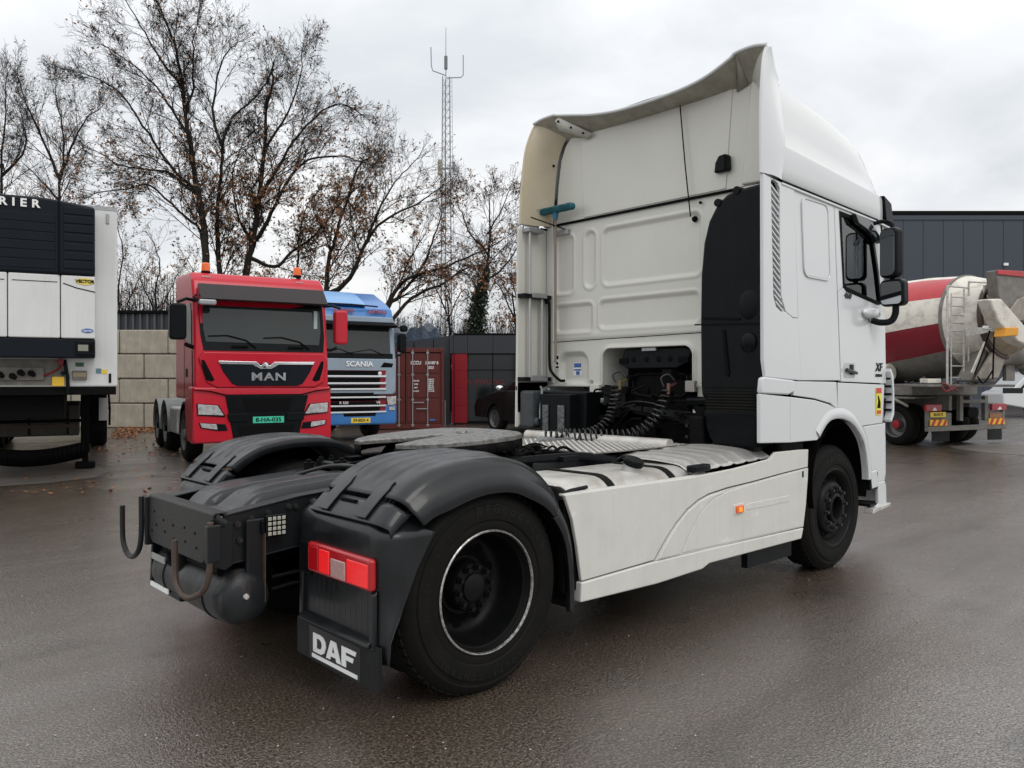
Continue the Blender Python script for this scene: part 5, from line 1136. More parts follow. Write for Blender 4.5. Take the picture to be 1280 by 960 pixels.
# ------------------------------------------------------------ blue tarpaulin bundle behind the container
TP = empty('tarpaulin_bundle', C(-3.35,33,0), hd(0), 'crumpled dark blue tarpaulin heap rising behind the container and the blue truck', 'tarpaulin')
rt = random.Random(5); m = MB()
tb = mat('blue_tarpaulin', (.035,.065,.11), .42, var=.8, vscale=3, vcol=(.015,.025,.045), bump=1, bscale=5, bdist=.1)
def tarp(u, v):
    x = -2.4+u*3.0; y = v*2.2; h = 3.55 + .30*math.sin(u*9+1)*math.sin(u*4) + .14*math.sin(v*7+u*13) + .08*math.sin(u*37+v*11)
    e = min(1, min(v, 1-v)*5)*min(1, min(u, 1-u)*7); return (x, y, max(0, h+.25)*(.0+e**.4))
m.grid(tarp, 60, 24).build('tarpaulin_sheet', tb, TP, ang=25)

# ------------------------------------------------------------ reefer trailer front at the left edge
def trailer():
    P = empty('refrigerated_trailer', C(-5.99,12.0), hd(28), 'white refrigerated semi-trailer with dark cooling unit, parked at the left edge', 'trailer')
    x0, x1, L_ = -2.55, 0, 13.2
    MB().box(x0,x1,.0,L_,1.46,4.17).build('box_body', TRW, P, bevel=.03, seg=3)
    MB().box(x0+.02,x1-.003,-.006,.0,4.12,4.175).build('top_trim', STEEL, P)
    MB().box(x0,x1-.02,.02,L_,1.34,1.46).build('floor_frame', DARK, P)
    # cooling unit
    U = MB().prism([(x0+.25,3.07),(x0+.25,4.14),(-.95,4.15),(-.74,4.13),(-.30,4.07),(-.30,3.07)], 'y', -.42, -.01).build('cooling_unit_hood', NAVYP, P, bevel=.04, seg=3)
    for i in range(7):
        z = 3.16+i*.13
        MB().box(-.70,-.315,-.435,-.42,z,z+.105).build('hood_louvre', NAVYP, U, bevel=.012)
    for i in range(6):
        z = 3.14+i*.13; MB().box(x0+.3,-.80,-.43,-.42,z,z+.118).build('hood_louvre', NAVYP, U, bevel=.008)
    MB().box(-.765,-.745,-.436,-.419,3.07,4.13).build('hood_post', GAP, U)
    text('brand_letters', 'CARRIER', .155, LETTER, P, (-1.48,-.45,4.035), FACE_SIDE, .003, .005, 1.05, space=1.7)
    for a, b in ((x0+.25,-1.385),(-1.375,-.745),(-.735,-.30)):
        q = MB().box(a,b,-.40,-.01,2.16,3.065).build('unit_door', TRW, P, bevel=.02, seg=3)
        MB().box(a+.05,b-.03,-.405,-.40,2.955,2.965).build('door_crease', GAP, q) if b < -.5 else MB().prism([(a+.03,2.94),(a+.2,2.88),(b,2.83),(b,2.845),(a+.2,2.895),(a+.03,2.955)], 'y', -.405, -.40).build('door_crease', GAP, q)
    s = MB().lathe([(.0001,.004),(.115,.004),(.12,0)], (0,0,0), (0,-1,0), 28); s = s.build('oval_badge', mat('badge_yellow', (.75,.60,.12), .4), P); s.location = (-.43,-.405,2.985); s.scale = (1.0,1,.42)
    text('badge_letters', 'VECTOR', .062, GAP, P, (-.43,-.412,2.985), FACE_SIDE, .002, .003, 1.0)
    s = MB().lathe([(.0001,.004),(.075,.004),(.078,0)], (0,0,0), (0,-1,0), 24).build('oval_badge', BLUEST, P); s.location = (-.40,-.405,2.275); s.scale = (1.0,1,.42)
    text('badge_letters', 'Carrier', .04, LETTER, P, (-.40,-.412,2.275), FACE_SIDE, .001, .001, 1.0)
    MB().box(x0+.25,-.30,-.38,-.01,1.88,2.155).build('unit_base', NAVYP, P, bevel=.02)
    s = MB().box(-.55,-.31,-.43,-.38,1.92,2.13).build('control_panel', BLACKP, P, bevel=.012); MB().box(-.52,-.39,-.434,-.43,1.98,2.07).build('control_display', mat('lcd_grey', (.22,.22,.17), .25), s); MB().box(-.375,-.325,-.434,-.43,1.96,2.09).build('control_keys', GAP, s)
    MB().box(x0+.1,-.70,-.03,-.004,1.49,1.86).build('coupling_panel', DUSTY, P, bevel=.005)
    pb = MB().box(x0+.3,-.96,-.08,-.03,1.56,1.745).build('socket_panel', DUSTY, P, bevel=.006)
    r6 = random.Random(2)
    for x, z in ((-1.5,1.64),(-1.35,1.62),(-1.25,1.67),(-1.12,1.66)):
        MB().cyl((x,-.08,z),(x,-.15,z), .045,.035, 12).ball((x+.03,-.14,z-.02), .035, 8).build('air_coupling', DARK, pb)
    MB().box(-.86,-.70,-.06,-.03,1.47,1.61).build('document_box', YEL, P, bevel=.01)
    MB().tube(spline([(-.73,-.06,1.80),(-.78,-.08,1.72),(-.88,-.09,1.66),(-.96,-.06,1.62)], 5), .014, 8).build('red_cable', CRIM, P); MB().cyl((-.75,-.04,1.83),(-.75,-.12,1.83), .045, n=14).build('red_coupling', CRIM, P)
    MB().tube([(-.70,-.05,1.86),(-.66,-.06,1.6),(-.655,-.05,1.35)], .025, 8).build('black_pipe', BLACKP, P)
    MB().cyl((-.72,-.04,1.66),(-.72,-.09,1.66), .03, n=12).build('black_knob', BLACKP, P)
    MB().box(-.60,-.41,-.06,-.004,1.56,1.70).build('vent_box', DUSTY, P, bevel=.01); MB().box(-.59,-.42,-.064,-.06,1.61,1.67).build('vent_label', mat('tan_label', (.35,.27,.16), .5), P)
    MB().box(-.56,-.45,-.01,-.004,1.76,1.82).build('green_label', mat('green_label', (.04,.12,.05), .5), P)
    MB().box(-.29,-.22,-.008,-.004,1.66,1.735).build('info_sticker', mat('teal_sticker', (.10,.20,.25), .4), P); MB().box(-.21,-.14,-.008,-.004,1.655,1.72).build('info_sticker', YPL, P)
    MB().box(-.12,-.085,-.02,-.004,1.52,1.66).build('marker_lamp', BLACKP, P, bevel=.006); MB().box(-.15,-.11,-.02,-.004,3.92,4.07).build('marker_lamp', STEEL, P, bevel=.006)
    # landing gear, box, wheels
    MB().box(x0+.05,-.72,.35,2.2,.98,1.335).build('kingpin_frame', DARK, P, bevel=.02); MB().box(x0+.3,-.9,2.3,7.0,1.05,1.335).build('chassis_frame', DARK, P, bevel=.02)
    for x in (-2.1,-.45):
        MB().box(x-.07,x+.07,2.4,2.55,.28,1.36).box(x-.05,x+.05,2.42,2.53,.1,.3).build('landing_leg', DARK, P, bevel=.01); MB().box(x-.16,x+.16,2.33,2.62,.02,.12).build('landing_foot', DARK, P, bevel=.02)
    MB().tube([(-2.1,2.47,.85),(-.45,2.47,.85)], .03, 8).build('landing_shaft', DARK, P)
    bx = MB().box(x0+.15,-.55,3.1,3.9,.55,1.12).build('pallet_box', mat('dirty_grey_box', (.06,.057,.05), .6, var=.8, vscale=7, vcol=(.03,.027,.022), streak=.4), P, bevel=.03)
    MB().box(x0+.2,-.6,3.05,3.1,.70,.76).build('box_rail', RUST, bx)
    for i in range(3): MB().box(x0+.6+i*.6,x0+.63+i*.6,3.07,3.1,.58,1.10).build('box_strap', DARK, bx)
    ds = MB()
    for i in range(22): ds.add([(x0+.55+i*.07+.0,2.2,.48-.10*math.sin(i/21*math.pi)),(x0+.62+i*.07,2.2,.48-.10*math.sin((i+1)/21*math.pi)),(x0+.62+i*.07,2.25,.20-.10*math.sin((i+1)/21*math.pi)),(x0+.55+i*.07,2.25,.20-.10*math.sin(i/21*math.pi))], [(0,1,2,3)])
    ds.build('hanging_rubber_guard', DARK, P, solid=.03)
    for yy in (8.2, 9.5, 10.8):
        for s in (-1, 1): rwheel(P, -1.275+s*1.25, yy, s, rm='deep', w=.38)
    MB().box(-.42,-.03,7.55,7.57,.35,1.3).build('mud_flap', DARK, P); MB().box(-.20,-.01,7.5,7.52,.62,1.15).build('grey_guard', mat('pale_guard', (.38,.39,.39), .5), P)
    MB().box(-1.9,-.6,7.0,11.5,.6,1.0).build('bogie', DARK, P, bevel=.05)
    MB().cyl((-.0,7.7,.9),(-.0,8.0,.9), .03).tube([(.02,7.6,.5),(.03,7.6,.9),(.0,7.6,1.3)], .025, 8).build('side_marker_stalk', DARK, P)
trailer()

# ------------------------------------------------------------ block wall, block by block
WL = empty('block_wall', C(-13.1,26), hd(0), 'stacked grey concrete block wall between trailer and red truck', 'wall')
rb = random.Random(11); proto = {}
for r_ in range(4):
    for i in range(-2, 5):
        a = i*1.6 - (.63 if r_ % 2 == 0 else -.16) + (.0); ln = 1.6
        if a > 6: continue
        key = rb.randrange(3)
        if key not in proto:
            def blk(k):
                m = MB(); rq = random.Random(k); c = .035
                return m.box(-.79,.79,-.39,.39,-.39,.39).build('concrete_block', CONC, WL, bevel=.035, seg=2)
            o = proto[key] = blk(key)
        else: o = dup(proto[key])
        o.location = (a+.8, .4+rb.uniform(-.015,.03), .40+r_*.8125); o.rotation_euler = (rb.uniform(-.006,.006), 0, rb.uniform(-.008,.008)+ (math.pi if rb.random() < .5 else 0))
# shed behind the wall
SH = empty('shed', C(-17,29.5), hd(0), 'low dark corrugated shed roofline showing above the concrete block wall', 'shed')
MB().box(-6,8.0,.3,7,0,4.1).build('wall', ANTH, SH)
rib = MB().box(-.04,.04,.24,.3,0,4.08).build('wall_rib', mat('rib_grey', (.06,.065,.07), .5), SH); rib.location = (-5.9,0,0)
for i in range(1, 52): dup(rib, (-5.9+i*.27,0,0))
MB().box(-6.1,8.1,.15,7.1,4.08,4.2).build('roof', GAP, SH, bevel=.02)

# ------------------------------------------------------------ anthracite showroom with crimson column
B = empty('showroom', C(-2.2,28), hd(0), 'low anthracite showroom with a crimson panelled column and dark glazing', 'building')
MB().box(.12,9,.14,8,.0,3.15).build('core', ANTH, B)
MB().box(.10,9.05,-.02,8.1,3.17,3.235).build('roof_edge', GAP, B, bevel=.01)
for a, b in ((.0,.12),(.13,.62),(.63,1.525),(1.535,2.43),(2.44,3.33),(3.34,4.23),(4.24,5.2),(5.21,6.2)): MB().box(a,b,.0,.14,2.52,3.17).build('fascia_panel', ANTH, B, bevel=.004)
for i in range(4):
    MB().box(.16,.615,.02,.16,.06+i*.615,.06+i*.615+.608).build('crimson_panel', CRIM, B, bevel=.006)
    MB().box(.06,.14,.05,.9,.06+i*.615,.06+i*.615+.608).build('crimson_panel', CRIM, B, bevel=.006)
for a, b in ((.66,1.50),(1.53,2.40),(2.43,3.3),(3.33,4.2),(4.23,5.2)):
    MB().box(a,b,.10,.12,1.95,2.48).build('window_pane', GLZ, B); MB().box(a,b,.10,.12,.12,1.92).build('window_pane', GLZ, B)
    MB().box(b,b+.03,.06,.13,.1,2.5).build('window_frame', GAP, B)
MB().box(.62,6,.05,.13,2.48,2.515).box(.62,6,.06,.13,1.92,1.95).box(.62,6,.06,.13,.05,.12).build('window_frame', GAP, B, kind='stuff')
o = text('sign_reflection_letters', 'VOLVO CARS  A', .24, mat('sign_reflection_red', (.10,.006,.01), .5), B, (1.35,.095,1.50), FACE_SIDE, .002, .003, -1.0) if False else text('sign_reflection_letters', 'DOUWE A', .24, mat('sign_reflection_red', (.12,.006,.01), .5), B, (1.25,.095,1.50), FACE_SIDE, .002, .003, -1.15)  # a sign's reflection in the glazing, modelled as dim reversed red letters
# side wing receding to the left
MB().prism([(-.01,0),(-.01,3.15),(-3.6,2.72),(-6.5,2.5),(-6.5,0)], 'y', .2, .5, Matrix.Rotation(R(0),4,'Z')).build('side_wing', ANTH, B)
for x in (-.6,-1.3,-2.2,-3.2): MB().box(x-.01,x+.01,.185,.2,0,lerp([(-6.5,2.45),(-3.6,2.66),(0,3.1)], x)).build('panel_joint', GAP, B)
MB().tube([(-.15,-.3,.0),(-.15,-.3,.85),(-.45,-.3,.85)], .02, 8).build('hand_rail', STEEL, B)

# ------------------------------------------------------------ black car parked by the showroom
def black_car():
    P = empty('parked_car', C(-1.06,24.7), hd(-55), 'black car parked between the showroom glazing and the white cab', 'car')
    prof = [(-.15,.35),(-.2,.62),(-.08,.80),(.35,.92),(.95,1.02),(1.5,1.42),(2.0,1.50),(2.9,1.46),(3.8,1.15),(4.3,1.05),(4.35,.5),(4.2,.3),(3.75,.3)] + [(3.45+.34*math.cos(R(a)),.34+.36*math.sin(R(a))) for a in range(0,181,20)] + [(1.1,.3)] + [(.72+.34*math.cos(R(a)),.34+.36*math.sin(R(a))) for a in range(0,181,20)]
    P.scale = (1.22,1.22,1.22)
    CB = mat('black_car_paint', (.004,.0045,.005), .2, spec=.3, coat=.25)
    low = [p for p in prof if p[1] < 1.06]; low = [q for q in low]
    i_ = [k for k, p in enumerate(prof) if p == (.95,1.02)][0]
    low = prof[:i_+1] + [(3.85,1.10)] + prof[i_+5:]
    MB().prism(low, 'y', 0, 1.8).build('body', CB, P, bevel=.09, seg=4)
    def gh(y, k): return [(1.0+k*.10, y, 1.0),(1.55+k*.12, y, 1.40),(2.0, y, 1.49),(2.9, y, 1.45),(3.55-k*.1, y, 1.2),(3.9-k*.1, y, 1.07)]
    rows = [gh(.06,0), gh(.13,0), gh(.30,1), gh(.9,1.2), gh(1.5,1), gh(1.67,0), gh(1.74,0)]
    vs = [(p[0], p[1], p[2]+(0 if 0 < r < 6 else -.0)) for r, row in enumerate(rows) for p in row]
    vs = [((x, y+( .10 if z > 1.3 else 0)*(1 if y < .5 else -1 if y > 1.3 else 0), z)) for x, y, z in vs]
    MB().add(vs, [(r*6+c, (r+1)*6+c, (r+1)*6+c+1, r*6+c+1) for r in range(6) for c in range(5)]+[tuple(range(6)), tuple(range(41, 35, -1))]).build('greenhouse', CB, P, bevel=.02)
    for y0, y1, s_ in ((.052,.152,-1),(1.748,1.648,1)):
        for q in ([(1.18,1.04),(1.60,1.36),(2.0,1.43),(2.03,1.04)], [(2.10,1.04),(2.08,1.43),(2.8,1.39),(3.35,1.15),(3.3,1.05)]):
            lo_, hi_ = 1.0, 1.40
            vv = [(x, y0+(y1-y0)*min(1,max(0,(z-lo_)/(hi_-lo_)))+s_*.008, z) for x, z in q]; MB().add(vv, [tuple(range(len(vv)))]).build('side_window', GLZ, P, solid=.004)
    MB().add([(1.06,.30,1.045),(1.60,.40,1.405),(1.60,1.40,1.405),(1.06,1.50,1.045)], [(0,1,2,3)]).build('windscreen', GLZ, P, solid=.01)
    for x in (.72, 3.45):
        for y, s in ((.02,-1),(1.78,1)):
            W = empty('wheel', (x,y,.33), parent=P)
            MB().lathe([(.22,0),(.30,.0),(.33,-.04),(.33,-.18),(.3,-.22)], (0,0,0), (0,s,0), 28).build('tyre', RUBBER, W)
            MB().lathe([(.225,-.01),(.215,.0),(.2,-.02),(.17,-.09),(.0001,-.09)], (0,0,0), (0,s,0), 28).build('rim', RIMD2, W)
            sp = MB()
            for k in range(7): sp.box(-.012,.012,s*-.06-.01,s*-.06+.01,.03,.21, Matrix.Rotation(2*math.pi*k/7, 4, 'Y'))
            sp.build('spokes', RIMD2, W)
    MB().ball((1.15,-.12,1.10), .1, 8, 1, 1, .65).build('door_mirror', CHROME, P)
    MB().box(-.19,.05,.15,.5,.62,.74).build('headlamp', HEAD, P, bevel=.03); MB().box(-.19,.05,1.3,1.65,.62,.74).build('headlamp', HEAD, P, bevel=.03)
black_car()

# ------------------------------------------------------------ large navy clad hall
H = empty('warehouse', C(20,45), hd(0), 'large windowless navy blue clad warehouse behind the mixer truck', 'building')
MB().box(-9,40,.1,30,0,11.0).build('hall_core', NAVY, H)
MB().box(-9.1,40.1,-.02,30.1,10.95,11.22).build('roof_edge', GAP, H)
MB().box(-9.1,40.1,-.05,.08,10.7,10.95).build('roof_flashing', NAVY, H, bevel=.01)
pn = MB().box(.008,1.132,0,.1,0,10.7).build('cladding_panel', NAVY, H, bevel=.012); pn.location = (-8,0,0)
for i in range(1, 27): dup(pn, (-8+i*1.14, 0, 0))
MB().box(7.95,8.2,-.1,-.02,8.1,8.25).build('wall_lamp', LETTER, H)

# ------------------------------------------------------------ concrete mixer truck
def mixer():
    P = empty('mixer_truck', C(9.6,18.3), hd(26), 'dirty concrete mixer truck with red and cream striped drum, seen from its rear left corner', 'truck')
    c2, s2, c1, s1 = math.cos(R(26)), math.sin(R(26)), math.cos(R(20)), math.sin(R(20))
    def q(s, z, y=0.):         # outline measured on the tail plane, carried to a plane y metres in
        x0, d0 = 9.6+s*c1, 18.3+s*s1; k = x0/d0; v = (z-1.549)/d0
        sp = (k*(18.3+y*c2)-9.6+y*s2)/(c2-k*s2); return (sp, 1.549+v*(18.3+sp*s2+y*c2))
    def q3(s, y, z): a_ = q(s, z, y); return (a_[0], y, a_[1])
    def qp(pts, y, d, name, m, par=None, **k): return MB().prism([q(a_, b_, y) for a_, b_ in pts], 'y', y, y+d).build(name, m, par or P, **k)
    d = Vector((0,-.998,.07)).normalized(); A = Vector((1.25,-.22,2.90)) - d*3.9
    prof = [(.75,0),(1.05,.4),(1.2,.9),(1.28,1.5),(1.29,2.3),(1.24,3.1),(1.13,3.9)]
    D = empty('mixing_drum', (0,0,0), parent=P)
    a0 = Vector((0,0,1)); a0 = (a0-d*a0.dot(d)).normalized(); b0 = d.cross(a0)
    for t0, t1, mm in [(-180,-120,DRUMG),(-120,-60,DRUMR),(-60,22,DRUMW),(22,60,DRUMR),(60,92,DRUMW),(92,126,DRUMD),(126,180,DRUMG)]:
        m = MB(); vs = []; nA = 10
        for i in range(nA+1):
            for r, h in prof:
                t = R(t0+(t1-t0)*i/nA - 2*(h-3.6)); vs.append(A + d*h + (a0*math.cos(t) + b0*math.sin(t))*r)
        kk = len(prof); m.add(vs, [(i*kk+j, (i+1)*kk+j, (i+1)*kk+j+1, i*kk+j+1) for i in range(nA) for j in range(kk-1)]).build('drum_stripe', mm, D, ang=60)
    MB().lathe([(.0001,0),(.75,0)], A, d, 36).build('drum_front', DRUMG, D)
    MB().lathe([(1.13,3.9),(1.155,3.9),(1.155,3.96),(1.12,3.97)], A, d, 40).build('drum_ring', DUSTY, D)
    MB().lathe([(1.12,3.97),(1.06,4.15),(.95,4.45),(.86,4.66)], A, d, 40).build('rear_cone', DRUMW, D)
    MB().lathe([(.86,4.66),(.92,4.66),(.92,4.76),(.86,4.76)], A, d, 40).build('roller_ring', RUST, D)
    MB().lathe([(.84,4.76),(.72,4.92),(.64,5.0),(.60,5.02)], A, d, 32).build('drum_mouth', mat('mouth_tan', (.34,.27,.19), .6, var=.8, vscale=7, vcol=(.16,.13,.1)), D)
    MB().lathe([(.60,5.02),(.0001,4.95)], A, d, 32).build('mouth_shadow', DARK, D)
    # hopper, funnel and chutes at the tail
    hp = qp([(2.20,4.22),(3.6,4.22),(3.6,3.2),(3.1,2.95),(2.75,3.05),(2.45,3.35),(2.30,3.62)], -1.6, .25, 'hopper', DUSTY, bevel=.03)
    qp([(2.26,4.23),(3.6,4.24),(3.6,4.08),(2.26,4.12)], -1.63, .03, 'hopper_band', DRUMR, hp, bevel=.01)
    qp([(2.95,3.55),(3.6,3.75),(3.6,3.05),(2.75,3.0),(2.6,3.2)], -1.65, .05, 'hopper_apron', mat('pale_dusty', (.32,.29,.25), .6, var=.8, vscale=6, vcol=(.17,.15,.13)), hp, bevel=.02)
    qp([(1.98,3.52),(2.40,3.54),(3.35,2.78),(3.3,2.4),(2.95,2.50),(2.3,2.95)], -2.0, .3, 'chute', DRUMW, bevel=.05, seg=3)
    qp([(1.35,1.55),(1.9,2.45),(2.35,2.72),(2.75,2.60),(2.2,1.5)], -.95, .35, 'fold_down_chute', DUSTY, bevel=.04, seg=3)
    qp([(1.60,1.58),(2.2,2.35),(2.62,2.55),(2.66,2.3),(2.3,1.6)], -1.1, .1, 'chute_cover', MATS['pale_dusty'], bevel=.04, seg=3)
    qp([(1.42,1.75),(1.85,2.5),(1.92,2.46),(1.5,1.7)], -1.15, .05, 'chute_rib', DRUMW, bevel=.02)
    qp([(2.50,2.62),(2.96,2.66),(2.96,2.86),(2.56,2.84)], -2.05, .25, 'warning_box', mat('amber_box', (.7,.30,.01), .4), bevel=.02)
    MB().tube([q3(2.1,-.9,2.0), q3(2.6,-1.0,2.2), q3(3.5,-1.0,2.15)], [.12,.24,.26], 18).build('chute_barrel', DUSTY, P)
    for s_, z in ((3.2,1.85),(2.9,2.0)): MB().cyl(q3(s_,-1.0,z), q3(s_+.35,-.9,z), .16, n=18).build('hydraulic_motor', DUSTY, P, bevel=.01)
    qp([(2.55,1.95),(2.85,1.97),(2.85,1.55),(2.55,1.55)], -1.0, .1, 'pump_box', DUSTY, bevel=.02)
    # ladder and platform rails
    lad = empty('ladder', (0,0,0), parent=P); yl = -.70
    for x, z1, r in ((.64,3.77,.026),(1.16,3.72,.020),(.76,3.60,.016)): MB().cyl(q3(x,yl,1.42), q3(x,yl,z1), r, n=10).build('ladder_rail', STEELW, lad)
    a_, b_ = q3(.76,yl,0), q3(1.16,yl,0)
    st = MB().cyl((a_[0],yl,0),(b_[0],yl,0), .016, n=8).build('ladder_rung', STEELW, lad); st.location = (0,0,1.62)
    for z in (1.88,2.15,2.41,2.66,2.84,3.02,3.22,3.42): dup(st, (0,0,z))
    rl = empty('guard_rail', (0,0,0), parent=P)
    for p0, p1 in (((1.31,yl,1.5),(1.31,yl,3.90)),((.64,yl,3.77),(1.31,yl,3.75)),((1.31,yl,3.90),(1.95,-1.2,3.90)),((1.31,yl,3.30),(2.2,-1.3,3.33)),((1.80,-1.0,3.84),(1.80,-1.0,2.80)),((2.25,-1.3,3.84),(2.1,-1.3,3.33)),((1.95,-1.2,3.9),(2.3,-1.3,3.86))):
        MB().cyl(q3(*p0), q3(*p1), .020, n=8).build('rail_tube', STEELW, rl)
    qp([(1.33,2.80),(2.2,2.86),(2.7,2.84),(2.6,2.70),(2.1,2.74),(1.33,2.60)], -1.28, .08, 'platform', STEELW, bevel=.006)
    qp([(1.78,2.87),(2.30,2.87),(2.30,2.80),(1.78,2.80)], -1.30, .015, 'name_strip', LETTER)
    text('name_letters', 'STETTER', .048, GAP, P, (q(2.05,2.835,-1.305)[0],-1.303,q(2.05,2.835,-1.305)[1]), FACE_SIDE, .001, .001, 1)
    for p in ([(2.0,-1.3,2.75),(1.75,-1.25,2.2),(1.5,-1.2,1.7)], [(2.15,-1.3,2.7),(2.12,-1.3,2.2),(2.1,-1.2,1.6)], [(1.6,-1.2,1.65),(1.8,-1.25,1.5),(2.1,-1.2,1.8)], [(1.95,-1.2,3.45),(1.85,-1.2,3.6),(2.1,-1.25,3.72)]): MB().tube([q3(*v) for v in spline(p, 6)], .018, 7).build('hydraulic_hose', DARK, P)
    # chassis
    qp([(.02,1.47),(2.85,1.46),(2.85,1.40),(.02,1.41)], -.85, 1.3, 'rear_deck', DUSTY, bevel=.01)
    MB().box(.05,2.45,.4,7.5,1.20,1.45).build('sub_frame', DUSTY, P, bevel=.02)
    for k_ in (0, 1): MB().box(.8+k_*.75,.9+k_*.75,.0,7.5,.85,1.2).build('frame_rail', DUSTY, P)
    MB().tube([(-.05,3.4,1.15),(-.05,.9,1.15),(-.05,.45,.95)], .035, 6).build('mudguard_edge', MATS['pale_dusty'], P)
    MB().prism([(.3,1.12),(1.7,1.12),(1.7,1.17),(.2,1.17)], 'x', -.05, .7).build('mudguard', DUSTY, P, bevel=.01)
    wt = MB().cyl((.18,1.1,1.75),(.18,4.2,1.65), .22, n=24).build('water_tank', DRUMW, P, bevel=.02)
    for y in (1.5, 2.8): MB().lathe([(.222,-.03),(.23,-.03),(.23,.03),(.222,.03)], (.18,y,1.735), (0,1,-.03), 24).build('tank_strap', DARK, wt)
    mx_ = MB(); r7 = random.Random(8)
    for i in range(34):
        x = r7.uniform(.1,1.9); y = r7.uniform(-.8,.9); z = r7.uniform(1.46,1.62); s = r7.uniform(.02,.06)
        mx_.box(x-s,x+s,y-s,y+s,z-s*.6,z+s*.6) if i % 2 else mx_.cyl((x,y,z),(x+s*3,y,z+s), s*.5, n=8)
    mx_.build('deck_clutter', DUSTY, P, kind='stuff')
    for p in ([(.45,-.87,1.42),(.6,-.9,1.30),(.8,-.9,1.38),(.95,-.88,1.32)], [(.5,-.87,1.50),(.65,-.9,1.44),(.75,-.9,1.34),(.9,-.88,1.42)]): MB().tube([q3(*v) for v in spline(p, 5)], .026, 7).build('red_chain', mat('faded_red', (.20,.03,.03), .5, var=.6, vscale=20), P)
    qp([(.05,1.60),(.45,1.60),(.45,1.50),(.05,1.50)], -.87, .2, 'light_box', DRUMW, bevel=.01)
    # underrun bar with lamps, chevrons and plates
    W2 = q(2.5, .4)[0]
    MB().box(.0,W2,-.05,.05,.37,.49).build('underrun_bar', DUSTY, P, bevel=.012)
    qp([(.02,.49),(.13,.49),(.13,1.0),(.02,1.0)], -.02, .07, 'bar_bracket', DUSTY, bevel=.01); qp([(2.42,.49),(2.5,.49),(2.5,1.0),(2.42,1.0)], -.02, .07, 'bar_bracket', DUSTY, bevel=.01)
    qp([(.13,.66),(.62,.66),(.62,.76),(.13,.76)], -.01, .03, 'bar_panel', DUSTY); qp([(.5,.49),(.78,.49),(.78,.80),(.5,.80)], .0, .06, 'bar_panel', DUSTY, bevel=.01); qp([(1.93,.64),(2.42,.64),(2.42,.8),(1.93,.8)], -.01, .03, 'bar_panel', DUSTY)
    for a in (.0, 2.08):
        lb = qp([(a,.84),(a+.48,.84),(a+.48,1.0),(a,1.0)], -.09, .07, 'tail_lamp', mat('tail_red_dull', (.35,.01,.02), .3, coat=.4), bevel=.015)
        qp([(a+.18,.855),(a+.32,.855),(a+.30,.90),(a+.26,.93)], -.098, .008, 'lamp_triangle', LETTER, lb)
    for a in (.12, 1.97):
        cp = qp([(a,.50),(a+.52,.50),(a+.52,.645),(a,.645)], -.065, .015, 'chevron_board', YEL)
        for i in range(3):
            x = a+.02+i*.18; qq = [(x,.502),(x+.09,.502),(x+.17,.643),(x+.08,.643)]; qp([(min(max(u_,a),a+.52),z) for u_, z in qq], -.068, .003, 'chevron_stripe', CHR, cp)
    pl = qp([(.13,.70),(.60,.70),(.60,.82),(.13,.82)], -.05, .02, 'number_plate', YPL); text('plate_letters', 'BX-RV-72', .085, GAP, pl, (q(.365,.76,-.05)[0],-.052,.76), FACE_SIDE, .001, .002, .9)
    qp([(2.0,.66),(2.4,.66),(2.4,.78),(2.0,.78)], -.03, .015, 'tarnished_plate', mat('rusty_plate', (.30,.14,.07), .6))
    for pts in ([(1.05,.6),(1.15,.6),(1.15,1.2),(1.05,1.2)], [(1.85,.6),(1.95,.6),(1.95,1.2),(1.85,1.2)], [(1.05,1.02),(1.95,1.02),(1.95,1.10),(1.05,1.10)]): qp(pts, -.03-.01*(pts[0][1] > 1), .1, 'tow_frame', DUSTY, bevel=.01)
    qp(rrect(1.30,1.65,.68,.92,.08), -.08, .18, 'tow_coupling', DARK, bevel=.02)
    qp([(.18,.13),(.72,.13),(.72,.40),(.18,.40)], .3, .02, 'mud_flap', RUBFLAP); qp([(1.95,.13),(2.4,.13),(2.4,.40),(1.95,.40)], .3, .02, 'mud_flap', RUBFLAP)
    for yy in (.85, 2.2, 5.9):
        for s in (-1, 1):
            rwheel(P, 1.25+s*1.24, yy, s, rm='deep', hub=MATS.get('hub_red') or mat('hub_red', (.30,.015,.02), .4)); rwheel(P, 1.25+s*.90, yy, s)
    MB().cyl((.1,.85,.5),(2.4,.85,.5), .09).build('axle', DARK, P)
    MB().prism([(6.9,.95),(8.85,.55),(8.9,1.5),(8.8,2.1),(8.5,2.95),(8.2,3.05),(6.95,3.05)], 'x', .02, 2.48).build('cab', DRUMW, P, bevel=.08, seg=3)
    MB().prism([(8.83,1.98),(8.83,2.0),(8.56,2.82),(8.50,2.82),(8.76,1.98)], 'x', .2, 2.3).build('windscreen', DGLASS, P)
    for x in (.01, 2.485): MB().prism([(7.75,1.95),(8.55,1.95),(8.38,2.7),(7.75,2.7)], 'x', x, x+.006).build('side_window', DGLASS, P)
STEELW = mat('pale_scratched_steel', (.62,.61,.58), .5, metal=.2, var=.7, vscale=14, vcol=(.28,.26,.23))
mixer()

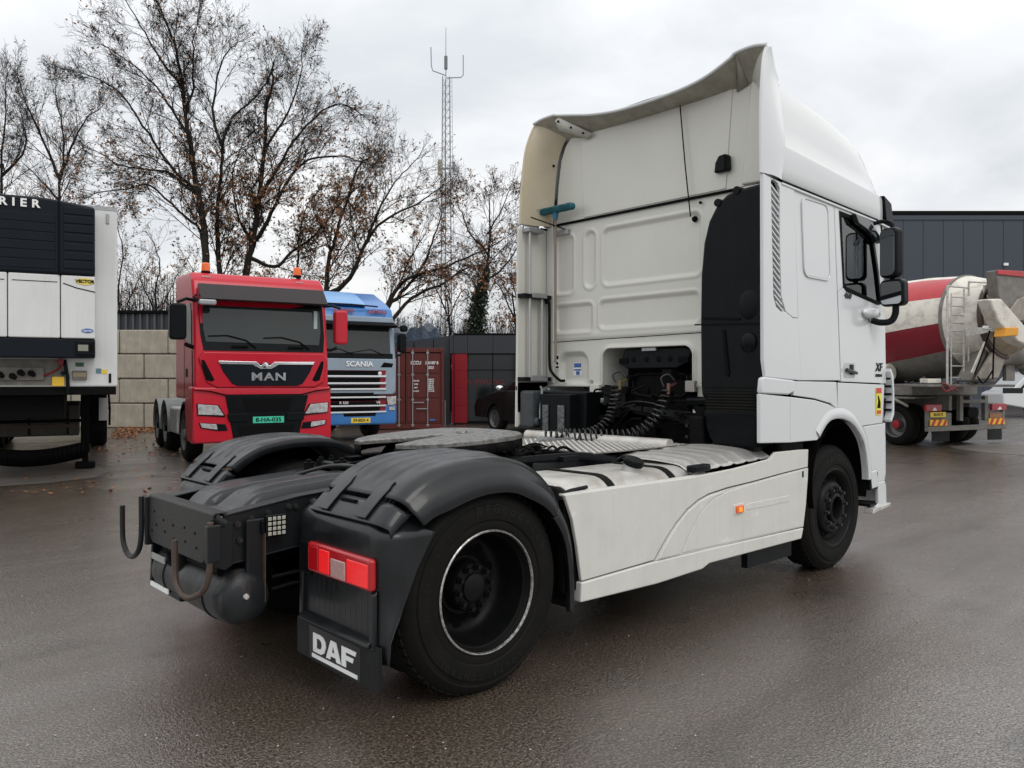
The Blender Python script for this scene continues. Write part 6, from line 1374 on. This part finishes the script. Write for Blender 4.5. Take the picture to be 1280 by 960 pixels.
# ------------------------------------------------------------ white van at the right edge
def van():
    P = empty('parked_van', C(21.2,33.5), hd(-4), 'small white van cut off by the right picture edge beyond the mixer truck', 'van')
    prof = [(-.35,.55),(-.38,1.0),(-.2,1.1),(.0,1.15),(.55,1.75),(1.0,1.95),(4.5,1.95),(4.6,.5),(1.5,.42)] + [(.95+.42*math.cos(R(a)),.38+.42*math.sin(R(a))) for a in range(0,181,20)] + [(.4,.42)]
    MB().prism(prof, 'y', 0, 1.8).build('body', WHITEC, P, bevel=.06, seg=3)
    MB().box(-.38,.45,-.01,.01,1.02,1.25).build('dark_trim', FRAME, P, bevel=.02)
    MB().prism([(.35,1.25),(.75,1.72),(1.6,1.75),(1.6,1.25)], 'y', -.01, .005).build('side_window', GLZ, P)
    W = empty('wheel', (.95,.03,.36), parent=P); MB().lathe([(.22,0),(.31,0),(.36,-.04),(.36,-.2)], (0,0,0), (0,-1,0), 28).build('tyre', RUBBER, W); MB().lathe([(.22,-.01),(.2,.01),(.12,-.03),(.0001,-.02)], (0,0,0), (0,-1,0), 28).build('rim', STEEL, W)
    dup_ = copy_tree(W, P); dup_.location = (3.7,.03,.36)
van()
# ------------------------------------------------------------ the yard
def asphalt():
    m = bpy.data.materials.new('wet_asphalt'); m.use_nodes = True; t = m.node_tree; b = t.nodes['Principled BSDF']; K = t.links.new
    g = t.nodes.new('ShaderNodeNewGeometry')
    def noise(sc, det=3, ro=.5, vec=None, ty='ShaderNodeTexNoise'):
        n = t.nodes.new(ty); n.inputs['Scale'].default_value = sc
        if ty == 'ShaderNodeTexNoise': n.inputs['Detail'].default_value = det; n.inputs['Roughness'].default_value = ro
        K(vec or g.outputs['Position'], n.inputs['Vector']); return n
    def mr(src, a, bb, c, d):
        n = t.nodes.new('ShaderNodeMapRange'); K(src, n.inputs[0])
        for i, v in enumerate((a, bb, c, d)): n.inputs[i+1].default_value = v
        return n.outputs[0]
    def mixc(f, A, B):
        n = t.nodes.new('ShaderNodeMix'); n.data_type = 'RGBA'; K(f, n.inputs[0])
        for i, v in ((6, A), (7, B)):
            if isinstance(v, tuple): n.inputs[i].default_value = (*v, 1)
            else: K(v, n.inputs[i])
        return n.outputs[2]
    def ma(op, a, bb):
        n = t.nodes.new('ShaderNodeMath'); n.operation = op
        for i, v in enumerate((a, bb)):
            if isinstance(v, (int, float)): n.inputs[i].default_value = v
            else: K(v, n.inputs[i])
        return n.outputs[0]
    big = noise(.35, 5, .6); mid = noise(1.7, 5, .65); fine = noise(70, 3, .6); grit = noise(105, ty='ShaderNodeTexVoronoi'); grit2 = noise(95, ty='ShaderNodeTexVoronoi')
    c = mixc(mr(big.outputs['Fac'], .38,.62,0,1), (.024,.0165,.0115), (.046,.033,.023))
    c = mixc(mr(mid.outputs['Fac'], .42,.66,0,.55), c, (.013,.0098,.0075))
    c = mixc(mr(fine.outputs['Fac'], .47,.64,0,.9), c, (.21,.158,.112))
    c = mixc(mr(grit2.outputs['Distance'], .0,.42,.8,0), c, (.19,.15,.11))
    mpp = t.nodes.new('ShaderNodeMapping'); mpp.inputs['Rotation'].default_value = (0, 0, -.35); mpp.inputs['Scale'].default_value = (.16, 1.5, 1); K(g.outputs['Position'], mpp.inputs[0])
    sw = noise(1.0, 6, .62, mpp.outputs[0]); blot = noise(.8, 4, .6)
    c = mixc(mr(sw.outputs['Fac'], .52,.70,0,.45), c, (.010,.0073,.0055)); c = mixc(mr(blot.outputs['Fac'], .60,.66,0,.5), c, (.009,.0066,.005))
    K(c, b.inputs['Base Color'])
    ro = ma('ADD', mr(mid.outputs['Fac'], .35,.68,.42,.24), mr(big.outputs['Fac'], .35,.65,.08,-.06)); K(ro, b.inputs['Roughness'])
    b.inputs['Specular IOR Level'].default_value = .35
    wet = ma('MULTIPLY', mr(big.outputs['Fac'], .36,.62,.72,1.0), mr(sw.outputs['Fac'], .38,.66,1.0,.62)); K(wet, b.inputs['Coat Weight']); b.inputs['Coat Roughness'].default_value = .15; b.inputs['Coat IOR'].default_value = 2.9
    bu = t.nodes.new('ShaderNodeBump'); bu.inputs['Strength'].default_value = 1; bu.inputs['Distance'].default_value = .0075
    h = ma('ADD', ma('MULTIPLY', mr(grit.outputs['Distance'], 0,.6,1,0), .62), ma('MULTIPLY', fine.outputs['Fac'], .75)); K(h, bu.inputs['Height'])
    bu2 = t.nodes.new('ShaderNodeBump'); bu2.inputs['Strength'].default_value = .3; bu2.inputs['Distance'].default_value = .006
    n3 = noise(7, 3, .5); K(n3.outputs['Fac'], bu2.inputs['Height']); K(bu.outputs[0], bu2.inputs['Normal']); K(bu2.outputs[0], b.inputs['Normal']); bc = t.nodes.new('ShaderNodeBump'); bc.inputs['Strength'].default_value = 1; bc.inputs['Distance'].default_value = .0032; K(h, bc.inputs['Height'])
    bc2 = t.nodes.new('ShaderNodeBump'); bc2.inputs['Strength'].default_value = .25; bc2.inputs['Distance'].default_value = .004; K(n3.outputs['Fac'], bc2.inputs['Height']); K(bc.outputs[0], bc2.inputs['Normal']); K(bc2.outputs[0], b.inputs['Coat Normal'])
    return m
ASPH = asphalt()
def sheet(name, poly, z, m): 
    o = MB().add([(p[0], p[1], z) for p in poly], [tuple(range(len(poly)))]).build(name, m, smooth=False); o['kind'] = 'structure'; return o
sheet('yard_asphalt', [(-300,-300),(700,-300),(700,700),(-300,700)], 0, ASPH)
DRY = mat('dry_concrete_strip', (.15,.135,.12), .5, var=.7, vscale=1.6, vcol=(.08,.07,.06), bump=.4, bscale=120, bdist=.003)
def strip(name, pts, z=.004): return sheet(name, [C(x, d) for x, d in pts], z, DRY)
def gp(px, py): d = 1.549*987.7/(py-476); return ((px-640)/987.7*d, d)
strip('light_pavement', [gp(-60,612), gp(60,604), gp(118,597), gp(138,589), gp(112,580), gp(60,577), gp(-60,578)])
strip('light_pavement', [gp(1185,558), gp(1240,555), gp(1400,552), gp(1400,580), gp(1290,570), gp(1235,566), gp(1200,562)])
# ------------------------------------------------------------ trees: traced limbs, grown branches and twigs
BARK = mat('dark_bark', (.020,.017,.014), .85, spec=.2, var=.6, vscale=3, vcol=(.045,.040,.030), bump=.5, bscale=12, bdist=.03)
TWIG = mat('twig_bark', (.022,.018,.0155), .85, spec=.2)
LEAFB = mat('withered_oak_leaf', (.30,.135,.05), .7, var=.8, vscale=2, vcol=(.11,.055,.025))
IVY = mat('ivy_leaf', (.018,.034,.014), .5, var=.7, vscale=2, vcol=(.010,.018,.008))
def seg_mesh(name, segs, n, m, parent, kind=None):
    if not segs: return
    S = np.array([list(a)+list(b)+[r0, r1] for a, b, r0, r1 in segs], dtype=np.float64)
    p, q, r0, r1 = S[:,0:3], S[:,3:6], S[:,6], S[:,7]; d = q-p; d /= np.linalg.norm(d, axis=1)[:,None]+1e-9
    ref = np.where(np.abs(d[:,2:3]) < .9, np.array([[0,0,1.]]), np.array([[1.,0,0]])); a = np.cross(d, ref); a /= np.linalg.norm(a, axis=1)[:,None]; b = np.cross(d, a)
    N_ = len(S); V = np.zeros((N_, 2*n, 3))
    for k in range(n):
        t = 2*math.pi*k/n; o = a*math.cos(t)+b*math.sin(t)
        V[:,k] = p+o*r0[:,None]; V[:,n+k] = q+o*r1[:,None]
    base = (np.arange(N_)*2*n)[:,None]
    F = np.concatenate([base+np.array([[k, (k+1) % n, n+(k+1) % n, n+k]]) for k in range(n)], axis=1).reshape(-1)
    nf = N_*n; me = bpy.data.meshes.new(name); me.vertices.add(N_*2*n); me.vertices.foreach_set('co', V.reshape(-1).astype(np.float32))
    me.loops.add(nf*4); me.loops.foreach_set('vertex_index', F.astype(np.int32)); me.polygons.add(nf)
    me.polygons.foreach_set('loop_start', (np.arange(nf)*4).astype(np.int32)); me.update(calc_edges=True); me.shade_smooth()
    me.materials.append(m); o = bpy.data.objects.new(name, me); COL.objects.link(o); o.parent = parent
    if kind: o['kind'] = kind
    return o
def leaf_mesh(name, pts, size, m, parent, rng, kind='stuff'):
    P_ = np.array(pts); N_ = len(P_)
    if not N_: return
    u = rng.normal(size=(N_,3)); u /= np.linalg.norm(u, axis=1)[:,None]; v = np.cross(u, rng.normal(size=(N_,3))); v /= np.linalg.norm(v, axis=1)[:,None]
    s = size*rng.uniform(.6,1.3,size=(N_,1)); V = np.stack([P_-u*s, P_+v*s*.45, P_+u*s, P_-v*s*.45], axis=1)
    me = bpy.data.meshes.new(name); me.vertices.add(N_*4); me.vertices.foreach_set('co', V.reshape(-1).astype(np.float32))
    me.loops.add(N_*4); me.loops.foreach_set('vertex_index', np.arange(N_*4, dtype=np.int32)); me.polygons.add(N_); me.polygons.foreach_set('loop_start', (np.arange(N_)*4).astype(np.int32))
    me.update(calc_edges=True); me.materials.append(m); o = bpy.data.objects.new(name, me); COL.objects.link(o); o.parent = parent; o['kind'] = kind; return o
def up_at(px, py, d): return np.array(C((px-640)/987.7*d, d, 1.549+(476-py)/987.7*d))
def tree(label, D, limbs, seed, leaves=0, dens=1.0, tw=1.0, reach=1.0, group=None, ivy=None, maxl=4, thin=.88, leafband=None):
    """limbs: list of (radius at base, radius at tip, [points]) given as (right, height) at distance D"""
    rng = np.random.default_rng(seed); base = limbs[0][2][0]
    b0 = up_at(base[0], base[1], D); root = empty('bare_tree', (b0[0], b0[1], 0), label=label, cat='tree', group=group)
    off = np.array([b0[0], b0[1], 0]); thick = []; fine = []; tips = []
    dirv = np.array([math.cos(YAW), math.sin(YAW), 0])
    def nrm(v): return v/(np.linalg.norm(v)+1e-9)
    UP = np.array([0,0,1.])
    def grow(p, d, L_, r, lvl):
        n = 4 if lvl < 3 else 3; st = L_/n; d = nrm(d)
        for i in range(n):
            d = nrm(d + rng.normal(size=3)*(.12 if lvl < 3 else .20) + UP*(.05 if lvl < 3 else .04)); q = p+d*st; r2 = max(.0058, r*(1-.5/n))
            (thick if r > .035 else fine).append((p, q, r, r2)); p = q; r = r2
            if lvl < maxl:
                k = (2 if rng.random() < .55*dens else 1) if lvl < 3 else (1 if rng.random() < .85*dens else 0)
                for _ in range(k):
                    s = nrm(np.cross(d, rng.normal(size=3))); an = rng.uniform(.42,.9); grow(p, d*math.cos(an)+s*math.sin(an), L_*rng.uniform(.42,.66)*(1-.12*i), r*.6, lvl+1)
            elif rng.random() < .5: tips.append(p)
        tips.append(p)
    placed = []
    for li, (ra, rb_, pts) in enumerate(limbs):
        st_ = rng.normal(size=len(pts))*.4*tw; st_[0] = 0; dp = np.cumsum(st_) if li else np.zeros(len(pts))
        if li:      # a side limb leaves its parent where the parent really stands
            nb = min(placed, key=lambda q: (q[0]-pts[0][0])**2+(q[1]-pts[0][1])**2); dp = dp + nb[2]; pts = [(nb[0], nb[1])]+list(pts); dp = np.concatenate([[nb[2]], dp])
            if (pts[0][0]-pts[1][0])**2+(pts[0][1]-pts[1][1])**2 < 4: pts = pts[1:]; dp = dp[1:]
        for i in range(len(pts)):
            placed.append((pts[i][0], pts[i][1], dp[i]))
            if i: placed += [(pts[i-1][0]+(pts[i][0]-pts[i-1][0])*f, pts[i-1][1]+(pts[i][1]-pts[i-1][1])*f, dp[i-1]+(dp[i]-dp[i-1])*f) for f in (.25,.5,.75)]
        W_ = [up_at(a, b, D) + dirv*dp[i] for i, (a, b) in enumerate(pts)]
        W_ = [np.array(v) for v in spline([Vector(v) for v in W_], 4)]
        W_ = [v + (rng.normal(size=3)*.022*tw if 0 < i < len(W_)-1 else 0) for i, v in enumerate(W_)]
        lens = [0]
        for a, b in zip(W_, W_[1:]): lens.append(lens[-1]+np.linalg.norm(b-a))
        T_ = lens[-1]; R_ = [.86*(ra+(rb_-ra)*(s/T_)**.62) for s in lens]
        for i in range(len(W_)-1): thick.append((W_[i], W_[i+1], R_[i], R_[i+1]))
        s = T_*(.18 if li else .35)
        while s < T_:
            k = max(j for j in range(len(lens)) if lens[j] <= s); k = min(k, len(W_)-2); t = (s-lens[k])/(lens[k+1]-lens[k]); p = W_[k]+(W_[k+1]-W_[k])*t; d = nrm(W_[k+1]-W_[k]); r = R_[k]
            sd_ = nrm(np.cross(d, rng.normal(size=3))); sd_ = nrm(sd_*np.array([1,1,.8])); an = rng.uniform(.45,.95)
            grow(p, d*math.cos(an)+sd_*math.sin(an)+UP*.08, reach*rng.uniform(1.3,3.0)*(1.2-.55*s/T_), min(r*.38, .036), 1)
            s += rng.uniform(.24,.54)/dens
        d = nrm(W_[-1]-W_[-2])
        for _ in range(3): grow(W_[-1], d+rng.normal(size=3)*.3, reach*rng.uniform(.9,1.5), min(rb_*.6,.016), 2)
    thick = [(a-off, b-off, r*thin, q*thin) for a, b, r, q in thick]; fine = [(a-off, b-off, r*thin, q*thin) for a, b, r, q in fine]
    seg_mesh('trunk', thick, 7, BARK, root); seg_mesh('crown', fine, 3, TWIG, root, 'stuff')
    if leaves:
        tp = np.array(tips)-off
        if leafband: w_ = np.exp(-((tp[:,2]-leafband[0])/leafband[1])**2)+.10
        else: w_ = np.ones(len(tp))
        idx = rng.choice(len(tp), size=min(leaves, len(tp)*3), p=w_/w_.sum()); leaf_mesh('leaves', tp[idx]+rng.normal(size=(len(idx),3))*.06, .075, LEAFB, root, rng)
    if ivy:
        pts_ = []
        for (a, b, w0, w1) in ivy[1]:
            P0, P1 = up_at(*a, D)-off, up_at(*b, D)-off; nn_ = ivy[0]//len(ivy[1]); t = rng.random(nn_)[:,None]; rad = (w0+(w1-w0)*t)*np.sqrt(rng.random((nn_,1))); th = rng.random((nn_,1))*6.283
            pts_.append(P0+(P1-P0)*t+np.concatenate([np.cos(th)*rad, np.sin(th)*rad, rng.normal(size=(nn_,1))*.1], axis=1)*(1+.35*np.sin(t*31)))
        leaf_mesh('ivy', np.concatenate(pts_), .085, IVY, root, rng)
    return root, len(thick)*14+len(fine)*6
cnt = 0
_, n = tree('tallest bare oak behind the red truck, its crown reaching the top of the picture', 33, [
    (.34,.045,[(257,470),(258,340),(254,280),(245,225),(238,180),(232,140),(226,90),(214,40),(196,2)]),
    (.13,.03,[(252,262),(236,232),(214,212),(192,178),(168,138),(146,112),(122,98),(104,92)]),
    (.11,.03,[(240,238),(206,214),(166,205),(144,203),(126,192)]),
    (.10,.025,[(238,172),(216,138),(188,100),(164,80),(146,70)]),
    (.09,.025,[(232,140),(240,108),(252,72),(256,40)]),
    (.09,.025,[(228,110),(206,78),(190,45),(178,22)]),
    (.25,.04,[(257,470),(264,400),(267,340),(262,260),(267,212),(268,170),(281,138),(302,112),(318,88),(328,74)]),
    (.11,.03,[(268,178),(260,140),(262,98),(272,60),(282,34)]),
    (.12,.03,[(256,340),(250,290),(220,262),(188,232),(150,232),(118,238)])], 21, leaves=4200, dens=1.15, reach=.88, tw=1, leafband=(8.2,2.6)); cnt += n
_, n = tree('broad bare oak with brown leaves, second from the left behind the red truck', 35, [
    (.36,.05,[(305,470),(308,345),(316,300),(324,245),(330,190),(333,140),(341,104),(343,78)]),
    (.17,.03,[(316,308),(338,278),(362,240),(388,206),(428,198),(458,204)]),
    (.14,.03,[(324,250),(352,198),(384,158),(420,132),(448,138)]),
    (.10,.025,[(330,190),(360,140),(382,108),(387,82)]),
    (.14,.03,[(312,322),(340,332),(362,312),(392,292),(420,262),(450,240)]),
    (.10,.025,[(312,300),(296,262),(290,215),(300,170)])], 22, leaves=6500, dens=1.15, reach=.9, leafband=(7.5,3)); cnt += n
_, n = tree('slim forked bare tree above the blue truck roof', 34, [
    (.26,.04,[(408,470),(408,365),(412,325),(421,290),(435,250),(446,212),(466,196)]),
    (.19,.03,[(410,368),(438,348),(464,302),(486,276),(522,254),(548,236)]),
    (.10,.025,[(462,305),(482,262),(500,225),(520,200)])], 23, leaves=2300, reach=.95, leafband=(6.5,2.5)); cnt += n
_, n = tree('slender upright bare tree between the two beacons of the red truck', 35.5, [(.13,.025,[(372,470),(372,350),(374,300),(382,262),(400,235)])], 28, leaves=900, reach=.8); cnt += n
_, n = tree('leaning bare tree growing between blue truck and radio mast', 32, [
    (.22,.03,[(470,470),(480,395),(502,366),(522,344),(534,318),(546,288),(552,268)]),
    (.16,.03,[(478,400),(500,355),(548,338),(592,318),(628,298)]),
    (.14,.03,[(486,404),(514,372),(548,352),(584,330),(618,322)]),
    (.08,.02,[(481,392),(497,356),(520,322),(536,300)])], 24, leaves=1500, reach=.72, dens=.85, leafband=(5.5,2)); cnt += n
_, n = tree('ivy clad bare tree right of the radio mast above the showroom roof', 36, [
    (.24,.03,[(590,470),(595,415),(600,380),(607,345),(611,312),(613,280),(611,246)]),
    (.09,.02,[(606,352),(628,335),(646,310),(654,284)]),
    (.09,.02,[(610,318),(590,296),(578,270),(572,250)]),
    (.08,.02,[(612,290),(628,262),(636,240)])], 25, leaves=500, reach=.75, dens=.95, ivy=(5200, [((593,430),(599,372),.42,.36),((599,372),(609,338),.30,.1)])); cnt += n
_, n = tree('bare tree with upright twin limbs behind the white trailer', 40, [
    (.26,.03,[(75,470),(75,250),(78,215),(80,170),(74,140),(70,112)]),
    (.13,.025,[(76,225),(58,182),(46,140),(36,104)]),
    (.12,.025,[(77,218),(98,186),(114,152),(122,128)]),
    (.10,.02,[(75,250),(50,226),(22,200)])], 26, leaves=900, reach=.95, leafband=(9,2)); cnt += n
_, n = tree('bare tree cut off by the left picture edge', 41, [
    (.28,.03,[(2,470),(2,250),(4,190),(8,140),(8,104)]),
    (.12,.025,[(3,210),(-22,170),(-40,130)]),
    (.12,.025,[(3,220),(24,180),(30,140)]),
    (.10,.025,[(2,250),(-30,230),(-60,200)])], 27, leaves=700, reach=1.0, leafband=(9,2)); cnt += n
for i, (px, top, dd, lab) in enumerate(((150,262,46,'low twiggy tree in the gap right of the trailer'),(196,282,44,'low twiggy tree between trailer and red truck'),(40,228,48,'thin low tree deep behind the trailer roof'),(642,322,38,'low brown twiggy tree at the left edge of the white cab'),(560,330,44,'thin low tree behind the radio mast'),(345,330,45,'low leafy tree behind the red truck roof'))):
    _, n = tree(lab, dd, [(.14,.03,[(px,470),(px+3,420),(px-2,370),(px+4,top+50),(px-3,top+22)]), (.07,.02,[(px,400),(px+20,360),(px+34,top+62)]), (.07,.02,[(px,395),(px-22,352),(px-34,top+55)]), (.06,.02,[(px,430),(px+26,412),(px+40,392)])], 40+i, leaves=(2200 if i in (3,5) else 600), reach=.8, dens=.8, maxl=3); cnt += n
# far undergrowth behind the showroom and the trees
rgh = np.random.default_rng(77); hs = []
for i in range(2600):
    px = rgh.uniform(480,665) if i % 2 else rgh.uniform(-20,230); d = rgh.uniform(40,46); p = np.array(C((px-640)/987.7*d, d, 0)); h_ = rgh.uniform(2.5,5.2) if i % 2 else rgh.uniform(3,7.5)
    q = p+np.array([rgh.normal()*.5, rgh.normal()*.5, h_]); hs.append((p, q, .02, .008)); 
    for _ in range(3): t = rgh.uniform(.3,.95); a = p+(q-p)*t; hs.append((a, a+np.array([rgh.normal()*.6, rgh.normal()*.6, rgh.uniform(.2,.9)]), .012, .005))
o = seg_mesh('undergrowth', hs, 3, TWIG, None, 'stuff'); tag(o, 'dense leafless undergrowth far behind the trees', 'bushes')
hl = [q for _, q, _, r in hs]; idx = rgh.choice(len(hl), 2500); lo_ = leaf_mesh('withered_leaves', np.array(hl)[idx], .08, LEAFB, None, rgh); tag(lo_, 'brown withered leaves hanging in the far undergrowth', 'leaves')
print('tree triangles', cnt)

# ------------------------------------------------------------ radio mast
MS = empty('radio_mast', C((557.5-640)/987.7*60, 60), hd(10), 'tall slim lattice radio mast rising behind the trees', 'mast')
MG = mat('mast_grey', (.30,.31,.33), .5, metal=.3)
zt = 1.549+(476-97)/987.7*60
def mw(z): return .52 - .22*z/zt
leg = [(math.cos(R(a)), math.sin(R(a))) for a in (90,210,330)]
for c_, s_ in leg: MB().tube([(c_*mw(z), s_*mw(z), z) for z in (0, zt/2, zt)], .045, 6).build('mast_leg', MG, MS)
z = 1.0; first = None; nb_ = 0; lat = []; z = .5
while z < zt-.3:
    for i in range(3):
        a, b = leg[i], leg[(i+1) % 3]; w0, w1 = mw(z), mw(z+.6)
        lat.append((np.array([a[0]*w0,a[1]*w0,z]), np.array([b[0]*w0,b[1]*w0,z]), .017, .017)); lat.append((np.array([a[0]*w0,a[1]*w0,z]), np.array([b[0]*w1,b[1]*w1,z+.6]), .013, .013))
    z += .6
o = seg_mesh('lattice_bracing', lat, 4, MG, MS, 'stuff')
lad_ = []
for x in (.50,.72):
    lad_.append((np.array([x,-.05,0]), np.array([x*.62,-.05,zt]), .015, .015))
zz = .3
while zz < zt:
    k_ = 1-.38*zz/zt; lad_.append((np.array([.50*k_,-.05,zz]), np.array([.72*k_,-.05,zz]), .012, .012)); zz += .38
seg_mesh('mast_ladder', lad_, 4, MG, MS, 'stuff')
zp = lambda py: 1.549+(476-py)/987.7*60
MB().tube([(0,0,zt),(0,0,zp(35))], [.04,.02], 8).build('whip_antenna', MG, MS)
MB().cyl((0,0,zp(87)),(0,0,zp(71)), .13, n=12).build('tube_antenna', mat('antenna_grey', (.16,.17,.18), .5), MS)
MB().tube([(0,0,zp(95)),(-1.0,0,zp(90)),(-1.10,0,zp(84)),(-1.13,0,zp(61))], .04, 6).build('side_antenna', MG, MS)
MB().tube([(0,0,zp(98)),(1.15,0,zp(96)),(1.32,0,zp(93)),(1.32,0,zp(68))], .04, 6).build('side_antenna', MG, MS)
MB().box(-.62,-.32,-.3,0,zp(220),zp(201)).build('panel_antenna', mat('antenna_ochre', (.30,.29,.20), .5), MS, bevel=.03)
for x in (.25,.55): MB().box(x,x+.14,-.25,-.05,zp(219),zp(203)).build('panel_antenna', MG, MS, bevel=.02)
MB().box(-.4,.6,-.12,-.05,zp(212),zp(210)).build('antenna_bracket', MG, MS)

# ------------------------------------------------------------ fallen leaves
rl_ = np.random.default_rng(5); pts_ = []
def scat(n, px0, px1, py0, py1):
    for _ in range(n):
        x, d = gp(rl_.uniform(px0,px1), rl_.uniform(py0,py1)); c_ = C(x, d); pts_.append((c_.x+rl_.normal()*.05, c_.y+rl_.normal()*.05, rl_.uniform(.008,.05)))
scat(1500,146,200,531,541); scat(500,140,172,540,548); scat(260,110,235,548,572); scat(160,0,260,560,620); scat(25,300,640,530,545)
P_ = np.array(pts_); N_ = len(P_); a = rl_.random(N_)*6.283; s = rl_.uniform(.02,.05,N_)
u = np.stack([np.cos(a), np.sin(a), rl_.normal(size=N_)*.3], 1)*s[:,None]; v = np.stack([-np.sin(a), np.cos(a), rl_.normal(size=N_)*.3], 1)*s[:,None]*.6
V = np.stack([P_-u, P_+v, P_+u, P_-v], 1).reshape(-1,3)
o = MB().add([tuple(p) for p in V], [(4*i,4*i+1,4*i+2,4*i+3) for i in range(N_)]).build('fallen_leaves', mat('fallen_leaf', (.30,.115,.04), .6, var=.8, vscale=3, vcol=(.13,.065,.03)), None, smooth=False); tag(o, 'orange brown leaves drifted at the foot of the concrete wall', 'leaves', kind='stuff')

gp_ = []
for _ in range(420):
    x, d = gp(rl_.uniform(-100,1400), 500+rl_.random()**1.6*460); c_ = C(x, d); gp_.append((c_.x, c_.y))
m = MB()
for x, y in gp_:
    r_ = float(rl_.uniform(.002,.007)); m.add([(x-r_,y,.004),(x,y-r_*.8,.004),(x+r_,y,.004),(x,y+r_*.8,.004),(x,y,.004+r_*.8)], [(0,1,4),(1,2,4),(2,3,4),(3,0,4)])
o = m.build('loose_grit', mat('pale_grit', (.42,.38,.33), .6), None, smooth=False); tag(o, 'pale loose grit specks scattered over the wet asphalt', 'grit', kind='stuff')
